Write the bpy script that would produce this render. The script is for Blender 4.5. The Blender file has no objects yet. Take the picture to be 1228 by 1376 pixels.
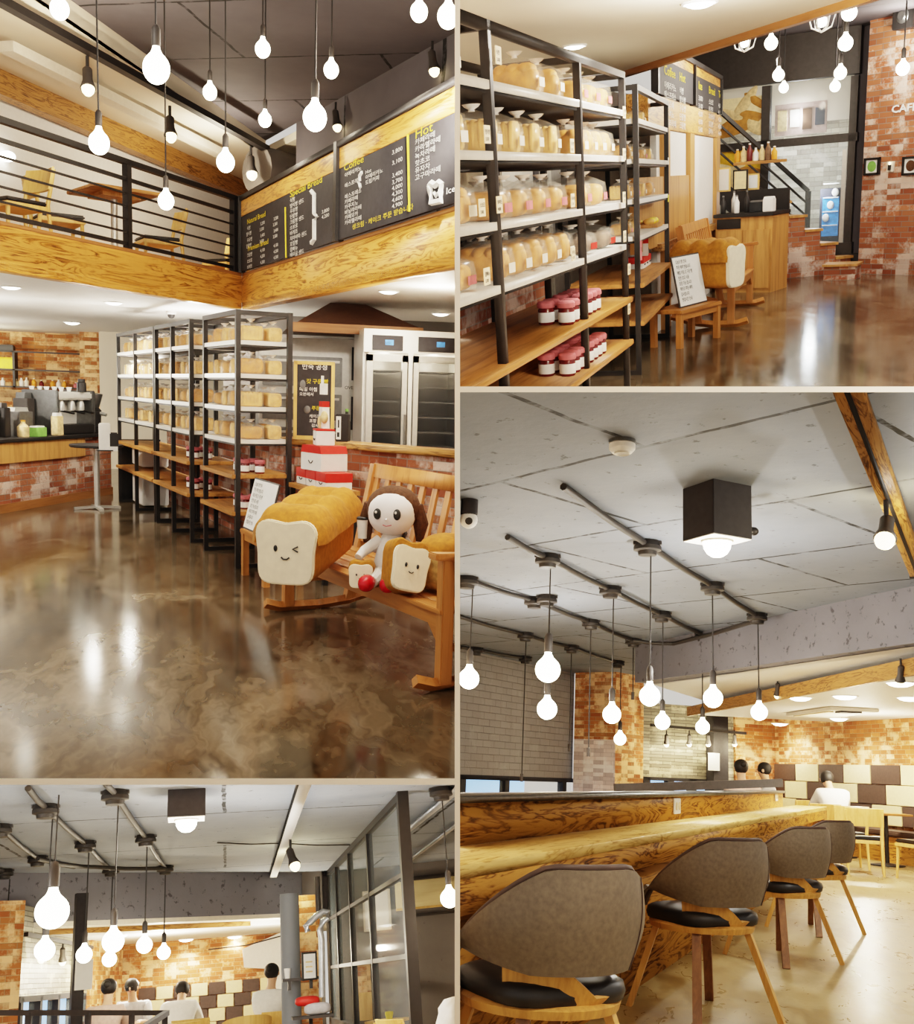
import bpy, bmesh, math, random
from math import sin, cos, pi, radians, atan2, hypot
from mathutils import Vector, Matrix
random.seed(7)
V = Vector
scn = bpy.context.scene
COL = scn.collection
FW, FH, F, CX, CY = 1228, 1376, 1400.0, 614.0, 740.0     # frame, focal length and principal point in pixels

# ------------------------------------------------------------------ the four rooms
class Room:
    """A real room with its own floor, walls and plumb line; z is up from its floor and (0,0,h) is the eye."""
    def __init__(s, name, pcx, yh, h):
        s.name, s.h = name, h
        px, q = (pcx - CX) / F, (yh - CY) / F
        v = -(1 + px * px) / q
        up = V((px, v, 1)).normalized()
        if up.y > 0: up = -up
        fwd = V((px, q, 1)).normalized()
        s.X, s.Y, s.Z = fwd.cross(up), fwd, up
        if s.X.x < 0: s.X = -s.X
    def ray(s, px, py):
        d = V(((px - CX) / F, (py - CY) / F, 1))
        return V((s.X.dot(d), s.Y.dot(d), s.Z.dot(d)))
    def F(s, px, py, z=0.0):                    # where the sight line through a pixel meets the level z
        d = s.ray(px, py); t = (z - s.h) / d.z
        return V((d.x * t, d.y * t, z))
    def D(s, px, py, y):                        # ... meets the depth y
        d = s.ray(px, py); t = y / d.y
        return V((d.x * t, y, s.h + d.z * t))
    def W(s, px, py, a, b):                     # ... meets the upright plane through a and b
        d = s.ray(px, py); n = V((b[1] - a[1], a[0] - b[0], 0))
        t = n.dot(V((a[0], a[1], 0))) / n.dot(d)
        return V((d.x * t, d.y * t, s.h + d.z * t))
A = Room('A', 305, 521, 1.5)
B = Room('B', 923, 240, 1.45)
Cc = Room('C', 923, 1045, 1.1)
Dd = Room('D', 305, 1320, 1.2)
# the world is room A's own frame
def cam2w(v): return V((A.X.dot(v), A.Y.dot(v), A.Z.dot(v)))
EYE = V((0, 0, A.h))
for r in (A, B, Cc, Dd):
    x, y, z = cam2w(r.X), cam2w(r.Y), cam2w(r.Z)
    o = EYE - z * r.h
    r.M = Matrix(((x.x, y.x, z.x, o.x), (x.y, y.y, z.y, o.y), (x.z, y.z, z.z, o.z), (0, 0, 0, 1)))
CUR = A
ROOM_OF = {}
def use(r):
    global CUR; CUR = r

cam = bpy.data.objects.new('camera', bpy.data.cameras.new('camera')); COL.objects.link(cam)
cr, cu, cb = cam2w(V((1, 0, 0))), cam2w(V((0, -1, 0))), cam2w(V((0, 0, -1)))
cam.matrix_world = Matrix(((cr.x, cu.x, cb.x, EYE.x), (cr.y, cu.y, cb.y, EYE.y), (cr.z, cu.z, cb.z, EYE.z), (0, 0, 0, 1)))
cam.data.sensor_width = 36; cam.data.lens = 36 * F / FH; cam.data.shift_y = (CY - FH / 2) / FH
cam.data.clip_start = .05; cam.data.clip_end = 200
scn.camera = cam

# ------------------------------------------------------------------ materials
class NT:
    def __init__(s, name):
        s.m = bpy.data.materials.new(name); s.m.use_nodes = True
        s.t = s.m.node_tree; s.p = s.t.nodes['Principled BSDF']; s.out = s.t.nodes['Material Output']
    def n(s, typ, **kw):
        nd = s.t.nodes.new(typ)
        for k, v in kw.items():
            if k.startswith('_'): setattr(nd, k[1:], v)
            else:
                k = k.replace('_', ' ')
                if isinstance(v, bpy.types.NodeSocket): s.t.links.new(v, nd.inputs[k])
                else: nd.inputs[k].default_value = v
        return nd
    def l(s, a, b): s.t.links.new(a, b)
    def coord(s, scale=(1, 1, 1), rot=(0, 0, 0)):
        c = s.n('ShaderNodeTexCoord'); mp = s.n('ShaderNodeMapping')
        s.l(c.outputs['Object'], mp.inputs['Vector'])
        mp.inputs['Scale'].default_value = scale; mp.inputs['Rotation'].default_value = rot
        return mp.outputs['Vector']
    def ramp(s, fac, stops):
        r = s.n('ShaderNodeValToRGB'); s.l(fac, r.inputs['Fac'])
        e = r.color_ramp.elements
        while len(e) < len(stops): e.new(.5)
        for i, (p, c) in enumerate(stops): e[i].position = p; e[i].color = (*c, 1)
        return r.outputs['Color']
    def noise(s, vec, scale, detail=4, rough=.55, dist=0):
        return s.n('ShaderNodeTexNoise', Vector=vec, Scale=scale, Detail=detail, Roughness=rough, Distortion=dist).outputs['Fac']
    def mix(s, fac, a, b, blend='MIX'):
        nd = s.n('ShaderNodeMix', _data_type='RGBA', _blend_type=blend)
        for k, v in ((0, fac), (6, a), (7, b)):
            if isinstance(v, bpy.types.NodeSocket): s.l(v, nd.inputs[k])
            else: nd.inputs[k].default_value = (*v, 1) if isinstance(v, tuple) else v
        return nd.outputs[2]
    def bump(s, hgt, strength=.3, dist=.02):
        b = s.n('ShaderNodeBump', Strength=strength, Distance=dist); s.l(hgt, b.inputs['Height'])
        s.l(b.outputs['Normal'], s.p.inputs['Normal'])
    def base(s, c): 
        if isinstance(c, tuple): s.p.inputs['Base Color'].default_value = (*c, 1)
        else: s.l(c, s.p.inputs['Base Color'])
    def rough(s, r, metal=0):
        s.p.inputs['Roughness'].default_value = r; s.p.inputs['Metallic'].default_value = metal

def plain(name, c, rough=.5, metal=0, var=.12, scale=20, emit=0):
    t = NT(name); v = t.noise(t.coord(), scale, 3)
    d = tuple(max(0, x * (1 - var)) for x in c); b = tuple(min(1, x * (1 + var)) for x in c)
    t.base(t.ramp(v, [(.3, d), (.7, b)])); t.rough(rough, metal)
    if emit: t.p.inputs['Emission Color'].default_value = (*c, 1); t.p.inputs['Emission Strength'].default_value = emit
    return t.m
def glow(name, c, s):
    t = NT(name); v = t.noise(t.coord(), 3, 1)
    t.base((.9, .9, .85)); t.l(t.ramp(v, [(.3, c), (.7, tuple(min(1, x * 1.03) for x in c))]), t.p.inputs['Emission Color'])
    t.p.inputs['Emission Strength'].default_value = s
    return t.m
def wood(name, dark, light, axis='x', scale=1.0, rough=.45, contrast=(.35, .68), glow_=0):
    t = NT(name); k = {'x': (.7, 9, 9), 'y': (9, .7, 9), 'z': (9, 9, .7)}[axis]
    vec = t.coord(tuple(a * scale for a in k))
    n1 = t.noise(vec, 1.6, 6, .6, .6); n2 = t.noise(vec, 9, 3, .5)
    f = t.n('ShaderNodeMath', _operation='MULTIPLY_ADD'); t.l(n2, f.inputs[0]); f.inputs[1].default_value = .25; t.l(n1, f.inputs[2])
    t.base(t.ramp(f.outputs[0], [(contrast[0], dark), (contrast[1], light)])); t.rough(rough); t.bump(f.outputs[0], .12, .01)
    return t.m
def pine(name, gold, mid, dark, axis='x', scale=1.0, amount=.5):     # burnt plywood: gold board with dark flame grain
    t = NT(name); k = {'x': (.55, 5, 5), 'y': (5, .55, 5), 'z': (5, 5, .55)}[axis]
    vec = t.coord(tuple(a * scale for a in k))
    n1 = t.noise(vec, 1.3, 4, .55, 1.6); n2 = t.noise(vec, 5, 5, .6, .8); n3 = t.noise(t.coord((1.2, 1.2, 1.2)), 1.4, 2)
    band = t.n('ShaderNodeMath', _operation='PINGPONG'); 
    mul = t.n('ShaderNodeMath', _operation='MULTIPLY'); t.l(n1, mul.inputs[0]); mul.inputs[1].default_value = 6.5
    t.l(mul.outputs[0], band.inputs[0]); band.inputs[1].default_value = .5
    ad = t.n('ShaderNodeMath', _operation='MULTIPLY_ADD'); t.l(n2, ad.inputs[0]); ad.inputs[1].default_value = .55; t.l(band.outputs[0], ad.inputs[2])
    a = .32 + .12 * amount
    col = t.ramp(ad.outputs[0], [(a - .12, dark), (a, mid), (a + .14, gold), (.95, tuple(min(1, g * 1.12) for g in gold))])
    t.base(t.mix(t.ramp(n3, [(.35, (0, 0, 0)), (.7, (.55, .55, .55))]), col, gold)); t.rough(.42); t.bump(ad.outputs[0], .15, .01)
    return t.m
def brick(name, c1, c2, mortar, wash, wash_amt=.45, w=.22, hgt=.07, rough=.85, bump=.6, tone=1.0):
    t = NT(name); c = t.n('ShaderNodeTexCoord'); sp = t.n('ShaderNodeSeparateXYZ'); t.l(c.outputs['Object'], sp.inputs[0])
    cb_ = t.n('ShaderNodeCombineXYZ')
    s2 = t.n('ShaderNodeMath', _operation='ADD'); t.l(sp.outputs[0], s2.inputs[0]); t.l(sp.outputs[1], s2.inputs[1])
    t.l(s2.outputs[0], cb_.inputs[0]); t.l(sp.outputs[2], cb_.inputs[1])
    b = t.n('ShaderNodeTexBrick', Scale=1, Mortar_Size=.006, Mortar_Smooth=.3, Bias=-.1, Brick_Width=w, Row_Height=hgt)
    t.l(cb_.outputs[0], b.inputs['Vector'])
    b.inputs['Color1'].default_value = (*c1, 1); b.inputs['Color2'].default_value = (*c2, 1); b.inputs['Mortar'].default_value = (*mortar, 1)
    # each course keeps its own tone: coarse noise in blocks the size of a brick
    sn = t.n('ShaderNodeVectorMath', _operation='SNAP'); t.l(cb_.outputs[0], sn.inputs[0]); sn.inputs[1].default_value = (w * .93, hgt, 1)
    wn = t.n('ShaderNodeTexWhiteNoise', _noise_dimensions='2D'); t.l(sn.outputs[0], wn.inputs['Vector'])
    n = t.noise(t.coord(), 2.2, 5, .6); n2 = t.noise(t.coord(), 26, 4, .6)
    mm = t.n('ShaderNodeMath', _operation='MULTIPLY_ADD'); t.l(wn.outputs['Value'], mm.inputs[0]); mm.inputs[1].default_value = .18; t.l(n, mm.inputs[2])
    m2 = t.n('ShaderNodeMath', _operation='MULTIPLY_ADD'); t.l(n2, m2.inputs[0]); m2.inputs[1].default_value = .25; t.l(mm.outputs[0], m2.inputs[2])
    k = .98 - .26 * wash_amt
    f = t.ramp(m2.outputs[0], [(max(0, k - .1), (0, 0, 0)), (min(1, k + .02), (.8, .8, .8))])
    col = t.mix(f, b.outputs['Color'], wash)
    shade = t.ramp(wn.outputs['Value'], [(0, (1 - .30 * tone, 1 - .34 * tone, 1 - .34 * tone)), (1, (1 + .15 * tone, 1 + .12 * tone, 1 + .1 * tone))])
    col = t.mix(1.0, col, shade, 'MULTIPLY')
    t.base(col); t.rough(rough)
    inv = t.n('ShaderNodeMath', _operation='MULTIPLY_ADD'); t.l(b.outputs['Fac'], inv.inputs[0]); inv.inputs[1].default_value = -1; t.l(n2, inv.inputs[2])
    t.bump(inv.outputs[0], bump, .012)
    return t.m
def concrete(name, c, pits=.0, joints=None, rough=.8, crack=True, var=.14, rot=0):
    t = NT(name); vec = t.coord()
    n = t.noise(vec, .8, 5, .6); d = tuple(x * (1 - var) for x in c); b = tuple(min(1, x * (1 + var)) for x in c)
    col = t.ramp(n, [(.3, d), (.7, b)])
    h = n
    if pits:
        p = t.noise(vec, 9, 5, .65); pm = t.ramp(p, [(.66 - .1 * pits, (0, 0, 0)), (.70 - .08 * pits, (.8, .8, .8))])
        col = t.mix(pm, col, tuple(x * .3 for x in c)); h = p
    if joints:
        jv = t.coord((1, 1, 1), (0, 0, rot))
        wob = t.n('ShaderNodeTexNoise', Vector=vec, Scale=3, Detail=3)
        va = t.n('ShaderNodeVectorMath', _operation='MULTIPLY_ADD'); t.l(wob.outputs['Color'], va.inputs[0]); va.inputs[1].default_value = (.05, .05, 0); t.l(jv, va.inputs[2])
        b_ = t.n('ShaderNodeTexBrick', Scale=1, Mortar_Size=.018, Mortar_Smooth=.1, Brick_Width=joints[0], Row_Height=joints[1])
        t.l(va.outputs[0], b_.inputs['Vector'])
        pn = t.noise(vec, 4, 4, .7)
        gate = t.ramp(pn, [(.40, (.25, .25, .25)), (.52, (1, 1, 1))])
        j = t.mix(1.0, b_.outputs['Fac'], gate, 'MULTIPLY')
        col = t.mix(j, col, tuple(x * .06 for x in c))
    t.base(col); t.rough(rough); t.bump(h, .2, .02)
    return t.m
def swirl(name, stops, rough=.12, scale=.55, spec=.5, sy=.4):
    t = NT(name); vec = t.coord((1, sy, 1)); t.p.inputs['Specular IOR Level'].default_value = spec
    n0 = t.n('ShaderNodeTexNoise', Vector=vec, Scale=.9, Detail=5, Roughness=.65)
    va = t.n('ShaderNodeVectorMath', _operation='MULTIPLY_ADD'); t.l(n0.outputs['Color'], va.inputs[0]); va.inputs[1].default_value = (1.8, 1.8, 0); t.l(vec, va.inputs[2])
    n1 = t.noise(va.outputs[0], scale * 2.4, 4, .5, .7); n2 = t.noise(va.outputs[0], scale * 11, 3, .5, 1)
    f = t.n('ShaderNodeMath', _operation='MULTIPLY_ADD'); t.l(n2, f.inputs[0]); f.inputs[1].default_value = .4; t.l(n1, f.inputs[2])
    t.base(t.ramp(f.outputs[0], stops)); t.rough(rough)
    r = t.n('ShaderNodeMapRange'); t.l(n2, r.inputs[0]); r.inputs[3].default_value = rough * .6; r.inputs[4].default_value = rough * 1.7
    t.l(r.outputs[0], t.p.inputs['Roughness']); t.bump(n0.outputs['Fac'], .05, .02)
    return t.m
def see_through(name, tint, opacity=.3, rough=.15):
    t = NT(name); v = t.noise(t.coord(), 30, 3)
    t.base(t.ramp(v, [(.3, tint), (.7, tuple(min(1, x * 1.1) for x in tint))])); t.rough(rough)
    tr = t.n('ShaderNodeBsdfTransparent'); mx = t.n('ShaderNodeMixShader', Fac=opacity)
    t.l(tr.outputs[0], mx.inputs[1]); t.l(t.p.outputs[0], mx.inputs[2]); t.l(mx.outputs[0], t.out.inputs['Surface'])
    return t.m

M = {}
M['black'] = plain('black_steel', (.018, .016, .016), .5)
M['dark'] = plain('dark_brown_paint', (.05, .043, .04), .55)
M['charcoal'] = plain('charcoal_board', (.035, .032, .036), .75)
M['white'] = plain('white_paint', (.82, .80, .77), .6, var=.03)
M['offwhite'] = plain('off_white', (.74, .68, .58), .6, var=.05)
M['steel'] = plain('brushed_steel', (.60, .59, .56), .32, .45, var=.06)
M['dsteel'] = plain('dark_steel', (.2, .2, .2), .35, .8)
M['shelfsteel'] = plain('pale_shelf_tray', (.80, .78, .74), .35, .2, var=.04)
M['beam'] = pine('golden_beam_board', (.66, .33, .085), (.46, .19, .03), (.14, .05, .010), 'x', 1.1, .42)
M['barwood'] = pine('flamed_bar_board', (.55, .28, .065), (.32, .135, .025), (.075, .03, .008), 'x', 1.3, .7)
M['bartop'] = pine('pale_bar_top', (.80, .56, .22), (.66, .40, .12), (.40, .20, .05), 'x', 1.2, .1)
M['oldbeam'] = pine('weathered_beam', (.42, .22, .07), (.24, .11, .03), (.08, .035, .012), 'x', 1.6, .6)
M['shelfwood'] = wood('walnut_shelf', (.16, .065, .018), (.48, .23, .07))
M['bench'] = wood('orange_bench_wood', (.30, .115, .03), (.50, .215, .06))
M['benchz'] = wood('orange_bench_wood_upright', (.32, .125, .03), (.54, .24, .075), 'z')
M['trimwood'] = wood('brown_trim_wood', (.20, .08, .025), (.38, .17, .06))
M['panelwood'] = wood('rustic_panel_wood', (.30, .13, .035), (.55, .29, .10), 'z')
M['lightwood'] = wood('light_beech', (.62, .36, .10), (.80, .53, .20), 'z', 1)
M['chairwood'] = wood('chair_plywood', (.34, .15, .035), (.60, .32, .09), 'z', 1.4)
M['chairleg_dark'] = wood('walnut_leg', (.12, .05, .018), (.26, .12, .045), 'z', 1.4)
M['leather'] = plain('brown_leather', (.15, .115, .08), .5, var=.18, scale=60)
M['seatblack'] = plain('black_leather', (.02, .017, .016), .42)
M['brickA'] = brick('old_red_brick', (.34, .11, .055), (.46, .20, .10), (.30, .24, .20), (.66, .56, .50), .62)
M['brickG'] = brick('warm_lit_brick', (.44, .15, .05), (.56, .25, .085), (.46, .30, .16), (.86, .62, .36), .7)  # golden lamplight put into the brick colour
M['brickW'] = brick('whitewashed_brick', (.62, .60, .50), (.70, .68, .58), (.50, .49, .42), (.85, .84, .76), .6)
M['brickGrey'] = brick('grey_painted_brick', (.27, .255, .25), (.29, .275, .27), (.19, .18, .18), (.31, .30, .29), .3, .34, .11, bump=1.0, tone=.22)
M['brickPale'] = brick('sunlit_pale_brick', (.82, .68, .62), (.86, .74, .68), (.68, .55, .5), (.9, .85, .8), .5)  # sunlight on the pier put into its brick colour
M['shutter'] = brick('ribbed_shutter', (.30, .29, .22), (.40, .38, .30), (.10, .095, .075), (.62, .58, .44), .45, .5, .06, .4)
M['floorA'] = swirl('polished_epoxy_floor', [(.36, (.016, .012, .007)), (.52, (.050, .037, .022)), (.66, (.10, .074, .046)), (.82, (.17, .13, .085)), (1.0, (.26, .21, .15))], .11, .6, .24)
M['floorC'] = swirl('honey_concrete_floor', [(.4, (.17, .115, .045)), (.6, (.28, .20, .09)), (.8, (.40, .31, .16))], .28, .9)
M['ceilgrey'] = concrete('grey_painted_concrete', (.195, .218, .255), .3, (2.3, 1.5), rot=.62)
M['ceilD'] = concrete('grey_painted_slab', (.235, .258, .295), .12, (4.5, 2.6))
M['ceildark'] = concrete('dark_grey_ceiling', (.105, .095, .105), 0, (3, 1.6), var=.2, rot=.4)
M['beamgrey'] = concrete('pitted_grey_beam', (.17, .17, .195), .75)
M['wallgrey'] = concrete('brown_grey_plaster', (.15, .135, .125), .1)
M['plaster'] = concrete('cream_plaster', (.74, .66, .54), 0, var=.05)
M['partition'] = plain('cream_partition_plaster', (.88, .74, .60), .8, var=.02, scale=4)
M['bulb'] = glow('warm_bulb_glass', (1, .90, .70), 9.0)
M['disc'] = glow('downlight_lens', (1, .93, .80), 12.0)
M['amber'] = glow('amber_spot_lens', (1, .80, .42), 6.0)
M['loaf'] = plain('golden_bread_crust', (.62, .28, .06), .7, var=.3, scale=14)
M['loafpale'] = plain('pale_sliced_bread', (.76, .43, .13), .75, var=.2, scale=18)
M['loafdark'] = plain('dark_rye_crust', (.17, .10, .06), .75, var=.35, scale=20)
M['bag'] = see_through('clear_bread_bag', (.95, .90, .80), .13, .2)
M['bagtie'] = plain('gathered_white_bag_top', (.86, .84, .80), .5, var=.1)
M['red'] = plain('red_card', (.62, .03, .02), .5)
M['redgloss'] = plain('red_vinyl', (.55, .01, .02), .2)
M['pink'] = plain('pink_cloth_lid', (.55, .16, .18), .8, var=.25)
M['jam'] = plain('dark_jam', (.14, .02, .02), .2)
M['yellow'] = plain('yellow_chalk', (.80, .62, .05), .8)
M['chalk'] = plain('white_chalk', (.80, .80, .78), .8)
M['paper'] = plain('white_paper', (.84, .84, .82), .7, var=.02)
M['ink'] = plain('dark_ink', (.03, .03, .03), .7)
M['tag'] = plain('cream_price_tag', (.78, .64, .44), .7)
M['plush'] = plain('golden_plush', (.40, .17, .025), .9, var=.22, scale=30)
M['plushside'] = plain('orange_plush_side', (.46, .20, .035), .9, var=.15, scale=30)
M['plushcream'] = plain('cream_plush', (.90, .80, .62), .9, var=.05)
M['plushtan'] = plain('tan_plush', (.46, .29, .11), .9, var=.3, scale=30)
M['doll'] = plain('white_cloth_skin', (.84, .80, .80), .8, var=.03)
M['brownhair'] = plain('brown_yarn_hair', (.09, .04, .018), .9, var=.3, scale=60)
M['blackhair'] = plain('black_hair', (.012, .010, .010), .6)
M['skin'] = plain('skin', (.62, .38, .26), .55, var=.05)
M['shirtwhite'] = plain('white_shirt', (.80, .78, .76), .8, var=.05)
M['shirtgrey'] = plain('grey_striped_shirt', (.50, .49, .52), .8)
M['shirtpink'] = plain('dusky_pink_shirt', (.52, .38, .34), .8)
M['trousers'] = plain('dark_trousers', (.05, .05, .07), .8)
M['glass'] = see_through('window_glass', (.65, .75, .78), .09, .05)
M['glassdark'] = see_through('fridge_glass', (.03, .035, .04), .45, .06)
M['skyglow'] = glow('daylight_behind_window', (.30, .58, 1.0), 1.1)
M['blue'] = plain('blue_drinks_display', (.05, .22, .55), .4, var=.5, scale=14, emit=.25)
M['mural'] = plain('mural_cream', (.85, .70, .42), .6, var=.1)
M['muralbrown'] = plain('mural_brown', (.45, .22, .05), .6, var=.2)
M['muralyellow'] = plain('mural_yellow', (.75, .45, .04), .6, var=.2)
M['green'] = plain('green_leaf', (.20, .42, .10), .6)
M['orange'] = plain('orange_pack', (.70, .30, .04), .5)
M['yellowbox'] = plain('lemon_yellow_pack', (.85, .75, .02), .5)
M['pad_brown'] = plain('brown_upholstery', (.075, .045, .035), .6)
M['pad_cream'] = plain('cream_upholstery', (.82, .70, .42), .6, var=.05)
M['frost'] = plain('lit_ice_wall', (.55, .60, .58), .4, var=.2, scale=4)
M['blind'] = wood('cream_roller_blind', (.72, .58, .30), (.86, .74, .45), 'x', .6, .8)
M['pipe'] = plain('grey_conduit', (.045, .04, .037), .55, .2)
M['silver'] = plain('silver_conduit', (.45, .47, .50), .35, .6)
M['hoodbrown'] = plain('brown_hood_sheet', (.11, .055, .035), .5)
M['colgrey'] = plain('grey_column_paint', (.20, .215, .24), .6, var=.05, scale=3)
M['sand'] = plain('sand_packet', (.70, .52, .28), .6, var=.25)

# ------------------------------------------------------------------ geometry
def frame_of(d):
    d = d.normalized(); u = V((0, 0, 1)) if abs(d.z) < .95 else V((0, 1, 0))
    s = d.cross(u).normalized(); return d, s, s.cross(d)
class MB:
    def __init__(s): s.v, s.f = [], []
    def add(s, vs, fs):
        b = len(s.v); s.v += [V(x) for x in vs]; s.f += [tuple(b + i for i in f) for f in fs]; return s
    def box(s, x0, x1, y0, y1, z0, z1, T=None):
        vs = [V((x, y, z)) for x in (x0, x1) for y in (y0, y1) for z in (z0, z1)]
        if T: vs = [T @ v for v in vs]
        return s.add(vs, [(0, 1, 3, 2), (4, 6, 7, 5), (0, 4, 5, 1), (2, 3, 7, 6), (0, 2, 6, 4), (1, 5, 7, 3)])
    def bar(s, p, q, w, h=None, up=None):
        p, q = V(p), V(q); h = h or w; d, sd, u = frame_of(q - p)
        if up: 
            u = V(up).normalized(); sd = d.cross(u).normalized(); u = sd.cross(d)
        vs = [c + sd * (a * w / 2) + u * (b * h / 2) for c in (p, q) for a, b in ((-1, -1), (1, -1), (1, 1), (-1, 1))]
        return s.add(vs, [(3, 2, 1, 0), (4, 5, 6, 7), (0, 1, 5, 4), (1, 2, 6, 5), (2, 3, 7, 6), (3, 0, 4, 7)])
    def tube(s, pts, r, n=8):
        pts = [V(p) for p in pts]; rs = r if isinstance(r, (list, tuple)) else [r] * len(pts)
        vs, fs = [], []
        for i, p in enumerate(pts):
            d = (pts[min(i + 1, len(pts) - 1)] - pts[max(i - 1, 0)]); d, sd, u = frame_of(d)
            for k in range(n):
                a = 2 * pi * k / n; vs.append(p + sd * (cos(a) * rs[i]) + u * (sin(a) * rs[i]))
        for i in range(len(pts) - 1):
            for k in range(n):
                j = (k + 1) % n; fs.append((i * n + k, i * n + j, (i + 1) * n + j, (i + 1) * n + k))
        fs.append(tuple(range(n - 1, -1, -1))); fs.append(tuple((len(pts) - 1) * n + k for k in range(n)))
        return s.add(vs, fs)
    def lathe(s, prof, n=20, c=(0, 0, 0), T=None):
        c = V(c); vs, fs = [], []
        for r, z in prof:
            for k in range(n):
                a = 2 * pi * k / n; vs.append(c + V((cos(a) * r, sin(a) * r, z)))
        m = len(prof)
        for i in range(m - 1):
            for k in range(n):
                j = (k + 1) % n; fs.append((i * n + k, i * n + j, (i + 1) * n + j, (i + 1) * n + k))
        if prof[0][0] > 1e-6: fs.append(tuple(range(n - 1, -1, -1)))
        if prof[-1][0] > 1e-6: fs.append(tuple((m - 1) * n + k for k in range(n)))
        if T: vs = [T @ v for v in vs]
        return s.add(vs, fs)
    def prism(s, pts, z0, z1):          # a plan outline raised from z0 to z1
        n = len(pts); vs = [V((p[0], p[1], z0)) for p in pts] + [V((p[0], p[1], z1)) for p in pts]
        ar = sum(pts[i][0] * pts[(i + 1) % n][1] - pts[(i + 1) % n][0] * pts[i][1] for i in range(n))
        if ar < 0: vs = vs[:n][::-1] + vs[n:][::-1]
        return s.add(vs, [tuple(range(n - 1, -1, -1)), tuple(range(n, 2 * n))] + [(i, (i + 1) % n, n + (i + 1) % n, n + i) for i in range(n)])
    def profile(s, pts, y0, y1):        # an outline in x-z pushed from y0 to y1
        n = len(pts); vs = [V((p[0], y0, p[1])) for p in pts] + [V((p[0], y1, p[1])) for p in pts]
        return s.add(vs, [tuple(range(n)), tuple(range(2 * n - 1, n - 1, -1))] + [((i + 1) % n, i, n + i, n + (i + 1) % n) for i in range(n)])
    def ball(s, c, r, e=1.0, n=16, m=10, T=None):   # superellipsoid with radii r
        r = r if isinstance(r, (tuple, list)) else (r, r, r); c = V(c); vs, fs = [], []
        pw = lambda x: math.copysign(abs(x) ** e, x)
        vs.append(V((0, 0, -r[2])))
        for i in range(1, m):
            t = -pi / 2 + pi * i / m
            for k in range(n):
                a = 2 * pi * k / n
                vs.append(V((r[0] * pw(cos(t)) * pw(cos(a)), r[1] * pw(cos(t)) * pw(sin(a)), r[2] * pw(sin(t)))))
        vs.append(V((0, 0, r[2])))
        if T: vs = [T @ v for v in vs]
        vs = [v + c for v in vs]
        for k in range(n):
            j = (k + 1) % n; fs.append((0, 1 + j, 1 + k)); L = 1 + (m - 2) * n; fs.append((L + k, L + j, len(vs) - 1))
        for i in range(m - 2):
            for k in range(n):
                j = (k + 1) % n; fs.append((1 + i * n + k, 1 + i * n + j, 1 + (i + 1) * n + j, 1 + (i + 1) * n + k))
        return s.add(vs, fs)
    def sheet(s, rows, thick=0.0):      # a grid of points, given thickness along its own normals by solidifying later
        m, n = len(rows), len(rows[0]); vs = [p for r in rows for p in r]
        return s.add(vs, [(i * n + k, i * n + k + 1, (i + 1) * n + k + 1, (i + 1) * n + k) for i in range(m - 1) for k in range(n - 1)])
    def mesh(s, name, mat, smooth=35, bevel=0, solid=0, sub=0):
        me = bpy.data.meshes.new(name); me.from_pydata([tuple(v) for v in s.v], [], s.f)
        bm = bmesh.new(); bm.from_mesh(me)
        if solid: bmesh.ops.solidify(bm, geom=bm.faces[:], thickness=solid)
        bmesh.ops.recalc_face_normals(bm, faces=bm.faces[:])
        if sub: bmesh.ops.subdivide_edges(bm, edges=bm.edges[:], cuts=sub, use_grid_fill=True)
        if bevel: bmesh.ops.bevel(bm, geom=bm.edges[:], offset=bevel, segments=2, affect='EDGES', clamp_overlap=True)
        bm.to_mesh(me); bm.free(); me.materials.append(mat)
        if smooth:
            me.polygons.foreach_set('use_smooth', [True] * len(me.polygons)); me.set_sharp_from_angle(angle=radians(smooth))
        return me

def place(o, loc=(0, 0, 0), rz=0, rot=None):
    o.matrix_world = CUR.M @ Matrix.Translation(V(loc)) @ (rot or Matrix.Rotation(rz, 4, 'Z'))
    ROOM_OF[o.name] = CUR.name
def tagit(o, label=None, cat=None, group=None, kind=None):
    if label: o['label'] = label
    if cat: o['category'] = cat
    if group: o['group'] = group
    if kind: o['kind'] = kind
    return o
def thing(name, label, cat, loc=(0, 0, 0), rz=0, group=None, rot=None):
    o = bpy.data.objects.new(name, None); COL.objects.link(o); o.empty_display_size = .05
    place(o, loc, rz, rot); return tagit(o, label, cat, group)
def part(name, mb, mat, parent, label=None, kind=None, **kw):
    me = mb if isinstance(mb, bpy.types.Mesh) else mb.mesh(name, mat, **kw)
    o = bpy.data.objects.new(name, me); COL.objects.link(o); o.parent = parent
    return tagit(o, label, None, None, kind)
def solo(name, mb, mat, label, cat, loc=(0, 0, 0), rz=0, group=None, kind=None, rot=None, **kw):
    me = mb if isinstance(mb, bpy.types.Mesh) else mb.mesh(name, mat, **kw)
    o = bpy.data.objects.new(name, me); COL.objects.link(o); place(o, loc, rz, rot); return tagit(o, label, cat, group, kind)
def struct(name, mb, mat, label, loc=(0, 0, 0), rz=0, cat=None, **kw):
    return solo(name, mb, mat, label, cat or name.split('_')[0], loc, rz, None, 'structure', **kw)
def dup(root, label, loc, rz=0, group=None, scale=1.0, rot=None):
    r = root.copy(); COL.objects.link(r); r['label'] = label
    if group: r['group'] = group
    ROOM_OF[r.name] = CUR.name
    r.matrix_world = CUR.M @ Matrix.Translation(V(loc)) @ (rot or Matrix.Rotation(rz, 4, 'Z')) @ Matrix.Scale(scale, 4)
    for ch in root.children:
        c = ch.copy(); COL.objects.link(c); c.parent = r
        for g in ch.children:
            d = g.copy(); COL.objects.link(d); d.parent = c
    return r
def along(p, q): return atan2(q[1] - p[1], q[0] - p[0])
def dist(p, q): return hypot(q[0] - p[0], q[1] - p[1])
def wall_mb(L, z0, z1, t=.12):          # a wall whose face is local y=0, thickness behind it
    return MB().box(0, L, 0, t, z0, z1)
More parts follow.
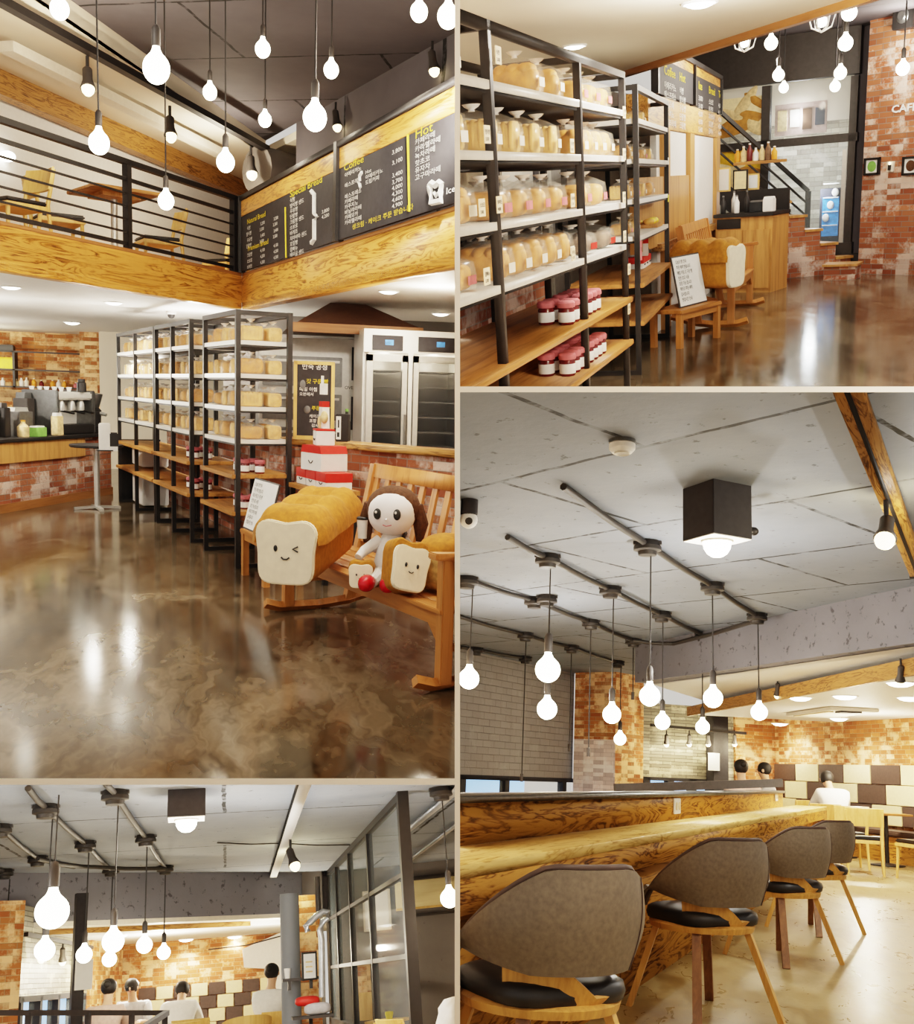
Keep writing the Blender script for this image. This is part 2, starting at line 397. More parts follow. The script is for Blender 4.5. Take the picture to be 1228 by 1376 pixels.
def wall(name, p, q, z0, z1, mat, label, t=.12, kind_cat='wall'):
    return struct(name, wall_mb(dist(p, q), z0, z1, t), mat, label, (p[0], p[1], 0), along(p, q), kind_cat, smooth=0)
_txt = {}
TXT = bpy.data.scenes.new('lettering_bench')
def text_mb(s, size, bold=0.0):
    k = (s, bold)
    if k not in _txt:
        c = bpy.data.curves.new('lettering', 'FONT'); c.body = s; c.size = 1; c.resolution_u = 2; c.offset = bold
        o = bpy.data.objects.new('lettering', c); TXT.collection.objects.link(o)
        TXT.view_layers[0].update(); me = bpy.data.meshes.new_from_object(o.evaluated_get(TXT.view_layers[0].depsgraph))
        _txt[k] = ([v.co.copy() for v in me.vertices], [tuple(p.vertices) for p in me.polygons])
        bpy.data.objects.remove(o); bpy.data.curves.remove(c); bpy.data.meshes.remove(me)
    return _txt[k]
def write(mb, s, x, z, size, y=0.0, T=None, bold=.01, sx=1.0):      # lettering on an upright face looking to -y
    vs, fs = text_mb(s, size, bold)
    pts = [V((x + v.x * size * sx, y, z + v.y * size)) for v in vs]
    mb.add([T @ p for p in pts] if T else pts, fs); return mb

ORD = ['first', 'second', 'third', 'fourth', 'fifth', 'sixth', 'seventh', 'eighth', 'ninth', 'tenth', 'eleventh', 'twelfth']

# ------------------------------------------------------------------ shared things
GLOBE = {}
def globe_mesh(k):
    if k not in GLOBE:
        prof = [(0, -1.0)] + [(sin(pi * i / 14), -cos(pi * i / 14)) for i in range(1, 11)] + [(.42, .98), (.3, 1.22), (.27, 1.4)]
        st = 1.12 if k == 'edison' else 1.0
        GLOBE[k] = MB().lathe([(r, z * st) for r, z in prof], 24).mesh('globe', M['bulb'])
    return GLOBE[k]
SOCK = MB().lathe([(.016, .0), (.02, .01), (.02, .075), (.012, .09), (.006, .095)], 12).mesh('socket', M['dark'])
def pendant(px, py, wpx, zc, label, dia=.12, kind='globe', group=None, ceil_pt=None):
    """a bare bulb on a cord; py is the centre of the globe, wpx its width in pixels."""
    d = CUR.D(px, py, 5); y = dia * F / (wpx * (.80 if CUR is B else .86)) if ceil_pt is None else ceil_pt.y
    c = CUR.D(px, py, y)
    if ceil_pt is not None: dia = wpx * y / F
    r = dia / 2; st = 1.12 if kind == 'edison' else 1.0
    t = thing('pendant_bulb', label, 'lamp', c, 0, group)
    g = part('globe', globe_mesh(kind), None, t); g.scale = (r, r, r)
    top = r * st * 1.36
    s = part('socket', SOCK, None, t); s.location = (0, 0, top); k = r / .06; s.scale = (k, k, k)
    part('cord', MB().tube([(0, 0, top + .09 * k), (0, 0, zc - c.z)], .003 + .0003 * y, 6), M['black'], t)
    return t
def lamp(loc, power, radius=.05, color=(1, .86, .66)):  # point light for the bulbs, reused as added fill with no fitting
    l = bpy.data.lights.new('bulb_and_fill_light', 'POINT'); l.energy = power; l.shadow_soft_size = radius; l.color = color
    o = bpy.data.objects.new('bulb_and_fill_light', l); COL.objects.link(o); o.matrix_world = CUR.M @ Matrix.Translation(V(loc)); return o
def downlight(loc, label, r=.09, power=40, group=None):
    t = thing('ceiling_downlight', label, 'light', loc, 0, group)
    part('trim_ring', MB().lathe([(r * .86, -.004), (r * .9, -.012), (r, -.010), (r * 1.04, 0)], 24), M['white'], t)
    part('lens', MB().lathe([(0, -.32 * r), (r * .4, -.28 * r), (r * .7, -.18 * r), (r * .86, -.004)], 24), M['disc'], t)
    if power:
        l = bpy.data.lights.new('downlight_beam', 'SPOT'); l.energy = power * 3; l.spot_size = radians(150); l.spot_blend = .6; l.shadow_soft_size = r * .8; l.color = (1, .90, .74)
        o = bpy.data.objects.new('downlight_beam', l); COL.objects.link(o); o.matrix_world = CUR.M @ Matrix.Translation(V(loc) + V((0, 0, -.03)))
    return t
SPOTM = {}
def spot(loc, label, tilt=.5, yaw=0, scale=1.0, power=15, group=None):
    t = thing('track_spotlight', label, 'light', loc, yaw, group)
    R = Matrix.Translation((0, 0, -.12 * scale)) @ Matrix.Rotation(tilt, 4, 'X') @ Matrix.Scale(scale, 4)
    part('stem', MB().tube([(0, 0, 0), (0, 0, -.12 * scale)], .012 * scale, 8), M['black'], t)
    part('head', MB().lathe([(.02, .05), (.035, .03), (.035, -.06), (.055, -.13), (.05, -.135)], 16, T=R), M['dark'], t)
    part('lens', MB().lathe([(0, -.19), (.025, -.184), (.042, -.16), (.048, -.13)], 16, T=R), M['amber'], t)
    return t
# ================================================================== ROOM A: bakery hall under the balcony
use(A)
# --- floor and plan
struct('floor', MB().box(-12, 12, .6, 30, -.1, 0), M['floorA'], 'polished brown swirled floor of the bakery hall', cat='floor', smooth=0)
ZL, ZM, ZV = 2.40, 2.74, 5.0                     # lower ceiling, balcony floor, ceiling of the void
L0, K0, R0 = A.F(0, 360, ZL), A.F(325, 413, ZL), A.F(611, 352, ZL)
dl, dr = (K0 - L0).normalized(), (R0 - K0).normalized()
L1, R1 = L0 - dl * 4, R0 + dr * 3
def poly(pts, z0, z1): return MB().prism(pts, z0, z1)
plan = [L1, K0, R1, V((14, R1.y, 0)), V((14, 27, 0)), V((-16, 27, 0)), V((-16, L1.y, 0))]
struct('ceiling', poly(plan, ZL, ZL + .05), M['white'], 'smooth white lower ceiling under the balcony', cat='ceiling', smooth=0)
struct('floor.001', poly(plan, ZL + .06, ZM - .02), M['panelwood'], 'balcony floor slab above the lower ceiling', cat='floor', smooth=0)
def fascia(name, p, q, z0, z1, t, mat, label, ext=0):
    p, q = V(p), V(q)
    return struct(name, MB().box(-ext, dist(p, q), 0, t, z0, z1), mat, label, (p.x, p.y, 0), along(p, q), 'beam', bevel=.006)
fascia('trim_1', L1, K0, ZL - .02, ZM, .14, M['beam'], 'golden burnt-grain beam along the balcony edge, receding to the corner')
fascia('trim_2', K0, R1, ZL - .02, ZM, .14, M['beam'], 'golden burnt-grain beam under the chalk menu')
fascia('trim_3', L1, K0, ZM, ZM + .035, .2, M['trimwood'], 'brown cap board along the balcony edge', .0)
fascia('trim_4', K0, R1, ZM, ZM + .035, .2, M['trimwood'], 'brown cap board under the chalk menu')

# --- the void's dark ceiling, the cream balcony ceiling and its beam
c0, c1, c2 = A.F(95, 0, ZV), A.F(357, 189, ZV), A.F(611, 44, ZV)
dcl, dcr = (c1 - c0).normalized(), (c2 - c1).normalized()
ca, cb2 = c0 - dcl * 5, c2 + dcr * 3
struct('ceiling.001', poly([ca, c1, cb2, V((cb2.x, 1, 0)), V((ca.x, 1, 0))], ZV, ZV + .1), M['ceildark'], 'dark grey ceiling high above the hall', cat='ceiling', smooth=0)
ZB = 4.82
b0, b1 = A.F(0, 92, ZB), A.F(330, 243, ZB)
db = (b1 - b0).normalized(); ba, bb = b0 - db * 4, b1 + db * 6
struct('ceiling.002', poly([ca, c1, bb, ba], ZB, ZB + .1), M['plaster'], 'cream sloping ceiling over the balcony', cat='ceiling', smooth=0)
struct('wall_back', MB().box(0, dist(ca, c1), 0, .06, ZB, ZV + .1), M['plaster'], 'cream edge between the dark and the cream ceilings', (ca.x, ca.y, 0), along(ca, c1), 'wall', smooth=0)
struct('trim_5', MB().box(0, dist(ba, bb), 0, .16, ZB - .26, ZB), M['oldbeam'], 'brown timber beam under the balcony ceiling', (ba.x, ba.y, 0), along(ba, bb), 'beam', smooth=0)
wb = V((-db.y, db.x, 0)) * .3
struct('wall_left', wall_mb(dist(ba, bb), ZM, ZB + .3), M['white'], 'pale back wall of the balcony', (ba.x + wb.x, ba.y + wb.y, 0), along(ba, bb), 'wall', smooth=0)
struct('ceiling.010', poly([c1 + V((0, .02, 0)), c1 + (c2 - c1) * .5 + V((0, .2, 0)), V((9, 24, 0)), V((bb.x, 24, 0)), bb], ZB, ZB + .1), M['plaster'], 'cream ceiling past the far corner of the balcony', cat='ceiling', smooth=0)
wall('wall_back.009', V((-6, 22, 0)), V((10, 22, 0)), ZM, ZB + .3, M['plaster'], 'far cream wall beyond the balcony corner')
# dark upper wall to the right, behind the menu
w0, w1 = c1 + (c2 - c1) * .22, cb2
struct('wall_right', wall_mb(dist(w0, w1), 2.9, ZV), M['ceildark'], 'dark upper wall behind the chalk menu', (w0.x, w0.y, 0), along(w0, w1), 'wall', smooth=0)
# a grey duct end seen past the corner, and a pale strip box on the cream ceiling
p = A.F(345, 228, 4.45); t = MB().tube([p, p + V((1.6, 1.2, 0))], .32, 16)
solo('ventilation_duct', t, M['wallgrey'], 'grey round duct above the corner of the balcony', 'duct')
p, q = A.F(8, 62, 4.7), A.F(300, 208, 4.7)
solo('ceiling_light_channel', MB().bar(p, q, .16, .1), M['offwhite'], 'long cream boxed channel under the balcony ceiling', 'channel')

# --- track and its lamps
ZT = 4.72
p, q = A.F(-30, -16, ZT), A.F(358, 200, ZT)
solo('lighting_track', MB().bar(p, q, .10, .07), M['black'], 'black lighting track crossing under the cream ceiling', 'track')
for (x, y, s, lab) in ((117, 70, 1.5, 'black track spotlight nearest the upper left corner, above the balcony'),
                       (228, 138, 1.6, 'middle black track spotlight on the balcony track'),
                       (337, 193, 1.7, 'black track spotlight at the far end of the balcony track')):
    spot(A.F(x, y, ZT) - V((0, 0, .035)), lab, -.45, .15, s * .9, 0)
for (x, y, lab) in ((455, 142, 'dark spotlight on the dark wall beside the large bulb, over the menu'), (584, 62, 'lit spotlight high on the dark wall over the menu, by the divider')):
    spot(A.W(x, y, w0, w1) + V((-.05, -.14, 0)), lab, -.3, .4, 1.15, 0)
lamp(A.F(117, 110, 4.2), 40); lamp(A.F(300, 235, 4.2), 60)

# --- balcony railing
rl = thing('balcony_railing', 'black horizontal-bar railing along the balcony edge', 'railing', (K0.x, K0.y, ZM + .035), along(K0, L1))
Lr = dist(K0, L1)
RT = A.W(325, 263, K0, L1).z - ZM - .035
part('top_rail', MB().box(-.03, Lr, -.12, -.06, RT - .05, RT), M['black'], rl)
for k in range(6):
    z = .04 + (RT - .24) * k / 5
    part('rail_bar', MB().box(0, Lr, -.10, -.075, z, z + (.035 if k in (0, 5) else .016)), M['black'], rl)
for x in (0.03, dist(K0, A.W(182, 300, K0, L1)), dist(K0, A.W(-40, 250, K0, L1))):
    part('post', MB().box(x - .03, x + .03, -.125, -.06, 0, RT), M['black'], rl)

# --- chalk menu
mz0, mz1 = ZM + .035, A.W(329, 263, K0, R1).z
mn = thing('chalk_menu_board', 'long black chalk menu with yellow headings hung on the balcony rail', 'menu board', (K0.x, K0.y, 0), along(K0, R1))
LM = dist(K0, R0) + .6
x1, x2 = dist(K0, A.W(458, 250, K0, R1)), LM
FR = MB().box(0, LM, -.05, .02, mz1 - .05, mz1)
for x in (.03, x1, x2 - .1): FR.box(x - .035, x + .035, -.06, .02, mz0, mz1)
part('frame', FR, M['black'], mn)
for a, b in ((.07, x1 - .035), (x1 + .035, x2 - .1)):
    part('wood_strip', MB().box(a, b, -.03, .0, mz1 - .22, mz1 - .055), M['beam'], mn)
    part('panel', MB().box(a, b, -.03, .0, mz0 + .01, mz1 - .225), M['charcoal'], mn)
HD, CK = MB(), MB()
def mw(px, py, s, hpx, mb, sx=1.0):
    p = A.W(px, py, K0, R1); y = dist(K0, p); e = A.W(px, py - hpx, K0, R1)
    write(mb, s, y, p.z, (e.z - p.z) * 1.35, -.034, None, .004, sx)
SX = 2.0
mw(336, 302, 'Natural Bread', 7, HD, SX * .8); mw(337, 338, 'Premium Bread', 7, HD, SX * .8); mw(394, 266, 'Special Bread', 9, HD, SX)
mw(467, 231, 'Coffee', 10, HD, SX); mw(563, 188, 'Hot', 13, HD, SX); mw(478, 309, '생크림 · 케이크 주문 받습니다', 6, HD, SX)
BR = ['식빵', '밤식빵', '우유빵', '단팥빵', '크림빵', '소보로', '바게트', '치아바타', '호밀빵', '깜빠뉴', '베이글', '브리오슈']
for k in range(4):
    for c in range(3): mw(336 + c * 18 - (k % 2), 310 + k * 8 - c * 6.5, BR[k] if c == 0 else '3,%d00' % (2 + k), 4.5, CK, SX * .75)
for k in range(3):
    for c in range(3): mw(336 + c * 18, 346 + k * 8 - c * 6.5, BR[4 + k] if c == 0 else '4,%d00' % (1 + k), 4.5, CK, SX * .75)
for k in range(11): mw(394, 273 + k * 7.3, BR[k % 12] + (' 샌드' if k % 3 == 1 else ''), 5, CK, SX * .9)
mw(437, 288, '3,800', 5, CK, SX); mw(437, 295, '4,200', 5, CK, SX)
KO = ['아메리카노', '에스프레소', '카페라떼', '카푸치노', '바닐라라떼', '카페모카', '카라멜라떼']
mw(468, 239, KO[0], 5, CK, SX); mw(468, 253, KO[1], 5, CK, SX)
for k, s in enumerate(('Hot', '아메리카노', '드립커피')): mw(496, 235 + k * 7, s, 5, CK, SX)
for k in range(6): mw(468, 268 + k * 7, KO[1 + k], 5, CK, SX)
for k, y in enumerate((209, 223, 240, 249, 257, 265, 273, 281)): mw(532, y, '%d,%d00' % (3 + k // 4, (8 + k * 3) % 10), 6, CK, SX)
for k, s in enumerate(('카페라떼', '카라멜라떼', '녹차라떼', '핫초코', '유자차', '고구마라떼')): mw(563, 196 + k * 9.5, s, 6.5, CK, SX)
mw(605, 262, 'Ice', 9, CK, SX)
def stroke(pts, w=.03, mb=CK):
    ps = [A.W(x, y, K0, R1) for x, y in pts]; ps = [V((dist(K0, p), -.036, p.z)) for p in ps]
    mb.tube(ps, w * .5, 5)
BRC, EMB = MB(), MB()
stroke([(424, 258), (428, 262), (428, 288), (432, 292), (428, 296), (428, 322), (424, 327)], .05, BRC)
stroke([(492, 232), (489, 237), (489, 243), (487, 245), (489, 248), (490, 253)], .03, BRC)
stroke([(584, 250), (587, 247), (592, 250), (597, 246), (601, 249), (599, 256), (600, 270), (586, 273), (585, 258), (584, 250)], .05, EMB)   # outline of a slice of bread
stroke([(590, 260), (592, 264), (596, 260)], .03, EMB)
part('lettering', CK, M['chalk'], mn, smooth=0); part('brace', BRC, M['chalk'], mn); part('bread_emblem', EMB, M['chalk'], mn)
part('heading', HD, M['yellow'], mn, smooth=0)
for w_, ps in ((.016, [(388, 279), (389, 347)]), (.02, [(554, 182), (556, 285)])):
    DV = MB(); stroke(ps, w_, DV); part('divider', DV, M['yellow'], mn, smooth=0)

# --- pendant bulbs
for (x, y, w, lab) in (
    (80, 12, 26, 'lit bulb cut by the top edge, above the balcony chairs'),
    (210, 92, 38, 'large lit bulb hanging in front of the cream ceiling'),
    (133, 192, 29, 'lit bulb hanging before the upside view of the balcony table'),
    (282, 124, 20, 'small lit bulb high beside the black lighting track'),
    (223, 270, 23, 'lit bulb hanging low before the balcony railing, beside the balcony chair'),
    (303, 218, 26, 'lit bulb near the railing corner post, beside the menu'),
    (353, 66, 22, 'lit bulb high on the dark ceiling, straight above a smaller bulb'),
    (445, 94, 22, 'lit bulb on the dark ceiling, up beside the largest bulb'),
    (356, 161, 19, 'smallest lit bulb, hanging on the dark ceiling over the railing corner'),
    (423, 158, 35, 'large lit bulb in front of the chalk menu top rail'),
    (563, 16, 26, 'lit bulb at the top beside the bulb cut by the divider'),
    (602, 22, 32, 'large lit bulb cut by the divider at the top of the hall')):
    t = pendant(x, y, w, ZV, lab, .12, 'edison', 'pendant bulbs over the hall')
    lamp(t.matrix_world.translation - V((0, 0, .16)), 9, .05)

# --- balcony furniture
def side_chair(label, loc, rz, seat_mat=None, wood_mat=None, group=None, s=1.0):
    wm = wood_mat or M['lightwood']
    t = thing('wooden_chair', label, 'chair', loc, rz, group)
    part('seat', MB().box(-.22, .22, -.21, .22, .43, .475), seat_mat or M['seatblack'], t, bevel=.015)
    part('seat_frame', MB().box(-.225, .225, -.215, .225, .385, .43), wm, t, bevel=.006)
    rows = []
    for i in range(5):
        z = .60 + .22 * i / 4; rows.append([V((x * .23, -.235 + .06 * (1 - x * x) * -1 - .05 * (i / 4), z)) for x in [k / 6 - 1 for k in range(13)]])
    part('backrest', MB().sheet(rows), wm, t, solid=.022)
    for sx in (-1, 1):
        part('leg', MB().tube([(sx * .19, .19, .43), (sx * .215, .21, 0)], [.022, .015], 8), wm, t)
        part('leg', MB().tube([(sx * .215, -.29, .80), (sx * .20, -.22, .45), (sx * .21, -.27, 0)], [.016, .022, .015], 8), wm, t)
    return t
def at_m(px, py, y): return A.D(px, py, y)
p = A.F(20, 272, ZM + .46); side_chair('tall light wood chair at the end of the balcony', (p.x, p.y, ZM), 2.3)
p = A.F(78, 292, ZM + .46); side_chair('black-seated chair facing the balcony table', (p.x, p.y, ZM), -1.2)
p = A.F(212, 322, ZM + .46); side_chair('black-seated chair behind the low bulb on the balcony', (p.x, p.y, ZM), 1.9)
p = A.F(303, 352, ZM + .46); side_chair('dark-seated chair near the railing corner on the balcony', (p.x, p.y, ZM), 2.4)
p = A.F(153, 258, ZM + .735)
t = thing('balcony_table', 'square wooden table on a steel post on the balcony', 'table', (p.x, p.y, ZM), .5)
part('table_top', MB().box(-.36, .36, -.36, .36, .70, .735), M['shelfwood'], t, bevel=.006)
part('apron', MB().box(-.2, .2, -.2, .2, .66, .70), M['panelwood'], t)
part('post', MB().tube([(0, 0, .02), (0, 0, .66)], .035, 12), M['steel'], t)
part('base', MB().lathe([(.26, 0), (.26, .015), (.05, .03)], 20), M['black'], t)
for (x, y, yy, lab) in ((10, 213, 11.5, 'round wall light glowing behind the tall balcony chair'),):
    p = A.W(x, y, ba + wb, bb + wb); t = thing('wall_lamp', lab, 'lamp', p + V((.02, -.12, 0)))
    part('shade', MB().ball((0, 0, 0), (.09, .06, .06)), M['disc'], t); part('bracket', MB().box(-.03, .03, .04, .12, -.03, .03), M['dsteel'], t)

# --- downlights on the lower ceiling
for (x, y, lab) in ((15, 385, 'round downlight nearest the left edge under the balcony beam'), (153, 406, 'round downlight below the beam, above the racks'),
                    (97, 433, 'round downlight over the counter, mid ceiling'), (58, 453, 'small downlight over the counter wall shelf'),
                    (35, 462, 'farthest small downlight over the counter wall shelf'), (106, 468, 'small downlight before the brick pillar'),
                    (136, 458, 'small downlight between the pillar and the racks'), (522, 391, 'round downlight above the glass fridges'),
                    (592, 421, 'downlight over the fridge beside the divider'), (382, 421, 'downlight glowing above the near rack')):
    p = A.F(x, y, ZL)
    downlight(p, lab, .0045 * p.y + .05, 22 if y < 450 else 14, 'downlights under the balcony')
p = A.F(230, 418, ZL); t = thing('dome_camera', 'small black dome camera on the lower ceiling above the racks', 'camera', p)
part('base', MB().lathe([(.06, 0), (.06, -.03), (.05, -.04)], 16), M['white'], t); part('dome', MB().ball((0, 0, -.045), (.045, .045, .045)), M['black'], t)

# --- far wall of the lower floor, pillar, partition
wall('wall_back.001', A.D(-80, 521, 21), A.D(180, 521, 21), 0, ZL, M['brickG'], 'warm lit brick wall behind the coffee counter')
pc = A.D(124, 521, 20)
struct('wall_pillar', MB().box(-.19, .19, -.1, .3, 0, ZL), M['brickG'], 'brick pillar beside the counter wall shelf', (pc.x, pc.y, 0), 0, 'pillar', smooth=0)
wall('wall_back.002', A.D(134, 521, 19.5), A.D(330, 521, 19.5), 0, ZL, M['plaster'], 'cream wall behind the racks')
wall('wall_back.003', A.D(300, 521, 13.4), A.D(640, 521, 13.0), 0, ZL, M['wallgrey'], 'shadowed kitchen wall behind the ovens')

# --- coffee counter
q0, q1 = A.F(0, 690), A.F(150, 664)
ct = thing('coffee_counter', 'long brick-fronted coffee counter with black top', 'counter', (q0.x, q0.y, 0), along(q0, q1))
CL = dist(q0, q1)
part('brick_front', MB().box(-2, CL, 0, .7, .0, .56), M['brickA'], ct, smooth=0)
part('kick_board', MB().box(-2, CL + .005, -.02, .02, 0, .1), M['trimwood'], ct)
part('wood_band', MB().box(-2, CL * .72, -.03, .7, .56, .80), M['panelwood'], ct, bevel=.005)
part('brick_band', MB().box(CL * .72, CL, -.005, .7, .56, .80), M['brickA'], ct, smooth=0)
part('counter_top', MB().box(-2, CL + .05, -.06, .75, .80, .84), M['black'], ct, bevel=.006)
def on_counter(f, y=.3, z=.84): 
    v = CUR.M @ V((0, 0, 0)); d = (q1 - q0).normalized(); n = V((-d.y, d.x, 0)); return q0 + d * (CL * f) + n * y + V((0, 0, z - q0.z))
ca_ = along(q0, q1)
for f_ in (.15, .5, .85): lamp(on_counter(f_, -.9, 1.75), 13, .05, (1, .9, .75))  # added fill with no fitting, brightens the counter front
for x_ in (-5.5, -4.2): lamp((x_, 19.2, 1.9), 30, .05, (1, .85, .6))  # added unseen fill near the far brick wall
# espresso machine
t = thing('espresso_machine', 'large chrome espresso machine on the coffee counter', 'coffee machine', on_counter(.74, .35), ca_)
part('base_tray', MB().box(-.42, .42, -.25, .25, 0, .12), M['black'], t, bevel=.01)
part('body', MB().profile([(-.40, .12), (.40, .12), (.42, .42), (.36, .50), (-.36, .50), (-.42, .42)], .0, .24), M['shelfsteel'], t)
part('hood', MB().box(-.46, .46, -.22, .25, .44, .54), M['shelfsteel'], t, bevel=.02)
part('side_panel', MB().box(-.47, -.41, -.24, .25, .0, .56), M['dsteel'], t, bevel=.01)
part('side_panel', MB().box(.41, .47, -.24, .25, .0, .56), M['dsteel'], t, bevel=.01)
for x in (-.2, .05, .28):
    g = part('group_head', MB().lathe([(.05, .30), (.05, .38), (.03, .44)], 14, (x, -.13, 0)), M['steel'], t)
    part('portafilter', MB().tube([(x, -.13, .30), (x, -.32, .27)], .014, 8), M['black'], g)
for k in range(6): solo('coffee_cup', MB().lathe([(.02, 0), (.035, .05), (.037, .06), (.03, .055)], 12), M['white'], 'white cup warming on top of the espresso machine, %s along' % ORD[k], 'cup', on_counter(.74, .35, 1.381) + V((-.34 + k * .09, .05 * (k % 2), 0)), group='cups on the espresso machine')
solo('coffee_canister', MB().lathe([(.06, 0), (.06, .12), (.045, .13), (.045, .17)], 14), M['black'], 'black canister on top of the espresso machine', 'canister', on_counter(.74, .35, 1.381) + V((.26, .1, 0)))
# grinder
t = thing('coffee_grinder', 'black coffee grinder beside the espresso machine', 'grinder', on_counter(.985, .2), ca_)
part('body', MB().lathe([(.10, 0), (.11, .05), (.07, .08), (.08, .30), (.05, .33)], 16), M['black'], t)
part('hopper', MB().lathe([(.05, .33), (.10, .50), (.10, .52), (0, .53)], 16), M['dsteel'], t)
part('spout', MB().tube([(0, -.07, .26), (0, -.16, .24)], .025, 8), M['steel'], t)
# things on the counter
def bottle(label, loc, h, r, mat, cap, group=None):
    t = thing('bottle', label, 'bottle', loc, 0, group)
    part('body', MB().lathe([(r * .9, 0), (r, .01), (r, h * .6), (r * .4, h * .8), (r * .38, h * .92)], 14), mat, t)
    part('cap', MB().lathe([(r * .42, h * .92), (r * .42, h), (0, h + .002)], 12), cap, t); return t
def pack(label, loc, w, d, h, mat, lidm, name='paper_pack', cat='pack', rz=0, group=None):
    t = thing(name, label, cat, loc, rz, group)
    part('body', MB().box(-w / 2, w / 2, -d / 2, d / 2, 0, h * .86), mat, t, bevel=.006)
    part('top_fold', MB().profile([(-w / 2, h * .86), (w / 2, h * .86), (w * .42, h), (-w * .42, h)], -d * .3, d * .3), lidm, t); return t
pack('tall white carton at the near end of the coffee counter', on_counter(.02, .25), .16, .12, .36, M['white'], M['paper'], 'milk_carton', 'carton', ca_)
for k, f in enumerate((.10, .145)): bottle('steel milk jug on the coffee counter, %s from the carton' % ORD[k], on_counter(f, .3), .36, .06, M['steel'], M['dsteel'], 'milk jugs on the counter')
pack('tall black box on the coffee counter beside the jugs', on_counter(.2, .3), .12, .2, .40, M['black'], M['dark'], 'storage_box', 'box', ca_)
bottle('small amber bottle on the coffee counter before the ice machine', on_counter(.27, .12), .20, .07, M['sand'], M['orange'])
pack('green and white snack box at the counter front', on_counter(.36, .08), .2, .14, .13, M['green'], M['white'], 'snack_box', 'box', ca_)
pack('grey mesh basket on the coffee counter', on_counter(.39, .42), .30, .3, .34, M['dsteel'], M['steel'], 'wire_basket', 'basket', ca_)
pack('white and brown coffee bag leaning by the espresso machine', on_counter(.535, .08), .14, .09, .28, M['sand'], M['white'], 'coffee_bag', 'bag', ca_)
pack('grey drawer box at the machine end of the counter', on_counter(.515, .5), .16, .2, .52, M['dark'], M['dsteel'], 'drawer_box', 'box', ca_)
for k in range(5): bottle('syrup bottle behind the counter jugs, %s in its row' % ORD[k], on_counter(.05 + k * .045, .58), .34 + .05 * (k % 2), .04, (M['jam'], M['sand'], M['orange'])[k % 3], M['black'], 'syrup bottles at the back of the counter')
p = A.D(146, 600, 11.6)
t = thing('tablet_stand', 'white card stand on the small black bar table', 'stand', A.F(141, 606, .78) , .2)
part('panel', MB().box(-.06, .06, -.02, .03, 0, .30), M['white'], t, bevel=.01); part('base', MB().box(-.08, .08, -.06, .07, 0, .012), M['black'], t)
t = thing('card_reader', 'black card reader beside the white stand on the bar table', 'card reader', A.F(152, 606, .78), .2)
part('body', MB().box(-.055, .055, -.03, .04, 0, .2), M['black'], t, bevel=.012); part('paper_roll', MB().box(-.045, .045, -.045, .0, .0, .05), M['white'], t)
# bar table
p = A.F(131, 684)
t = thing('bar_table', 'small round black bar table on a steel cross foot', 'table', p, .3)
part('table_top', MB().lathe([(.30, .745), (.31, .755), (.31, .775), (.30, .78), (0, .78)], 28), M['black'], t)
part('post', MB().tube([(0, 0, .03), (0, 0, .75)], .035, 12), M['steel'], t)
FT = MB()
for k in range(4): a = k * pi / 2; FT.bar((0, 0, .03), (cos(a) * .27, sin(a) * .27, .015), .05, .03)
part('foot', FT, M['steel'], t)
# wall shelf over the counter
s0, s1 = A.D(-30, 521, 20.4), A.D(112, 521, 20.4)
wd = s1.x - s0.x
t = thing('wall_shelf', 'black framed wall shelf on the lit brick wall', 'shelf', (s0.x, s0.y, 0))
zs = lambda y: A.D(60, y, 20.4).z
part('frame', MB().box(0, .04, 0, .3, zs(522), zs(474)).box(wd - .04, wd, 0, .3, zs(522), zs(474)).box(wd * .33, wd * .33 + .04, 0, .3, zs(522), zs(474)).box(0, wd, 0, .04, zs(475), zs(473)), M['black'], t)
part('shelf', MB().box(0, wd, 0, .32, zs(499), zs(497)), M['dark'], t); part('shelf', MB().box(0, wd, 0, .32, zs(522), zs(520)), M['dark'], t)
for k, (px, hh, mm) in enumerate(((4, .14, 'white'), (22, .13, 'sand'), (29, .15, 'white'), (36, .16, 'offwhite'), (46, .15, 'orange'), (56, .12, 'jam'), (71, .13, 'orange'), (79, .14, 'white'), (87, .13, 'orange'), (102, .1, 'pink'))):
    bottle('jar on the lower wall shelf, %s from its near end' % ORD[k], (A.D(px, 521, 20.5).x, 20.5, zs(520)), hh, .042, M[mm], M['white'], 'jars on the wall shelf')
pack('bright yellow pack on the upper wall shelf', (A.D(9, 521, 20.5).x, 20.55, zs(497)), .28, .16, .2, M['yellowbox'], M['yellow'], 'coffee_pack', 'pack')
pack('black box above the yellow pack on the wall shelf', (A.D(8, 521, 20.5).x, 20.5, zs(474)), .32, .2, .12, M['black'], M['dark'], 'speaker_box', 'box')

# --- racks
def rack_thing(label, p, bays, depth, H, levels, wood_levels, rz):
    W = sum(bays); t = thing('bread_rack', label, 'rack', (p[0], p[1], 0), rz)
    xs = [0]; 
    for b_ in bays: xs.append(xs[-1] + b_)
    for x in xs:
        for y in (0, depth): part('post', MB().box(x - .02, x + .02, y - .02, y + .02, 0, H), M['black'], t)
    TF = MB().box(0, W, -.02, .02, H - .04, H).box(0, W, depth - .02, depth + .02, H - .04, H)
    for x in xs: TF.box(x - .018, x + .018, 0, depth, H - .038, H - .002)
    part('top_frame', TF, M['black'], t)
    for x in xs: part('base_bar', MB().box(x - .018, x + .018, 0, depth, .0, .035), M['black'], t)
    for z in levels:
        part('shelf', MB().box(.02, W - .02, -.015, depth + .01, z - .035, z), M['shelfsteel'], t)
        part('shelf_bar', MB().box(.02, W - .02, .0, depth, z - .052, z - .036), M['black'], t)
    for z in wood_levels: part('wood_shelf', MB().box(-.01, W + .01, -.05, depth + .02, z - .035, z), M['shelfwood'], t, bevel=.004)
    return t
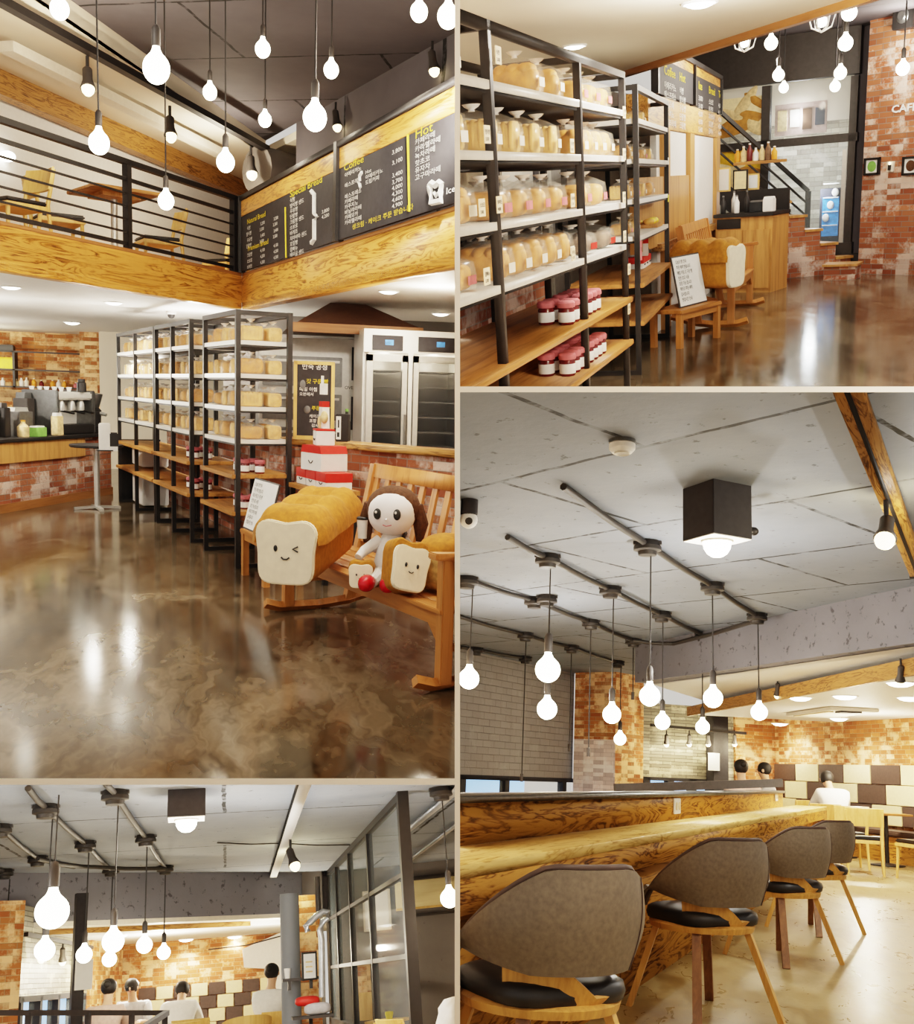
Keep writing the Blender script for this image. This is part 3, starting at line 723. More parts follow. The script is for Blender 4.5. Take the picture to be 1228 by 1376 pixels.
def tin_loaf(w, d, h):
    return MB().ball((0, 0, h * .5), (w / 2, d / 2, h / 2), .35, 18, 12)
LOAF = {}
def bread_proto(kind):
    """one bagged loaf of a kind, standing on z=0; returns (loaf mesh, bag mesh, tie mesh, sticker mesh)"""
    if kind in LOAF: return LOAF[kind]
    w, d, h = {'tin': (.15, .22, .135), 'round': (.18, .20, .125), 'sliced': (.135, .19, .135), 'flat': (.20, .17, .09)}[kind]
    lm = {'tin': M['loaf'], 'round': M['loaf'], 'sliced': M['loafpale'], 'flat': M['loafdark']}[kind]
    mb = MB().ball((0, 0, h * .46), (w / 2, d / 2, h * .46), .30 if kind == 'sliced' else .5, 16, 10)
    if kind == 'sliced':
        for k in range(6): mb.ball((0, -d * .42 + k * d * .168, h * .5), (w * .52, d * .07, h * .5), .45, 14, 8)
    if kind == 'tin':
        for k in (-1, 0, 1): mb.ball((0, k * d * .27, h * .78), (w * .5, d * .19, h * .26), .8, 12, 8)
    loaf = mb.mesh('loaf', lm, 60)
    w2, d2 = w / 2 + .012, d / 2 + .014
    prof = []
    bagm = MB(); n = 20; vs = []; lev = [(1, .003), (1.03, h * .5), (.95, h * .95), (.55, h * 1.14), (.16, h * 1.28)]
    fs = []
    for i, (s, z) in enumerate(lev):
        for k in range(n):
            a = 2 * pi * k / n; e = .45 if i < 3 else .9
            pw = lambda x: math.copysign(abs(x) ** e, x); j = 1 + .03 * sin(5 * a + i)
            vs.append(V((w2 * s * pw(cos(a)) * j, d2 * s * pw(sin(a)) * j * (1 if i < 4 else .8), z)))
    for i in range(len(lev) - 1):
        for k in range(n): fs.append((i * n + k, i * n + (k + 1) % n, (i + 1) * n + (k + 1) % n, (i + 1) * n + k))
    bag = bagm.add(vs, fs).mesh('bag', M['bag'], 60)
    tie = MB().lathe([(.015, h * 1.22), (.012, h * 1.28), (.03, h * 1.35), (.04, h * 1.43), (.026, h * 1.42), (.008, h * 1.32)], 9).mesh('bag_top', M['bagtie'], 80)
    stk = MB().box(-w * .26, w * .26, -d2 - .008, -d2 - .006, h * .22, h * .52).mesh('sticker', {'tin': M['offwhite'], 'round': M['pink'], 'sliced': M['offwhite'], 'flat': M['red']}[kind], 0)
    LOAF[kind] = (loaf, bag, tie, stk); return LOAF[kind]
def bread(kind, label, loc, rz, s=1.0, group=None, small=False):
    t = thing('bread_bag', label, 'bread', loc, rz, group); t.matrix_world = t.matrix_world @ Matrix.Scale(s, 4)
    for nm, me in zip(('loaf', 'bag', 'bag_top', 'sticker'), bread_proto(kind)):
        if small and nm in ('sticker',): continue
        part(nm, me, None, t)
    return t
f161, f205, f264, f277, f318 = A.F(162, 674), A.F(205, 703), A.F(262, 734), A.F(277, 742), A.F(319, 764)
dR = (f318 - f161).normalized(); rzR = atan2(dR.y, dR.x)
def onR(f): return f161 + dR * (f - f161).dot(dR)
f205, f264, f277 = onR(f205), onR(f264), onR(f277)
HR = 2.13; nR = V((-dR.y, dR.x, 0))
LV = [1.89, 1.62, 1.35, 1.08]; WL = [.79, .48]
racks = ((f161, f205 - dR * .08, 'counter', 1), (f205, f264 - dR * .24, 'middle', 1), (f277 - dR * .1, f318, 'bench', 1))
RL = {'counter': 'rack nearest the coffee counter', 'middle': 'middle rack', 'bench': 'rack nearest the bench'}
LVN = ['top', 'second', 'third', 'fourth']
for (p, q, key, nb) in racks:
    W = dist(p, q)
    rack_thing('tall black steel bread %s in the hall' % RL[key], p, [W / 2] * 2 if key != 'bench' else [W], .44, HR, LV, WL, rzR)
    for li, z in enumerate(LV):
        n = max(4, int(W / .23))
        for k in range(n):
            if key == 'counter' and li == 3 and k % 3 == 2: continue
            f = .12 + (W - .24) * k / (n - 1)
            kind = ('tin', 'sliced', 'round', 'sliced')[(li + k + (key == 'middle')) % 4]
            pos = p + dR * f + nR * .145 + V((0, 0, z + .001))
            bread(kind, 'bagged loaf, %s from left on %s shelf of %s' % (ORD[k], LVN[li], RL[key]), pos, rzR, min(.92, (W - .24) / (n - 1) / .212), 'bagged loaves on the hall racks', True)
        if key == 'bench' and li < 4:       # the open end of the near rack shows its second row
            for k in range(2):
                pos = q - dR * .13 + nR * (.335) + V((0, 0, z + .001)) - dR * (.24 * k)
                bread(('sliced', 'tin')[k], 'bagged loaf behind on %s shelf, %s from the end of %s' % (LVN[li], ORD[k], RL[key]), pos, rzR + pi / 2, .85, 'bagged loaves on the hall racks', True)
# jam jars on the wooden shelves
JAR = None
def jar(label, loc, s=1.0, group=None, lid='pink'):
    global JAR
    if JAR is None:
        JAR = {'body': MB().lathe([(.034, 0), (.038, .006), (.038, .07), (.03, .082)], 14).mesh('body', M['jam']),
               'label_band': MB().lathe([(.0386, .012), (.0390, .014), (.0390, .056), (.0386, .058)], 14).mesh('label_band', M['paper']),
               'lid': MB().lathe([(.041, .078), (.043, .084), (.042, .1), (.034, .108), (0, .11)], 14).mesh('lid', M['pink'])}
    t = thing('jam_jar', label, 'jar', loc, 0, group); t.matrix_world = t.matrix_world @ Matrix.Scale(s, 4)
    for k, me in JAR.items(): part(k, me, None, t)
    return t
for (p, q, key, nb) in racks[1:]:
    for zi, z in enumerate(WL):
        for k in range(4):
            jar('jam jar, %s from left on %s wooden shelf of hall %s' % (ORD[k], ('upper', 'lower')[zi], RL[key]), q - dR * (.55 - k * .1 if key == 'middle' else .40 - k * .1) + nR * (.12 + .1 * (k % 2)) + V((0, 0, z + .001)), 1.05, 'jam jars in the hall')
# white cabinets in the rack by the counter
for k, (z, lab) in enumerate(((.02, 'white storage box on the floor under the counter rack'), (.50, 'white storage box on the lower wooden shelf of the counter rack'))):
    h = .42 if k == 0 else .24
    t = thing('storage_box', lab, 'box', f161 + dR * .62 + nR * .3 + V((0, 0, z)), rzR)
    part('body', MB().box(-.55, .1, -.16, .16, 0, h - .02), M['white'], t, bevel=.008); part('lid', MB().box(-.56, .11, -.17, .17, h - .02, h), M['offwhite'], t, bevel=.004)
pc = f161 - dR * .06 + nR * .22
solo('cabinet_end', MB().box(-.03, .03, -.22, .30, 0, .8), M['black'], 'black upright end panel beside the counter rack', 'panel', (pc.x, pc.y, 0), rzR)

# --- brick half wall with a wooden cap behind the bench
h0, h1 = f161 + nR * .66, None
hz = 1.02
hb = A.F(611, 612, hz + .02); ha = A.F(395, 594, hz + .02)
dh = (hb - ha).normalized(); ha2 = ha - dh * .35; hb2 = hb + dh * 2
struct('wall_half', MB().box(0, dist(ha2, hb2), 0, .2, 0, hz), M['brickA'], 'low brick half wall behind the racks and bench', (ha2.x, ha2.y, 0), along(ha2, hb2), 'wall', smooth=0)
struct('trim_6', MB().box(0, dist(ha2, hb2), -.05, .30, hz, hz + .05), M['oldbeam'], 'wooden cap on the brick half wall', (ha2.x, ha2.y, 0), along(ha2, hb2), 'cap board', bevel=.006)
ra, rb = f161 - dR * .1 + nR * .62, f318 + nR * .62
struct('wall_half.001', MB().box(0, dist(ra, rb) - .35, 0, .15, 0, 1.0), M['brickA'], 'low brick wall right behind the hall racks', (ra.x, ra.y, 0), rzR, 'wall', smooth=0)
rzH = along(ha2, hb2); nH = V((-dh.y, dh.x, 0))
def onH(px, off=.1): 
    p = A.W(px, 521, ha, hb); return V((p.x, p.y, 0)) + nH * off + V((0, 0, hz + .05))
# chalkboard
p = onH(408, .12); sc = p.y / F
ew = .02
cbz = A.D(410, 485, p.y).z - p.z
t = thing('framed_chalkboard', 'wood-framed chalkboard standing on the half wall', 'chalkboard', p, -.12)
w = .18
FRM = MB().box(-w, -w + .03, 0, .03, 0, cbz).box(w - .03, w, 0, .03, 0, cbz).box(-w, w, 0, .03, 0, .03).box(-w, w, 0, .03, cbz - .03, cbz)
part('frame', FRM, M['lightwood'], t); part('board', MB().box(-w + .028, w - .028, .008, .022, .028, cbz - .028), M['charcoal'], t)
LT, YL = MB(), MB()
for k, (s, x, z, sz, y_) in enumerate((('반죽 공정', -.11, .90, .05, 0), ('갓 구운 빵', -.07, .72, .04, 1), ('매일 아침', -.13, .62, .035, 0), ('오븐에서', -.13, .56, .03, 0), ('주문 예약', -.02, .38, .036, 1), ('케이크 상자', -.04, .28, .03, 0), ('포장 됩니다', -.04, .22, .03, 0), ('감사합니다', -.02, .16, .03, 0))):
    write(YL if y_ else LT, s, x, z * cbz, sz * 1.15, .006)
part('box_sketch', MB().profile([(.05, .58 * cbz), (.12, .58 * cbz), (.12, .72 * cbz), (.085, .72 * cbz), (.085, .82 * cbz), (.06, .82 * cbz), (.06, .72 * cbz), (.05, .72 * cbz)], .004, .0075), M['chalk'], t, smooth=0)
part('lettering', LT, M['chalk'], t, smooth=0); part('heading', YL, M['yellow'], t, smooth=0)
part('sketch', MB().ball((-.10, .006, .70 * cbz), (.025, .003, .04)).ball((-.06, .006, .38 * cbz), (.03, .003, .035)), M['dsteel'], t)
p = onH(447, .12); hh = A.D(447, 556, p.y).z - p.z
t = thing('coffee_box', 'black box with a white printed strip on the half wall', 'box', p, -.25)
part('body', MB().box(-.055, .055, -.04, .08, 0, hh), M['black'], t, bevel=.006); part('printed_strip', MB().box(-.05, -.008, -.043, -.04, .02, hh - .02), M['paper'], t)
part('print', MB().box(-.04, -.02, -.0445, -.043, .04, .08).box(-.035, -.022, -.0445, -.043, .12, hh - .05), M['ink'], t)
bottle('dark bottle standing behind the black box on the half wall', onH(441, .22), hh * 1.18, .035, M['black'], M['green'])

# --- kitchen behind: deck oven, hood, glass fridges
p = A.D(425, 521, 11.6)
t = thing('deck_oven', 'stainless deck oven with black control screens', 'oven', (p.x, p.y, 0), -.05)
zz = lambda y: A.D(440, y, 11.6).z
ow = .62
part('body', MB().box(-ow, ow, .05, .9, 0, zz(455)), M['steel'], t, bevel=.01)
for a, b in ((600, 575), (565, 530), (520, 480)):
    d_ = part('door', MB().box(-ow + .04, ow * .45, .0, .05, zz(a), zz(b)), M['dsteel'], t, bevel=.006)
    part('handle', MB().bar((-ow + .1, -.04, zz(b) - .05), (ow * .4, -.04, zz(b) - .05), .025), M['steel'], d_)
for a, b in ((577, 532), (510, 465)): part('control_screen', MB().box(ow * .62, ow * .86, .03, .055, zz(a), zz(b)), M['charcoal'], t)
part('lettering', write(MB(), 'OVEN', ow * .5, zz(522), .05, .045), M['ink'], t, smooth=0)
for a, b in ((574, 552), (506, 485)): part('indicator', MB().box(ow * .68, ow * .80, .025, .03, zz(a), zz(b)), M['loafdark'], t)
hp = A.D(470, 521, 10.6); zt = 2.39
x0, x1_ = A.D(385, 521, 10.6).x - hp.x, A.D(560, 521, 10.6).x - hp.x
t = thing('oven_hood', 'brown sheet hood hanging from the ceiling over the oven', 'hood', (hp.x, hp.y, 0))
hd = MB().add([(x0, -.2, 2.10), (x1_, -.2, 2.14), (x1_, 1.2, 2.10), (x0, 1.2, 2.10), (x0 + .45, .3, zt), (x1_ - .5, .3, zt), (x1_ - .5, .8, zt), (x0 + .45, .8, zt)], [(0, 1, 5, 4), (1, 2, 6, 5), (2, 3, 7, 6), (3, 0, 4, 7), (4, 5, 6, 7), (3, 2, 1, 0)])
part('canopy', hd, M['hoodbrown'], t, smooth=0); part('rim', MB().box(x0 - .01, x1_ + .01, -.22, -.19, 2.06, 2.15), M['trimwood'], t)
p = A.D(552, 521, 10.0)
zf = lambda y: A.D(552, y, 10.0).z
x0, x1_ = A.D(488, 521, 10).x - p.x, A.D(628, 521, 10).x - p.x
xm = A.D(551, 521, 10).x - p.x
t = thing('glass_door_fridge', 'stainless two-door fridge with tall glass doors and trays', 'fridge', (p.x, p.y, 0))
part('cabinet', MB().box(x0, x0 + .05, .06, .7, 0, zf(475)).box(x1_ - .05, x1_, .06, .7, 0, zf(475)).box(x0, x1_, .01, .8, zf(475), zf(444)).box(x0, x1_, .7, .8, 0, zf(475)).box(xm - .03, xm + .03, .0, .1, 0, zf(475)).box(x0 + .05, x1_ - .05, .06, .7, 0, .08), M['shelfsteel'], t, smooth=0)
for a, b in ((x0 + .03, xm - .02), (xm + .02, x1_ - .03)):
    dr_ = part('door', MB().box(a, a + .06, 0, .06, .1, zf(478)).box(b - .06, b, 0, .06, .1, zf(478)).box(a, b, 0, .06, zf(487), zf(478)).box(a, b, 0, .06, .08, .16), M['steel'], t)
    part('glass_pane', MB().box(a + .06, b - .06, .025, .035, .16, zf(487)), M['glassdark'], dr_)
    part('door_handle', MB().bar((b - .03, -.04, .8), (b - .03, -.04, 1.3), .02), M['dsteel'], dr_)
    part('control_panel', MB().box(a + .05, b - .06, -.005, .01, zf(472), zf(452)), M['charcoal'], t)
    part('display', MB().box((a + b) / 2 - .03, (a + b) / 2 + .05, -.01, -.005, zf(465), zf(458)), M['blue'], t)
    for k in range(11): part('tray', MB().box(a + .07, b - .07, .1, .65, .25 + k * .145, .265 + k * .145), M['shelfsteel'], t)
lamp((p.x - .2, p.y + .45, zf(482) - .05), 2.5); lamp((p.x + .3, p.y + .45, zf(482) - .05), 2.5); lamp((p.x, p.y - 1.2, 2.2), 25)
# ------------------------------------------------------------------ bench, plush toys, boxes (room A)
def make_bench(label, loc, rz, W=2.0, Dp=.58):
    """local x along the seat, front at y=0, back at y=Dp"""
    t = thing('rocking_bench', label, 'bench', loc, rz)
    for x in (.03, W - .03):
        part('rocker', MB().tube([(x, -.14, .065), (x, -.04, .035), (x, Dp * .45, .03), (x, Dp * .86, .05), (x, Dp + .20, .12)], .035, 4), M['bench'], t)
        part('leg', MB().box(x - .035, x + .035, -.01, .06, .03, .70), M['benchz'], t, bevel=.006)
        part('leg', MB().bar((x, Dp - .08, .04), (x, Dp + .12, 1.0), .06, .07), M['benchz'], t)
        part('armrest', MB().bar((x, -.06, .70), (x, Dp + .04, .66), .09, .035), M['bench'], t, bevel=.006)
        part('side_stretcher', MB().bar((x, .0, .22), (x, Dp - .05, .22), .05, .035), M['bench'], t)
    ST = MB()
    for k in range(5): ST.box(.0, W, -.02 + k * (Dp / 5), -.02 + (k + .86) * (Dp / 5), .40, .425)
    part('seat', ST, M['bench'], t, bevel=.004)
    part('front_apron', MB().profile([(.06, .40), (W - .06, .40), (W - .06, .24), (W - .16, .33), (.16, .33), (.06, .24)], .0, .03), M['bench'], t)
    BK = MB(); y0, y1 = Dp + .0, Dp + .11
    BK.bar((.03, Dp + .105, .96), (W - .03, Dp + .105, .96), .03, .10, up=(0, .2, 1))
    BK.bar((.03, Dp + .01, .50), (W - .03, Dp + .01, .50), .03, .07, up=(0, .2, 1))
    n = 13
    for k in range(n):
        x = .1 + (W - .2) * k / (n - 1); BK.bar((x, Dp + .01, .50), (x, Dp + .10, .93), .062, .018, up=(0, 1, -.2))
    part('backrest', BK, M['benchz'], t)
    return t
def slice_outline(w, h, n=28):      # a slice of tin bread: straight sides, two rounded shoulders on top
    pts = []
    for k in range(n):
        a = 2 * pi * k / n; c, s_ = cos(a), sin(a)
        e = .42
        x = w / 2 * math.copysign(abs(c) ** e, c); z = h / 2 * math.copysign(abs(s_) ** e, s_)
        if z > h * .12: x *= 1.10 + .02 * cos(3 * a)
        if z > h * .3: z -= .05 * h * max(0, 1 - abs(x) / (w * .25))
        pts.append((x, z + h / 2))
    return pts
def bread_plush(label, loc, rz, w, h, L, tilt=0, humps=3, face=True, name='bread_plush', body=None, roll=0, rise=0.0, wink=False):
    """local: slice face looks to -y, the loaf runs back along +y, stands on z=0"""
    R = Matrix.Rotation(rz, 4, 'Z') @ Matrix.Rotation(tilt, 4, 'X') @ Matrix.Rotation(roll, 4, 'Y')
    t = thing(name, label, 'plush toy', loc, 0, None, R)
    o = slice_outline(w, h); rows = []
    m = 22
    for i in range(m + 1):
        f = i / m; yy = L * f; hump = abs(sin(pi * f * humps)) ** .5 if humps else 1
        end = min(1, (f / .06 + .82) if f < .06 * .18 * 10 else 1, (1 - f) / .1 + .35) if f > .9 else min(1, .92 + f * 1.5)
        rows.append([V((x * end * (1.0 + .05 * hump * (z > h * .5)), yy, (z * (1 + (.16 * hump) * (z / h) ** 2) * (.5 + .5 * end)) + rise * f)) for x, z in o + o[:1]])
    mb = MB().sheet(rows); n = len(o)
    mb.add([rows[-1][k] for k in range(n)], [tuple(range(n))]); mb.add([rows[0][k] for k in range(n)], [tuple(range(n))])
    part('loaf_body', mb, body or M['plushside'], t, smooth=60)
    if humps:
        tops = []
        for i in range(m + 1):
            f = i / m; hump = abs(sin(pi * f * humps)) ** .5; r = []
            for k in range(15):
                a = pi * k / 14; x = cos(a) * w * (.585 + .035 * hump) * (1 if 0 < i < m else .9)
                r.append(V((x, -.015 + (L + .03) * f, h * (.70 - .08 * abs(cos(a)) ** 6) + sin(a) ** .6 * h * (.24 + .17 * hump) * (1 if 0 < i < m else .8) + rise * f)))
            tops.append(r)
        part('crust_top', MB().sheet(tops), M['plush'], t, solid=.012, smooth=80)
    fm = MB(); oo = [(x * .985, z * .985 + h * .0075) for x, z in o]
    fm.profile(oo, -.035, .0)
    part('slice_face', fm, M['plushcream'], t, bevel=.008, smooth=60)
    if face:
        part('eye', MB().ball((-w * .17, -.038, h * .56), (w * .035, .008, h * .05), n=10, m=6), M['ink'], t)
        if wink: part('eye', MB().tube([(w * .22, -.04, h * .60), (w * .13, -.042, h * .56), (w * .22, -.04, h * .52)], w * .014, 6), M['ink'], t, label='winking eye')
        else: part('eye', MB().ball((w * .17, -.038, h * .56), (w * .035, .008, h * .05), n=10, m=6), M['ink'], t)
        part('mouth', MB().tube([(-w * .07, -.038, h * .43), (-w * .03, -.04, h * .40), (w * .03, -.04, h * .40), (w * .07, -.038, h * .43)], w * .014, 6), M['ink'], t)
    return t
bl, br_ = A.F(354, 822), A.F(553, 930); bdir = (br_ - bl).normalized()
nb_ = V((-bdir.y, bdir.x, 0)); rzB = atan2(bdir.y, bdir.x)
bl = bl + nb_ * .14           # the rocker tips stand ahead of the seat
make_bench('orange wooden rocking bench holding plush toys, before the half wall', bl, rzB, (br_ - A.F(354, 822)).length + .06, .56)
SZ = .426
# big loaf
pf = A.D(386, 740, 5.78); pf.z = SZ
bread_plush('big golden bread-loaf cushion with a smiling cream slice face, lying on the bench', pf, radians(-21), .33, .37, .92, 0, 3, rise=.07, wink=True)
p = A.D(485, 756, 5.66); p.z = SZ
bread_plush('small bread-slice plush with a smile beside the red shoes on the bench', p, radians(-12), .125, .135, .13, radians(-6), 0, body=M['plush'])
p = A.D(545, 773, 5.38); p.z = SZ + .03
bread_plush('medium bread-slice plush with a crooked smile, leaning on the doll', p, radians(14), .20, .25, .14, radians(-14), 0, body=M['plush'], roll=radians(14))
# tan loaf plush at the arm of the bench
p = A.D(586, 778, 5.50); p.z = SZ
t = thing('tan_loaf_plush', 'crumpled tan and orange loaf plush by the bench arm, cut by the divider', 'plush toy', p, radians(-30))
part('body', MB().ball((0, .12, .14), (.13, .2, .14), .7, 20, 12), M['plushtan'], t)
part('crust_top', MB().ball((0, .14, .22), (.135, .20, .09), .8, 20, 10), M['plush'], t)
part('seam', MB().tube([(-.12, .02, .1), (-.02, -.06, .17), (.1, .0, .2)], .008, 6), M['plushside'], t)
# doll
p = A.D(526, 752, 5.84); p.z = SZ
t = thing('rag_doll', 'white-faced rag doll with long brown hair and red shoes, sitting on the bench', 'doll', p, radians(-20))
part('body', MB().tube([(0, 0, .0), (0, .0, .08), (0, .01, .20), (0, .01, .27), (0, 0, .30)], [.10, .11, .085, .06, .04], 14).tube([(-.07, 0, .24), (-.15, -.06, .18), (-.17, -.11, .15)], [.035, .03, .024], 10).tube([(.07, 0, .24), (.15, -.04, .16), (.17, -.1, .12)], [.035, .03, .024], 10), M['shirtwhite'], t, smooth=70)
part('head', MB().ball((0, -.02, .40), (.135, .115, .125), .92, 22, 14), M['doll'], t, label='round white cloth head')
hr = part('hair', MB().ball((0, .025, .425), (.155, .125, .13), .95, 22, 14).tube([(-.14, .02, .45), (-.16, .03, .34), (-.15, .02, .22)], [.03, .045, .02], 10).tube([(.14, .02, .45), (.16, .03, .34), (.155, .02, .24)], [.03, .045, .02], 10), M['brownhair'], t)
for x in (-.062, .05):
    e_ = part('eye', MB().ball((x, -.128, .405), (.022, .012, .032), n=12, m=8), M['ink'], t)
    part('eye_glint', MB().ball((x - .006, -.139, .416), (.007, .004, .008), n=8, m=6), M['white'], e_)
part('nose', MB().ball((-.01, -.136, .375), (.010, .010, .009), n=8, m=6), M['doll'], t)
part('mouth', MB().tube([(-.03, -.127, .345), (-.01, -.131, .338), (.02, -.129, .345)], .003, 5), M['pink'], t)
part('strap', MB().tube([(.065, -.07, .20), (.075, -.045, .27), (.07, .04, .28)], .013, 6), M['black'], t)
for s_ in (-1, 1):
    part('leg', MB().tube([(s_ * .05, -.05, .06), (s_ * .06, -.20, .05), (s_ * .055, -.29, .045)], [.045, .04, .035], 10), M['shirtwhite'], t)
    part('shoe', MB().ball((s_ * .06 - .01, -.335, .048), (.045, .075, .046), .9, 16, 10), M['redgloss'], t)
p = A.D(487, 722, 5.9)
t = thing('paper_cup', 'white paper cup with black lid held up by the doll', 'cup', (p.x, p.y, p.z - .005), 0)
part('cup', MB().lathe([(.026, 0), (.034, .105), (.034, .11)], 16), M['white'], t); part('lid', MB().lathe([(.036, .108), (.036, .118), (.03, .124), (0, .125)], 16), M['black'], t)

# low bench with the white notice, the stand behind and its boxes
n0, n1 = A.F(330, 768), A.F(372, 800)
p = A.F(322, 772); rzN = rzR
def low_bench(label, loc, rz, W=.62, Dp=.34, H=.38):
    t = thing('low_wooden_stool', label, 'stool', loc, rz)
    part('seat', MB().box(0, W, 0, Dp, H - .035, H), M['bench'], t, bevel=.006)
    for x in (.035, W - .035):
        for y in (.035, Dp - .035): part('leg', MB().box(x - .025, x + .025, y - .025, y + .025, 0, H - .035), M['benchz'], t)
    part('apron', MB().box(.03, W - .03, .02, .04, H - .09, H - .035), M['bench'], t)
    return t
low_bench('low orange wooden stool between the racks and the bench', (p.x, p.y, 0), rzN)
def notice(label, loc, rz, w, h, tilt):
    R = Matrix.Rotation(rz, 4, 'Z') @ Matrix.Rotation(tilt, 4, 'X')
    t = thing('notice_board', label, 'sign', loc, 0, None, R)
    part('board', MB().box(-.012, w + .012, .0, .012, 0, h), M['dark'], t); part('sheet', MB().box(0, w, -.004, 0, .012, h - .012), M['paper'], t)
    L = MB()
    for k in range(8): 
        s_ = ('오늘의 빵 안내', '주문 예약 받습니다', '매일 아침 갓 구운 빵', '천연 효모 사용', '포장 가능 합니다', '케이크 주문 제작', '감사합니다', '영업시간 안내')[k]
        write(L, s_, w * .08, h * (.85 - k * .105), h * .085, -.0055, None, .005, .85)
    part('lettering', L, M['ink'], t, smooth=0); return t
pn = A.F(326, 742, .302) 
pn = p + V((cos(rzN), sin(rzN), 0)) * .0 + nR * .03 + V((0, 0, .382))
notice('white printed notice sheet leaning on the low stool in the hall', pn, rzN, .60, .42, radians(-14))
ps = p - dR * .12 + nR * .46
t = thing('wooden_stand', 'plain wooden stand behind the white notice, carrying the gift boxes', 'stand', (ps.x, ps.y, 0), rzN)
part('table_top', MB().box(-.03, .8, 0, .30, .70, .735), M['shelfwood'], t)
for x in (-.02, .77):
    for y in (.03, .27): part('leg', MB().box(x - .02, x + .02, y - .02, y + .02, 0, .70), M['black'], t)
def gift_box(label, loc, rz, w, d, h, red_top=.45, group=None, house=False):
    t = thing('gift_box', label, 'box', loc, rz, group)
    part('carton', MB().box(-w / 2, w / 2, -d / 2, d / 2, 0, h * (1 - red_top)), M['white'], t, bevel=.004)
    if house: part('lid', MB().profile([(-w / 2, h * (1 - red_top)), (w / 2, h * (1 - red_top)), (w * .42, h), (-w * .42, h)], -d * .5, d * .5), M['red'], t)
    else: part('lid', MB().box(-w / 2 - .003, w / 2 + .003, -d / 2 - .003, d / 2 + .003, h * (1 - red_top), h), M['red'], t, bevel=.004)
    part('emblem', MB().tube([(-.035, -d / 2 - .003, h * .40), (-.012, -d / 2 - .003, h * .30), (.012, -d / 2 - .003, h * .30), (.035, -d / 2 - .003, h * .40)], .004, 5), M['charcoal'], t)
    return t
def boxes(P0, rz, prefix, s=1.0, crown=True):
    d_ = .22 * s; h1_, h2_ = .13 * s, .20 * s
    e = V((cos(rz), sin(rz), 0)); n = V((-e.y, e.x, 0))
    for k in range(3): gift_box('red-lidded white gift box in the bottom row %s, %s from its left' % (prefix, ORD[k]), P0 + e * (.13 + .235 * k) * s + n * .16, rz, .22 * s, d_, h1_, .55, 'gift boxes ' + prefix)
    gift_box('large white gift box with red roof on the red row %s' % prefix, P0 + e * .37 * s + n * .16 + V((0, 0, h1_ + .001)), rz + .15, .34 * s, .24 * s, h2_, .3, None, True)
    if crown: gift_box('small white and red gift box crowning the stack %s' % prefix, P0 + e * .36 * s + n * .16 + V((0, 0, h1_ + h2_ + .003)), rz - .2, .17 * s, .15 * s, .13 * s, .12)
P0 = ps + V((0, 0, .736))
boxes(P0, rzN, 'beside the bench', 1.0)
pb = P0 + dR * .36 + nR * .16 + V((0, 0, .466))
t = thing('gift_bag', 'white gift bag with red top and tan ribbon standing on the box stack', 'bag', pb, rzN)
part('bag_body', MB().profile([(-.05, 0), (.05, 0), (.035, .17), (-.035, .17)], -.03, .03), M['white'], t); part('bag_top', MB().box(-.037, .037, -.03, .03, .17, .215), M['red'], t)
part('ribbon', MB().ball((.055, -.02, .09), (.03, .03, .05)).ball((-.0, -.035, .05), (.02, .02, .05)), M['sand'], t)
for x, y, pw in ((330, 640, 0),): pass
for x, y, z, e in ((-3.2, 12.5, 1.7, 90), (-4.5, 17, 1.6, 120), (-.4, 13, 1.9, 60), (2.2, 9.2, 1.7, 50), (-2.0, 8.2, 1.5, 60), (1.0, 5.6, 2.6, 60), (-1.2, 4.0, 3.4, 80)): lamp((x, y, z), e, .04, (1, .92, .8))  # unseen fill points added to lift the hall, no fittings there
# ================================================================== ROOM B: the shop seen along its racks
use(B)
struct('floor.002', MB().box(-6, 14, .6, 22, -.1, 0), M['floorA'], 'polished brown swirled floor of the shop aisle', cat='floor', smooth=0)
SOF = 2.45
e0, e1 = B.F(836, 97, SOF), B.F(1140, 0, SOF)
ed = (e1 - e0).normalized(); e2 = e1 + ed * 3
struct('ceiling.003', MB().prism([e0, e2, V((8, .8, 0)), V((-8, .8, 0)), V((-8, e0.y, 0))], SOF, SOF + .08), M['plaster'], 'smooth cream ceiling over the shop aisle', cat='ceiling', smooth=0)
struct('trim_7', MB().box(0, dist(e0, e2), -.03, .03, SOF - .05, SOF + .14), M['trimwood'], 'brown timber edge of the cream shop ceiling', (e0.x, e0.y, 0), along(e0, e2), 'trim', smooth=0)
# golden beam and chalk menu running away above the partition
g0 = B.D(836, 130, 9.3); g1 = B.D(968, 165, 15.4)
gz0, gz1 = B.W(968, 186, g0, g1).z, B.W(968, 155, g0, g1).z
rzG = along(g0, g1); GL = dist(g0, g1)
struct('trim_8', MB().box(1.1, GL, 0, .2, gz0, gz1), M['beam'], 'golden beam running under the far chalk menu', (g0.x, g0.y, 0), rzG, 'beam', bevel=.006)
t = thing('chalk_menu_board', 'far chalk menu seen at a slant over the golden beam, upper right view', 'menu board', (g0.x, g0.y, gz1 + .01), rzG)
mh = B.W(966, 102, g0, g1).z - gz1
xm = dist(g0, B.W(932, 110, g0, g1))
FRM = MB()
for x in (1.5, xm, GL - .04): FRM.box(x - .035, x + .035, -.03, .04, 0, mh)
FRM.box(1.46, GL, -.03, .04, mh - .05, mh)
part('frame', FRM, M['black'], t)
for a, b in ((1.54, xm - .04), (xm + .04, GL - .08)):
    part('panel', MB().box(a, b, -.0, .02, 0.01, mh - .14), M['charcoal'], t); part('wood_strip', MB().box(a, b, .0, .03, mh - .14, mh - .05), M['beam'], t)
TX = MB(); YY = MB()
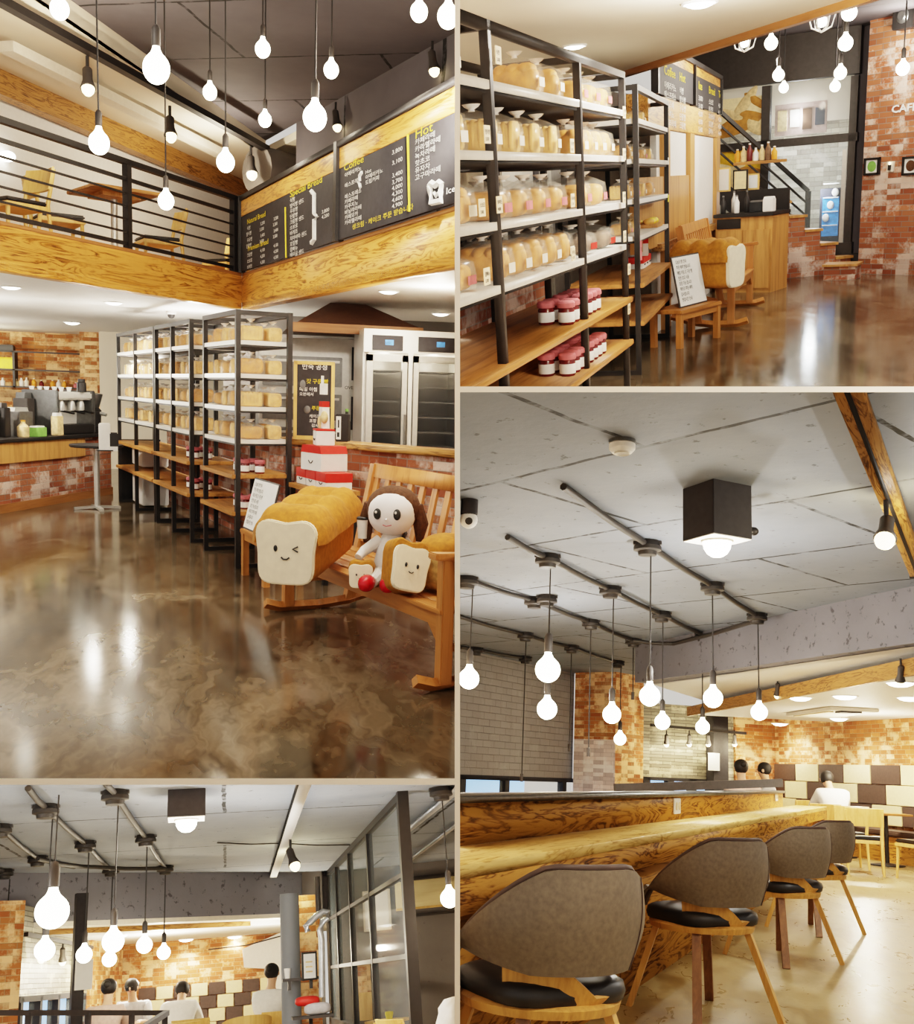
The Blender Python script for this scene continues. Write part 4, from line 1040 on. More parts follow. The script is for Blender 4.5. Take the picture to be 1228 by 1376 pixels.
for c, x in enumerate((xm - 1.9, xm - 1.0, xm + .35, xm + 1.2, xm + 2.1)):
    write(YY, ('Coffee', 'Hot', 'Ice', 'Bread', 'Tea')[c], x, mh - .27, .12, -.004, None, .012, 2)
    for k in range(5): write(TX, (KO[k], BR[k], '%d,%d00' % (3 + k // 2, k), BR[(k + 5) % 12], '4,%d00' % k)[c], x, mh - .39 - k * .085, .075, -.004, None, .01, 2)
part('lettering', TX, M['chalk'], t, smooth=0); part('heading', YY, M['yellow'], t, smooth=0)
# far end: back wall with glass, brick wall at the right
YB = 16.2
b0, b1 = B.D(966, 240, 17.2), B.D(1150, 240, 16.6)
rzK = along(b0, b1); KL = dist(b0, b1)
def onK(px, py): return B.W(px, py, b0, b1)
def kx(px): return dist(b0, onK(px, 240))
def kz(px, py): return onK(px, py).z
ZC = kz(1150, 80)
struct('ceiling.004', MB().prism([e0 + V((-.3, .3, 0)), e2 + V((0, .3, 0)), V((8, 17.5, 0)), b1 + V((0, .6, 0)), b0 + V((-1, .6, 0)), V((-3, 17.5, 0))], 3.25, 3.35), M['ceildark'], 'dark ceiling of the tall stair hall', cat='ceiling', smooth=0)
struct('trim_9', MB().box(-1, KL, -.12, .1, kz(1060, 110), 3.25), M['dark'], 'dark header beam over the stair-hall glass', (b0.x, b0.y, 0), rzK, 'beam', smooth=0)
zT0, zT1 = kz(1060, 197), kz(1060, 186)
wn = thing('window_1', 'tall dark-framed glass wall behind the stairs', 'window', (b0.x, b0.y, 0), rzK); wn['kind'] = 'structure'
zb = .35
zt = kz(1060, 112)
part('window_frame', MB().box(-1, KL, -.06, .06, zT0, zT1).box(kx(1028) - .06, kx(1028) + .06, -.06, .06, zb, zt).box(KL - .12, KL - .02, -.06, .06, zb, zt).box(-1, KL, -.08, .08, zb - .2, zb + .06), M['dark'], wn)
part('pane', MB().box(kx(1028) + .06, KL - .12, -.01, .01, zT1, zt), M['glass'], wn); part('pane', MB().box(kx(1028) + .06, KL - .12, -.01, .01, zb, zT0), M['glass'], wn)
struct('trim_10', MB().box(-1, KL + .3, -.1, .6, 0, zb - .1), M['dark'], 'black plinth under the glass wall', (b0.x, b0.y, 0), rzK, 'plinth', smooth=0)
struct('door_1', MB().box(KL - .19, KL - .13, -.05, -.02, zb, kz(1140, 200)), M['steel'], 'narrow steel door leaf at the right of the glass wall', (b0.x, b0.y, 0), rzK, 'door', smooth=0)
struct('wall_back.006', MB().box(KL - .1, KL + 1.2, .08, .16, 0, 3.25), M['ceildark'], 'dark jamb wall between the glass and the brick wall', (b0.x, b0.y, 0), rzK, 'wall', smooth=0)
# what stands beyond the glass
wall('wall_back.004', b0 + V((-1, 1.5, 0)), b1 + V((1, 1.5, 0)), 0, zT0 + .4, M['brickW'], 'pale whitewashed brick wall beyond the glass')
wall('wall_back.005', b0 + V((-1, 1.2, 0)), b1 + V((1, 1.2, 0)), zT0 + .35, 3.6, M['plaster'], 'cream upper wall beyond the glass')
def facade(px0, px1, py0, py1, mat, label, name='wall_poster'):
    a, b = onK(px0, py0), onK(px1, py1); o_ = V((0, 1.05, 0))
    return solo(name, MB().box(0, dist((a.x, a.y), (b.x, b.y)), -.03, .0, min(a.z, b.z), max(a.z, b.z)), mat, label, 'poster', V((a.x, a.y, 0)) + o_, rzK)
t = thing('shop_poster', 'faded street poster behind the upper glass', 'poster', onK(1050, 135) * 1.0 + V((0, 1.1, 0)), rzK)
pw, ph = dist(onK(1050, 135), onK(1125, 135)), kz(1050, 135) - kz(1050, 180)
part('sheet', MB().box(0, pw, -.02, 0, -ph, 0), M['shirtpink'], t); 
for k in range(4): part('sign_panel', MB().box(pw * (.06 + .24 * k), pw * (.24 + .24 * k), -.03, -.02, -ph * (.85 - .1 * (k % 2)), -ph * .2), (M['sand'], M['offwhite'], M['brownhair'], M['trousers'])[k], t)
# vending display (blue)
a, b = onK(1106, 326), onK(1140, 253)
t = thing('drinks_display', 'bright blue drinks display standing behind the lower glass', 'display', (a.x, a.y + .68, 0), rzK)
dw = dist((a.x, a.y), (b.x, b.y))
part('case', MB().box(0, dw, .05, .4, 0, b.z), M['trousers'], t); part('lit_front', MB().box(.04, dw - .04, .03, .06, a.z + .05, b.z - .12), M['blue'], t)
for k in range(4): part('shelf_strip', MB().box(.05, dw - .05, .015, .03, a.z + .2 + k * .2, a.z + .215 + k * .2), M['paper'], t)
for k in range(3):
    part('picture_blob', MB().ball((dw * (.3 + .2 * k), .02, a.z + .32 + .18 * k), (.05, .012, .06), n=12, m=8), M['paper'], t)
lamp(V((b0.x + 1.2, b0.y + .7, 2.2)), 36, .1, (.9, .97, 1)); lamp(V((b1.x - .5, b1.y + .7, 1.2)), 24, .1, (.9, .97, 1))
# pastry murals left of the mullion
for (y0, y1, mm, lab) in ((128, 184, 'mural', 'upper wheat-and-pastry photo mural beside the glass'), (199, 262, 'muralyellow', 'lower golden pastry mural behind the stair rail')):
    a, b = onK(940, y1), onK(1024, y0); w_, h_ = dist((a.x, a.y), (b.x, b.y)), b.z - a.z
    t = thing('wall_mural', lab, 'mural', (a.x, a.y, a.z), rzK)
    part('board', MB().box(0, w_, -.02, .02, 0, h_), M[mm], t)
    for k, (fx, fz, r1, r2, tl, mt) in enumerate(((.72, .78, .28, .07, -.9, 'sand'), (.92, .85, .2, .05, .6, 'muralbrown'), (.55, .5, .26, .06, .4, 'sand'), (.80, .50, .22, .05, .2, 'muralbrown'), (.62, .22, .34, .11, -.3, 'muralbrown'), (.86, .2, .2, .08, .7, 'sand'))):
        part('leaf_shape' if k < 4 else 'pastry_shape', MB().ball((w_ * fx, -.022, h_ * fz), (r1 * 1.1, .012, r2 * 1.1), 1, 16, 8, Matrix.Rotation(tl, 4, 'Y')), M[mt if y0 < 150 else ('muralbrown' if k % 2 else 'mural')], t)
# brick wall on the right
r0, r1 = B.F(1152, 368), B.F(1232, 370)
r1 = r0 + (r1 - r0).normalized() * 5
wall('wall_right.001', r0, r1, 0, 4.6, M['brickA'], 'tall red brick wall with small framed pictures', .5)
rzW = along(r0, r1)
def onW(px, py): return B.W(px, py, r0, r1) + V((0, -.02, 0))
for (x0, y0, x1_, y1, lab) in ((1161, 211, 1183, 236, 'small black-framed picture of a green wreath on the brick wall'), (1212, 209, 1236, 236, 'black-framed picture at the edge of the brick wall')):
    a, b = onW(x0, y1), onW(x1_, y0); w_, h_ = dist((a.x, a.y), (b.x, b.y)), b.z - a.z
    t = thing('picture_frame', lab, 'picture', a, rzW)
    part('frame', MB().box(0, w_, -.03, .01, 0, .03).box(0, w_, -.03, .01, h_ - .03, h_).box(0, .03, -.03, .01, 0, h_).box(w_ - .03, w_, -.03, .01, 0, h_), M['black'], t)
    part('print', MB().box(.025, w_ - .025, -.012, .01, .025, h_ - .025), M['paper'], t)
    part('artwork', MB().lathe([(.045, 0), (.07, .004), (.045, .008)], 18, T=Matrix.Translation((w_ / 2, -.012, h_ / 2)) @ Matrix.Rotation(pi / 2, 4, 'X')), M['green'] if x0 < 1200 else M['brownhair'], t)
a = onW(1192, 231)
t = thing('wall_candle_lamp', 'tiny lit sconce between the two framed pictures', 'lamp', a, rzW)
part('backplate', MB().box(0, .10, -.02, .01, 0, .13), M['offwhite'], t); part('candle', MB().box(.035, .065, -.05, -.02, .02, .09), M['black'], t); part('flame', MB().ball((.05, -.035, .105), (.012, .012, .02)), M['amber'], t)
a = onW(1197, 152); a2 = onW(1197, 142)
solo('wall_lettering', write(MB(), 'CAFE', 0, 0, (a2.z - a.z) * 1.4, 0, None, .03, 1.3), M['chalk'], 'white CAFE lettering on the brick wall, cut by the right edge', 'sign', a, rzW, smooth=0)['kind'] = 'thing'
a = onW(1214, 42); t = thing('wall_speaker', 'black loudspeaker high on the brick wall', 'speaker', a, rzW)
part('cabinet', MB().box(0, .3, -.25, -.02, 0, .3), M['black'], t, bevel=.01); part('bracket', MB().box(.1, .2, -.03, .01, .1, .2), M['dsteel'], t); part('cone', MB().lathe([(.09, 0), (.05, -.03), (0, -.025)], 16, T=Matrix.Translation((.15, -.25, .15)) @ Matrix.Rotation(-pi / 2, 4, 'X')), M['dsteel'], t)
# --- stairs: rise to the left in front of the glass
s_b = B.F(1140, 366); s_t = B.D(975, 240, 15.6)
sd_ = (V((s_t.x, s_t.y, 0)) - V((s_b.x, s_b.y, 0))).normalized(); SLn = 2.25
st = thing('staircase', 'brick-sided staircase with black stringer climbing to the left', 'stairs', (s_b.x, s_b.y, 0), atan2(sd_.y, sd_.x))
# local x climbs, local -y is away from the eye
N = 5; run, rise = .25, .205
saw = [(0, 0)]
for k in range(N): saw += [(k * run, (k + 1) * rise), ((k + 1) * run, (k + 1) * rise)]
saw += [(N * run, 0)]
part('brick_side', MB().profile(saw, -.08, .04), M['brickA'], st, smooth=0)
for k in range(N): part('step', MB().box(k * run - .03, (k + 1) * run, -.7, .06, (k + 1) * rise, (k + 1) * rise + .035), M['panelwood'], st)
off = .42
part('stringer', MB().add([(.25, -.72, .0), (SLn + .6, -.72, 1.95), (SLn + .6, -.72, 2.23), (-.28, -.72, .06), (.25, -.76, .0), (SLn + .6, -.76, 1.95), (SLn + .6, -.76, 2.23), (-.28, -.76, .06)], [(0, 1, 2, 3), (7, 6, 5, 4), (0, 4, 5, 1), (1, 5, 6, 2), (2, 6, 7, 3), (3, 7, 4, 0)]), M['black'], st, smooth=0)
hr0, hr1 = (.30, -.66, 1.15), (SLn + .2, -.66, 1.15 + (SLn - .10) * .82)
part('handrail', MB().bar(hr0, hr1, .05, .05), M['black'], st)
for dz in (.18, .36, .54): part('rail_bar', MB().bar((hr0[0], -.66, hr0[2] - dz), (hr1[0], -.66, hr1[2] - dz), .025), M['black'], st)
part('post', MB().box(hr0[0] - .03, hr0[0] + .03, -.69, -.63, .2, hr0[2]), M['black'], st)
t = thing('landing_step', 'low brick landing step at the foot of the stairs', 'step', B.F(1106, 377), rzK)
part('riser', MB().box(0, .42, 0, .4, 0, .18), M['brickA'], t, smooth=0); part('tread', MB().box(-.02, .44, -.03, .4, .18, .21), M['panelwood'], t)
# --- condiment counter left of the stairs
c0_, c1_ = B.D(961, 371, 14.5), B.D(1036, 378, 14.2)
c0_.z = c1_.z = 0
rzC = along(c0_, c1_); CW = dist(c0_, c1_); zc_ = 1.0
t = thing('condiment_counter', 'rustic wood counter with black top at the foot of the stairs', 'counter', c0_, rzC)
part('cabinet', MB().box(0, CW, 0, .6, 0, .94), M['panelwood'], t)
part('counter_top', MB().box(-.02, CW + .02, -.04, .62, .94, .985), M['black'], t, bevel=.005); part('tray_slot', MB().box(.02, CW * .45, -.012, .0, .80, .92), M['black'], t)
for x in (.02, CW * .5): part('door', MB().box(x, x + CW * .46, -.018, -.0, .05, .78), M['panelwood'], t, bevel=.004)
part('upstand', MB().box(0, CW, .58, .62, .985, 1.25), M['black'], t)
def onCt(f, y=.2): return c0_ + V((cos(rzC), sin(rzC), 0)) * (CW * f) + V((-sin(rzC), cos(rzC), 0)) * y + V((0, 0, .986))
for k, (f, y, kind, lab) in enumerate(((.07, .12, 'b', 'slim black bottle first on the condiment counter'), (.19, .26, 'b', 'steel flask second on the condiment counter'), (.31, .12, 'b', 'white bottle third on the condiment counter'), (.42, .26, 'b', 'black flask fourth on the condiment counter'))):
    bottle(lab, onCt(f, y), .22 + .05 * (k % 2), .034, (M['black'], M['steel'], M['white'], M['black'])[k], M['dsteel'])
pack('white napkin holder at the stair end of the condiment counter', onCt(.88, .12), .13, .12, .18, M['white'], M['paper'], 'napkin_holder', 'napkins', rzC)
pack('clear straw box on the condiment counter', onCt(.63, .2), .16, .14, .14, M['glassdark'], M['dsteel'], 'straw_box', 'box', rzC)
for (x, y, w_, h_, lab, mm) in ((972, 252, .2, .30, 'tall white framed notice standing behind the condiment bottles', 'paper'), (995, 256, .2, .26, 'black-framed notice on the ledge behind the counter', 'mural'), (1012, 256, .16, .2, 'small white card on the ledge behind the counter', 'paper')):
    p = B.D(x, y, c0_.y + .6); t = thing('framed_notice', lab, 'picture', (p.x - w_ / 2, p.y, 1.251), rzC)
    part('frame', MB().box(0, w_, 0, .02, 0, h_), M['black' if 'black' in lab else 'lightwood'], t); part('print', MB().box(.02, w_ - .02, -.004, 0, .02, h_ - .02), M[mm], t)
for k in range(7): bottle('small jar on the stair ledge above the counter, %s in its row' % ORD[k], onCt(.02 + .11 * k, .68) + V((0, 0, .62)), 0.16 + .03 * (k % 3), .037, M[('orange', 'sand', 'jam', 'white', 'sand', 'loafdark', 'orange')[k]], M['white'], 'jars on the stair ledge')
sl = onCt(-.02, .62) + V((0, 0, .58)); solo('ledge_shelf', MB().box(0, CW * .85, 0, .22, 0, .035), M['shelfwood'], 'wooden ledge shelf under the stairs holding small jars', 'shelf', sl, rzC)
# --- timber-framed partition under the golden beam
pz1 = gz0 - .005
px_of = lambda px: dist(g0, B.W(px, 240, g0, g1))
struct('wall_left.001', MB().box(1.6, GL, .02, .08, 0, pz1), M['white'], 'white partition under the golden beam', (g0.x, g0.y, 0), rzG, 'wall', smooth=0)
for k, px in enumerate((893, 927, 962)):
    struct('trim_%d' % (11 + k), MB().box(px_of(px) - .16, px_of(px) + .16, -.03, .10, 0, pz1), M['panelwood'], 'upright timber post of the partition, %s from the racks' % ORD[k], (g0.x, g0.y, 0), rzG, 'post', smooth=0)
struct('trim_14', MB().box(.3, px_of(927), -.02, .02, .85, B.W(908, 236, g0, g1).z), M['panelwood'], 'timber wainscot board between the partition posts', (g0.x, g0.y, 0), rzG, 'panel', smooth=0)
struct('trim_15', MB().box(1.4, GL, -.06, .04, .80, .87), M['oldbeam'], 'wooden rail along the foot of the partition', (g0.x, g0.y, 0), rzG, 'rail', smooth=0)
# --- bench seen end on, with the long loaf
q0, q1 = B.F(960, 441), B.F(995, 392)
dirB = (q1 - q0).normalized(); rzb = atan2(dirB.y, dirB.x)
make_bench('orange wooden bench seen from its end, under the loaf cushion', (q0.x, q0.y, 0), rzb, 2.0, .56) if False else None
bdr = V((.154, .988, 0)).normalized(); rzb = atan2(bdr.y, bdr.x)
make_bench('orange wooden bench seen end-on behind the notice, upper right view', q0 + V((.18, .0, 0)), rzb, 1.85, .42)
p = B.D(926, 352, 10.9); p.z = .43
q = B.D(992, 352, 10.5)
bread_plush('long golden loaf cushion lying across the end-on bench, cream face outward', B.D(990, 383, 10.55) * V((1, 1, 0)) if False else V((B.D(986, 352, 10.5).x, 10.5, .44)), radians(64), .37, .40, .56, 0, 3, face=False)
# --- low stool with notice, stand with gift boxes
p = B.F(897, 470) + V((.12, 0, 0)); rzS = radians(60)
low_bench('low orange wooden stool behind the second rack, upper right view', (p.x, p.y, 0), rzS, .75, .34, .34)
e = V((cos(rzS), sin(rzS), 0)); n_ = V((-e.y, e.x, 0))
notice('white printed notice sheet leaning beside the second rack', p + e * .17 + n_ * .10 + V((0, 0, .342)), radians(62), .50, .46, radians(-12))
# --- racks
def at_rack(px, ytop, H=2.13):       # plan point of a post whose head shows at ytop
    return B.F(px, ytop, H)
k0, k1, k2 = at_rack(650, 27), at_rack(766, 75), at_rack(835, 97)
dK = (k2 - k0).normalized(); rzk = atan2(dK.y, dK.x); nK = V((-dK.y, dK.x, 0))
LVB = [1.90, 1.62, 1.33, 1.06]; WLB = [.71, .42]
xk1 = (k1 - k0).dot(dK); xk2 = (k2 - k0).dot(dK); pre = 1.3
RP = k0 - dK * pre
rack_thing('large black steel bread rack nearest the eye, upper right view', (RP.x, RP.y), [pre, xk1, xk2 - xk1], .55, 2.13, LVB, WLB, rzk)
j0, j1 = at_rack(853, 113), at_rack(895, 136)
j0 = V((j0.x, j0.y, 0)); j1 = V((j1.x, j1.y, 0)); dJ = (j1 - j0).normalized(); rzj = atan2(dJ.y, dJ.x); nJ = V((-dJ.y, dJ.x, 0)); JL = (j1 - j0).length
if j0.y < k2.y + .12: pass
rack_thing('second black steel rack standing before the notice, upper right view', (j0.x, j0.y), [JL], .55, 2.13, LVB, WLB, rzj)
BAYS = (('left bay', -pre, 0), ('middle bay', 0, xk1), ('far bay', xk1, xk2))
def fill(bay, zi, kind, n, s, back=False, f0=.1, f1=.9, grp='bagged loaves on the near rack'):
    nm, a, b = bay
    for r in ((0, 1) if back else (0,)):
        for k in range(n):
            f = a + (b - a) * (f0 + (f1 - f0) * ((k + .5) / n))
            pos = k0 + dK * f + nK * (.15 + .262 * r) + V((0, 0, LVB[zi] + .002 - k0.z))
            bread(kind if r == 0 or kind == 'flat' else 'tin', 'bagged loaf, %s along the %s shelf of the near rack, %s, %s row' % (ORD[k], LVN[zi], nm, ('front', 'rear')[r]), pos, rzk + random.uniform(-.04, .04), s * (1 - .14 * r), grp)
Lb, Mb_, Fb = BAYS
fill(Lb, 0, 'tin', 3, 1.0); fill(Lb, 1, 'sliced', 4, 1.1); fill(Lb, 2, 'tin', 4, 1.1); fill(Lb, 3, 'round', 4, 1.0)
fill(Mb_, 0, 'tin', 2, 1.05, False, .45, .95); fill(Mb_, 1, 'sliced', 4, 1.08, True, .02, .9); fill(Mb_, 2, 'round', 4, 1.1, True, .06, .92); fill(Mb_, 3, 'tin', 5, 1.1, True, .06, .96)
fill(Fb, 0, 'round', 3, 1.1, True); fill(Fb, 1, 'tin', 4, 1.05, True); fill(Fb, 2, 'round', 2, 1.15, True, .05, .75); fill(Fb, 3, 'flat', 2, 1.35, False, .05, .95)
for zi in range(4):
    for k in range(4):
        if zi == 3 and k > 1: continue
        pos = j0 + dJ * (JL * (k + .6) / 4.4) + nJ * .17 + V((0, 0, LVB[zi] + .002 - j0.z))
        if zi == 0 and k != 2: continue
        bread(('sliced', 'tin', 'sliced', 'round')[(k + zi) % 4], 'bagged loaf, %s along the %s shelf of the second rack' % (ORD[k], LVN[zi]), pos, rzj, .78, 'bagged loaves on the second rack')
boxes(j0 + dJ * (JL - .72) + nJ * .06 + V((0, 0, WLB[0] + .001)), rzj, 'on the second rack', .78, False)
# bread tray with yellow greens on the second rack
pos = j0 + dJ * (JL * .74) + nJ * .14 + V((0, 0, 1.062 - j0.z)); t = thing('pastry_tray', 'tray of small yellow pastries on the second rack', 'tray', pos, rzj)
part('tray', MB().box(-.2, .2, -.14, .2, 0, .03), M['shelfwood'], t)
for k in range(8): part('pastry', MB().ball((-.15 + .1 * (k % 4), -.06 + .12 * (k // 4), .05), (.05, .05, .03), n=10, m=6), M['yellowbox'] if k % 2 else M['loafpale'], t)
# jars
def jar_rows(z, name, spots):
    for k, (f, y) in enumerate(spots):
        jar('jam jar, %s spot on the %s plank of the near rack' % (name[1][k], name[0]), k0 + dK * f + nK * y + V((0, 0, z + .001 - k0.z)), 1.22, 'jam jars on the near rack planks')
NUM = ['front nearest', 'rear nearest', 'front second', 'rear second', 'front third', 'rear third', 'front fourth', 'rear fourth', 'front fifth', 'rear fifth', 'front sixth', 'rear sixth', 'front seventh', 'rear seventh', 'front eighth', 'rear eighth']
x0_ = xk1 - .22
jar_rows(WLB[0], ('upper', NUM), [(x0_ + .113 * (k // 2) + .02 * (k % 2) + (.1 if k > 3 else 0), .05 + .125 * (k % 2)) for k in range(12)])
jar_rows(WLB[1], ('lower', NUM), [(x0_ - .02 + .115 * (k // 2), .05 + .125 * (k % 2)) for k in range(16)])
for k in range(6):
    jar('jam jar stacked on the upper plank, %s atop the others' % ORD[k], k0 + dK * (x0_ + .42 + .1 * (k // 2)) + nK * (.07 + .125 * (k % 2)) + V((0, 0, WLB[0] + .137 - k0.z)), 1.2, 'jam jars on the near rack planks') if False else None
# price tags on the shelf fronts
for k, (px, py, lab) in enumerate(((655, 76, 'on the nearest post above the top shelf'), (640, 182, 'at the left end of the second shelf'), (757, 197, 'on the second shelf by the middle post'), (829, 152, 'on the top shelf by the far post'), (829, 208, 'on the second shelf by the far post'), (633, 280, 'at the left end of the third shelf'), (657, 276, 'on the third shelf by the nearest post'), (758, 270, 'on the third shelf by the middle post'), (829, 266, 'on the third shelf by the far post'),
                                    (640, 372, 'at the left end of the fourth shelf'), (759, 342, 'on the fourth shelf by the middle post'), (830, 318, 'on the fourth shelf by the far post'), (836, 362, 'on the far post above the upper plank'), (836, 415, 'on the far post above the lower plank'))):
    p = B.W(px, py, k0, k2) - nK * .045; s_ = p.y / F * 1400 / 1400
    t = thing('price_tag', 'small cream price tag %s of the near rack' % lab, 'tag', p, rzk)
    part('card', MB().box(-.038, .038, -.004, 0, -.035, .035), M['tag'], t)
    part('lettering', write(write(MB(), BR[k % 12], -.03, .002, .022, -.005), '%d,%d00' % (2 + k % 4, (k * 3) % 10), -.03, -.024, .020, -.005), M['ink'], t, smooth=0)
p = B.W(853, 337, j0, j1) - nJ * .045; t = thing('price_tag', 'pink card hanging on the near post of the second rack', 'tag', p, rzj)
part('card', MB().box(-.035, .035, -.004, 0, -.07, .07), M['pink'], t); part('lettering', write(MB(), '할인', -.03, .0, .03, -.005), M['ink'], t, smooth=0)
for px, py, lab in ((891, 267, 'yellow tag on the third shelf of the second rack'), (891, 217, 'white tag on the second shelf of the second rack')):
    p = B.W(px, py, j0, j1) - nJ * .045; t = thing('price_tag', lab, 'tag', p, rzj)
    part('card', MB().box(-.03, .03, -.004, 0, -.03, .03), M['yellowbox' if 'yellow' in lab else 'paper'], t); part('lettering', write(MB(), '빵', -.015, -.012, .03, -.005), M['ink'], t, smooth=0)
# low brick wall behind the racks, kitchen beyond
wv0, wv1 = RP + nK * .68 - dK * 1.0, k2 + nK * .68 + dK * .5
struct('wall_half.002', MB().box(0, dist(wv0, wv1), 0, .15, 0, 1.04), M['brickA'], 'low brick wall behind the near rack', (wv0.x, wv0.y, 0), rzk, 'wall', smooth=0)
kb0 = RP + nK * 3.2 - dK * 2; kb1 = V((B.D(900, 240, 15).x, 15, 0))
wall('wall_left.002', kb0, kb1, 0, SOF, M['offwhite'], 'pale kitchen wall seen through the racks')
# ovens seen through the near rack
for k, (px, d_) in enumerate(((640, 7.4), (700, 8.8), (760, 10.0))):
    p = B.D(px, 240, d_); t = thing('kitchen_oven', 'stainless kitchen unit glimpsed through the near rack, %s along' % ORD[k], 'oven', (p.x, p.y, 0), rzk)
    part('body', MB().box(-.5, .5, 0, .6, 0, 1.75), M['steel'], t, bevel=.01); part('door', MB().box(-.42, .3, -.02, 0, 1.05, 1.35), M['black'], t); part('control_screen', MB().box(.34, .46, -.02, 0, 1.1, 1.6), M['charcoal'], t)
# --- lights
for (x, y, w_, lab) in ((1036, 58, 19, 'lit bulb hanging in the stair hall, highest on the pair side'), (1046, 101, 17, 'lit bulb below the first in the stair hall, mid height'), (1053, 118, 14, 'small lit bulb touching the header beam beside the mullion'),
                        (1136, 58, 21, 'lit bulb hanging near the brick wall edge'), (1129, 98, 18, 'lit bulb below, near the brick wall edge'), (1122, 116, 15, 'small pale bulb over the glass near the brick edge'),
                        (1141, 17, 22, 'lit bulb half hidden by the timber ceiling edge'), (1213, 92, 19, 'lit bulb hanging before the brick wall')):
    t = pendant(x, y, w_, 3.25 if x < 1200 else 3.25, lab, .125, 'globe', 'pendant bulbs in the stair hall')
    lamp(t.matrix_world.translation - V((0, 0, .12)), 6, .05) if False else None
    c = CUR.M.inverted() @ t.matrix_world.translation; lamp(c - V((0, 0, .14)), 8, .05)
downlight(B.F(772, 61, SOF), 'glowing downlight just above the near rack', .09, 30); downlight(B.F(940, 3, SOF), 'bright downlight at the top edge over the shop aisle', .11, 40)
for (x, y, lab) in ((1000, 57, 'wire-caged ceiling lamp behind the timber edge, nearer the menu'), (1104, 29, 'wire-caged ceiling lamp behind the timber edge, nearer the brick wall')):
    p = B.F(x, y, 2.75); t = thing('caged_lamp', lab, 'lamp', p)
    CG = MB()
    for k in range(6): a_ = k * pi / 3; CG.tube([(cos(a_) * .12, sin(a_) * .12, .05), (cos(a_) * .09, sin(a_) * .09, -.05), (0, 0, -.09)], .008, 5)
    part('cage', CG, M['white'], t); part('globe', MB().ball((0, 0, .0), .05), M['disc'], t); part('stem', MB().tube([(0, 0, .05), (0, 0, 3.243 - p.z)], .015, 6), M['black'], t)
for x, y, z, e_ in ((1.2, 3.0, 2.0, 110), (.2, 6.5, 2.2, 80), (2.2, 10.5, 2.2, 50), (-1.5, 7.0, 2.2, 80), (3.8, 14.2, 2.6, 60), (.9, 13.0, 2.6, 60), (2.6, 15.0, 2.9, 40)): lamp((x, y, z), e_, .04, (1, .92, .8))  # fill added along the aisle and stair hall, no lamps there
# ================================================================== ROOM C: the bar under the grey concrete ceiling
use(Cc)
ZC_ = 2.9
struct('floor.003', MB().box(-9, 14, .6, 34, -.1, 0), M['floorC'], 'honey-coloured polished concrete floor', cat='floor', smooth=0)
t0, t1 = Cc.F(862, 866, ZC_), Cc.F(1228, 787, ZC_)       # top edge of the pitted beam
bd = (t1 - t0).normalized(); T0, T1 = t0 - bd * .2, t1 + bd * 3
bn = V((-bd.y, bd.x, 0)); 
if bn.y < 0: bn = -bn
bot = Cc.W(1228, 864, T0, T1).z
l0, l1 = Cc.F(618, 872, ZC_), Cc.F(772, 905, ZC_)        # top of the grey brick wall
ld = (l1 - l0).normalized(); Lm = l0 - ld * 5
struct('ceiling.005', MB().prism([Lm, l1, l1 + bn * 3, t0 + bn * .5, T1 + bn * .2, V((T1.x, .8, 0)), V((Lm.x, .8, 0))], ZC_, ZC_ + .1), M['ceilgrey'], 'grey painted concrete ceiling with board joints', cat='ceiling', smooth=0)
struct('trim_16', MB().box(0, dist(T0, T1), 0, .35, bot, ZC_), M['beamgrey'], 'wide pitted grey concrete beam', (T0.x, T0.y, 0), along(T0, T1), 'beam', smooth=0) if along(T0, T1) > -9 else None
# white lower ceiling beyond, its timber edge
zl = Cc.D(1228, 905, Cc.W(1228, 864, T0, T1).y + .4).z
u0, u1 = Cc.F(948, 957, zl), Cc.F(1228, 905, zl)
ud = (u1 - u0).normalized(); U0, U1 = u0 - ud * 1.2, u1 + ud * 3; un = V((-ud.y, ud.x, 0)); 
un = un if un.y > 0 else -un
struct('ceiling.006', MB().prism([U0, U1, U1 + un * 14, U0 + un * 14 + V((-3, 0, 0))], zl + .02, zl + .1), M['white'], 'bright white ceiling over the dining corner', cat='ceiling', smooth=0)
struct('trim_17', MB().box(0, dist(U0, U1), 0, .05, zl - .01, zl + .15), M['oldbeam'], 'timber board edging the white dining ceiling', (U0.x, U0.y, 0), along(U0, U1), 'trim', smooth=0)
struct('ceiling.007', MB().prism([T0 + bn * .3, T1 + bn * .3, U1 + un * .5, U0 + un * .5], zl + .22, zl + .28), M['white'], 'narrow white soffit between the beam and the timber edge', cat='ceiling', smooth=0)
# left wall
wl0, wl1 = Lm, l1
zW1 = Cc.W(690, 1045, wl0, wl1).z; zW0 = zW1 - .42
struct('wall_left.003', MB().box(0, dist(wl0, wl1), 0, .2, zW1, ZC_).box(0, dist(wl0, wl1), 0, .2, 0, zW0), M['brickGrey'], 'grey-painted brick upper wall over the low windows', (wl0.x, wl0.y, 0), along(wl0, wl1), 'wall', smooth=0)
t = thing('window_2', 'low ribbon window under the grey brick, blue daylight outside', 'window', (wl0.x, wl0.y, 0), along(wl0, wl1)); t['kind'] = 'structure'
def wx(px): return dist(wl0, Cc.W(px, 1045, wl0, wl1))
FRM = MB().box(0, dist(wl0, wl1), -.03, .08, zW1 - .05, zW1 + .02).box(0, dist(wl0, wl1), -.03, .08, zW0 - .02, zW0 + .05)
for px in (621, 680, 757): FRM.box(wx(px) - .07, wx(px) + .07, -.03, .08, zW0, zW1)
part('window_frame', FRM, M['charcoal'], t)
part('pane', MB().box(0, dist(wl0, wl1), .02, .03, zW0, zW1), M['glass'], t)
o_ = solo('daylight_panel', MB().box(0, dist(wl0, wl1), 1.0, 1.05, zW0 - 1, zW1 + 1.5), M['skyglow'], 'pale blue daylight beyond the low ribbon window', 'sky', (wl0.x, wl0.y, 0), along(wl0, wl1), kind='structure')
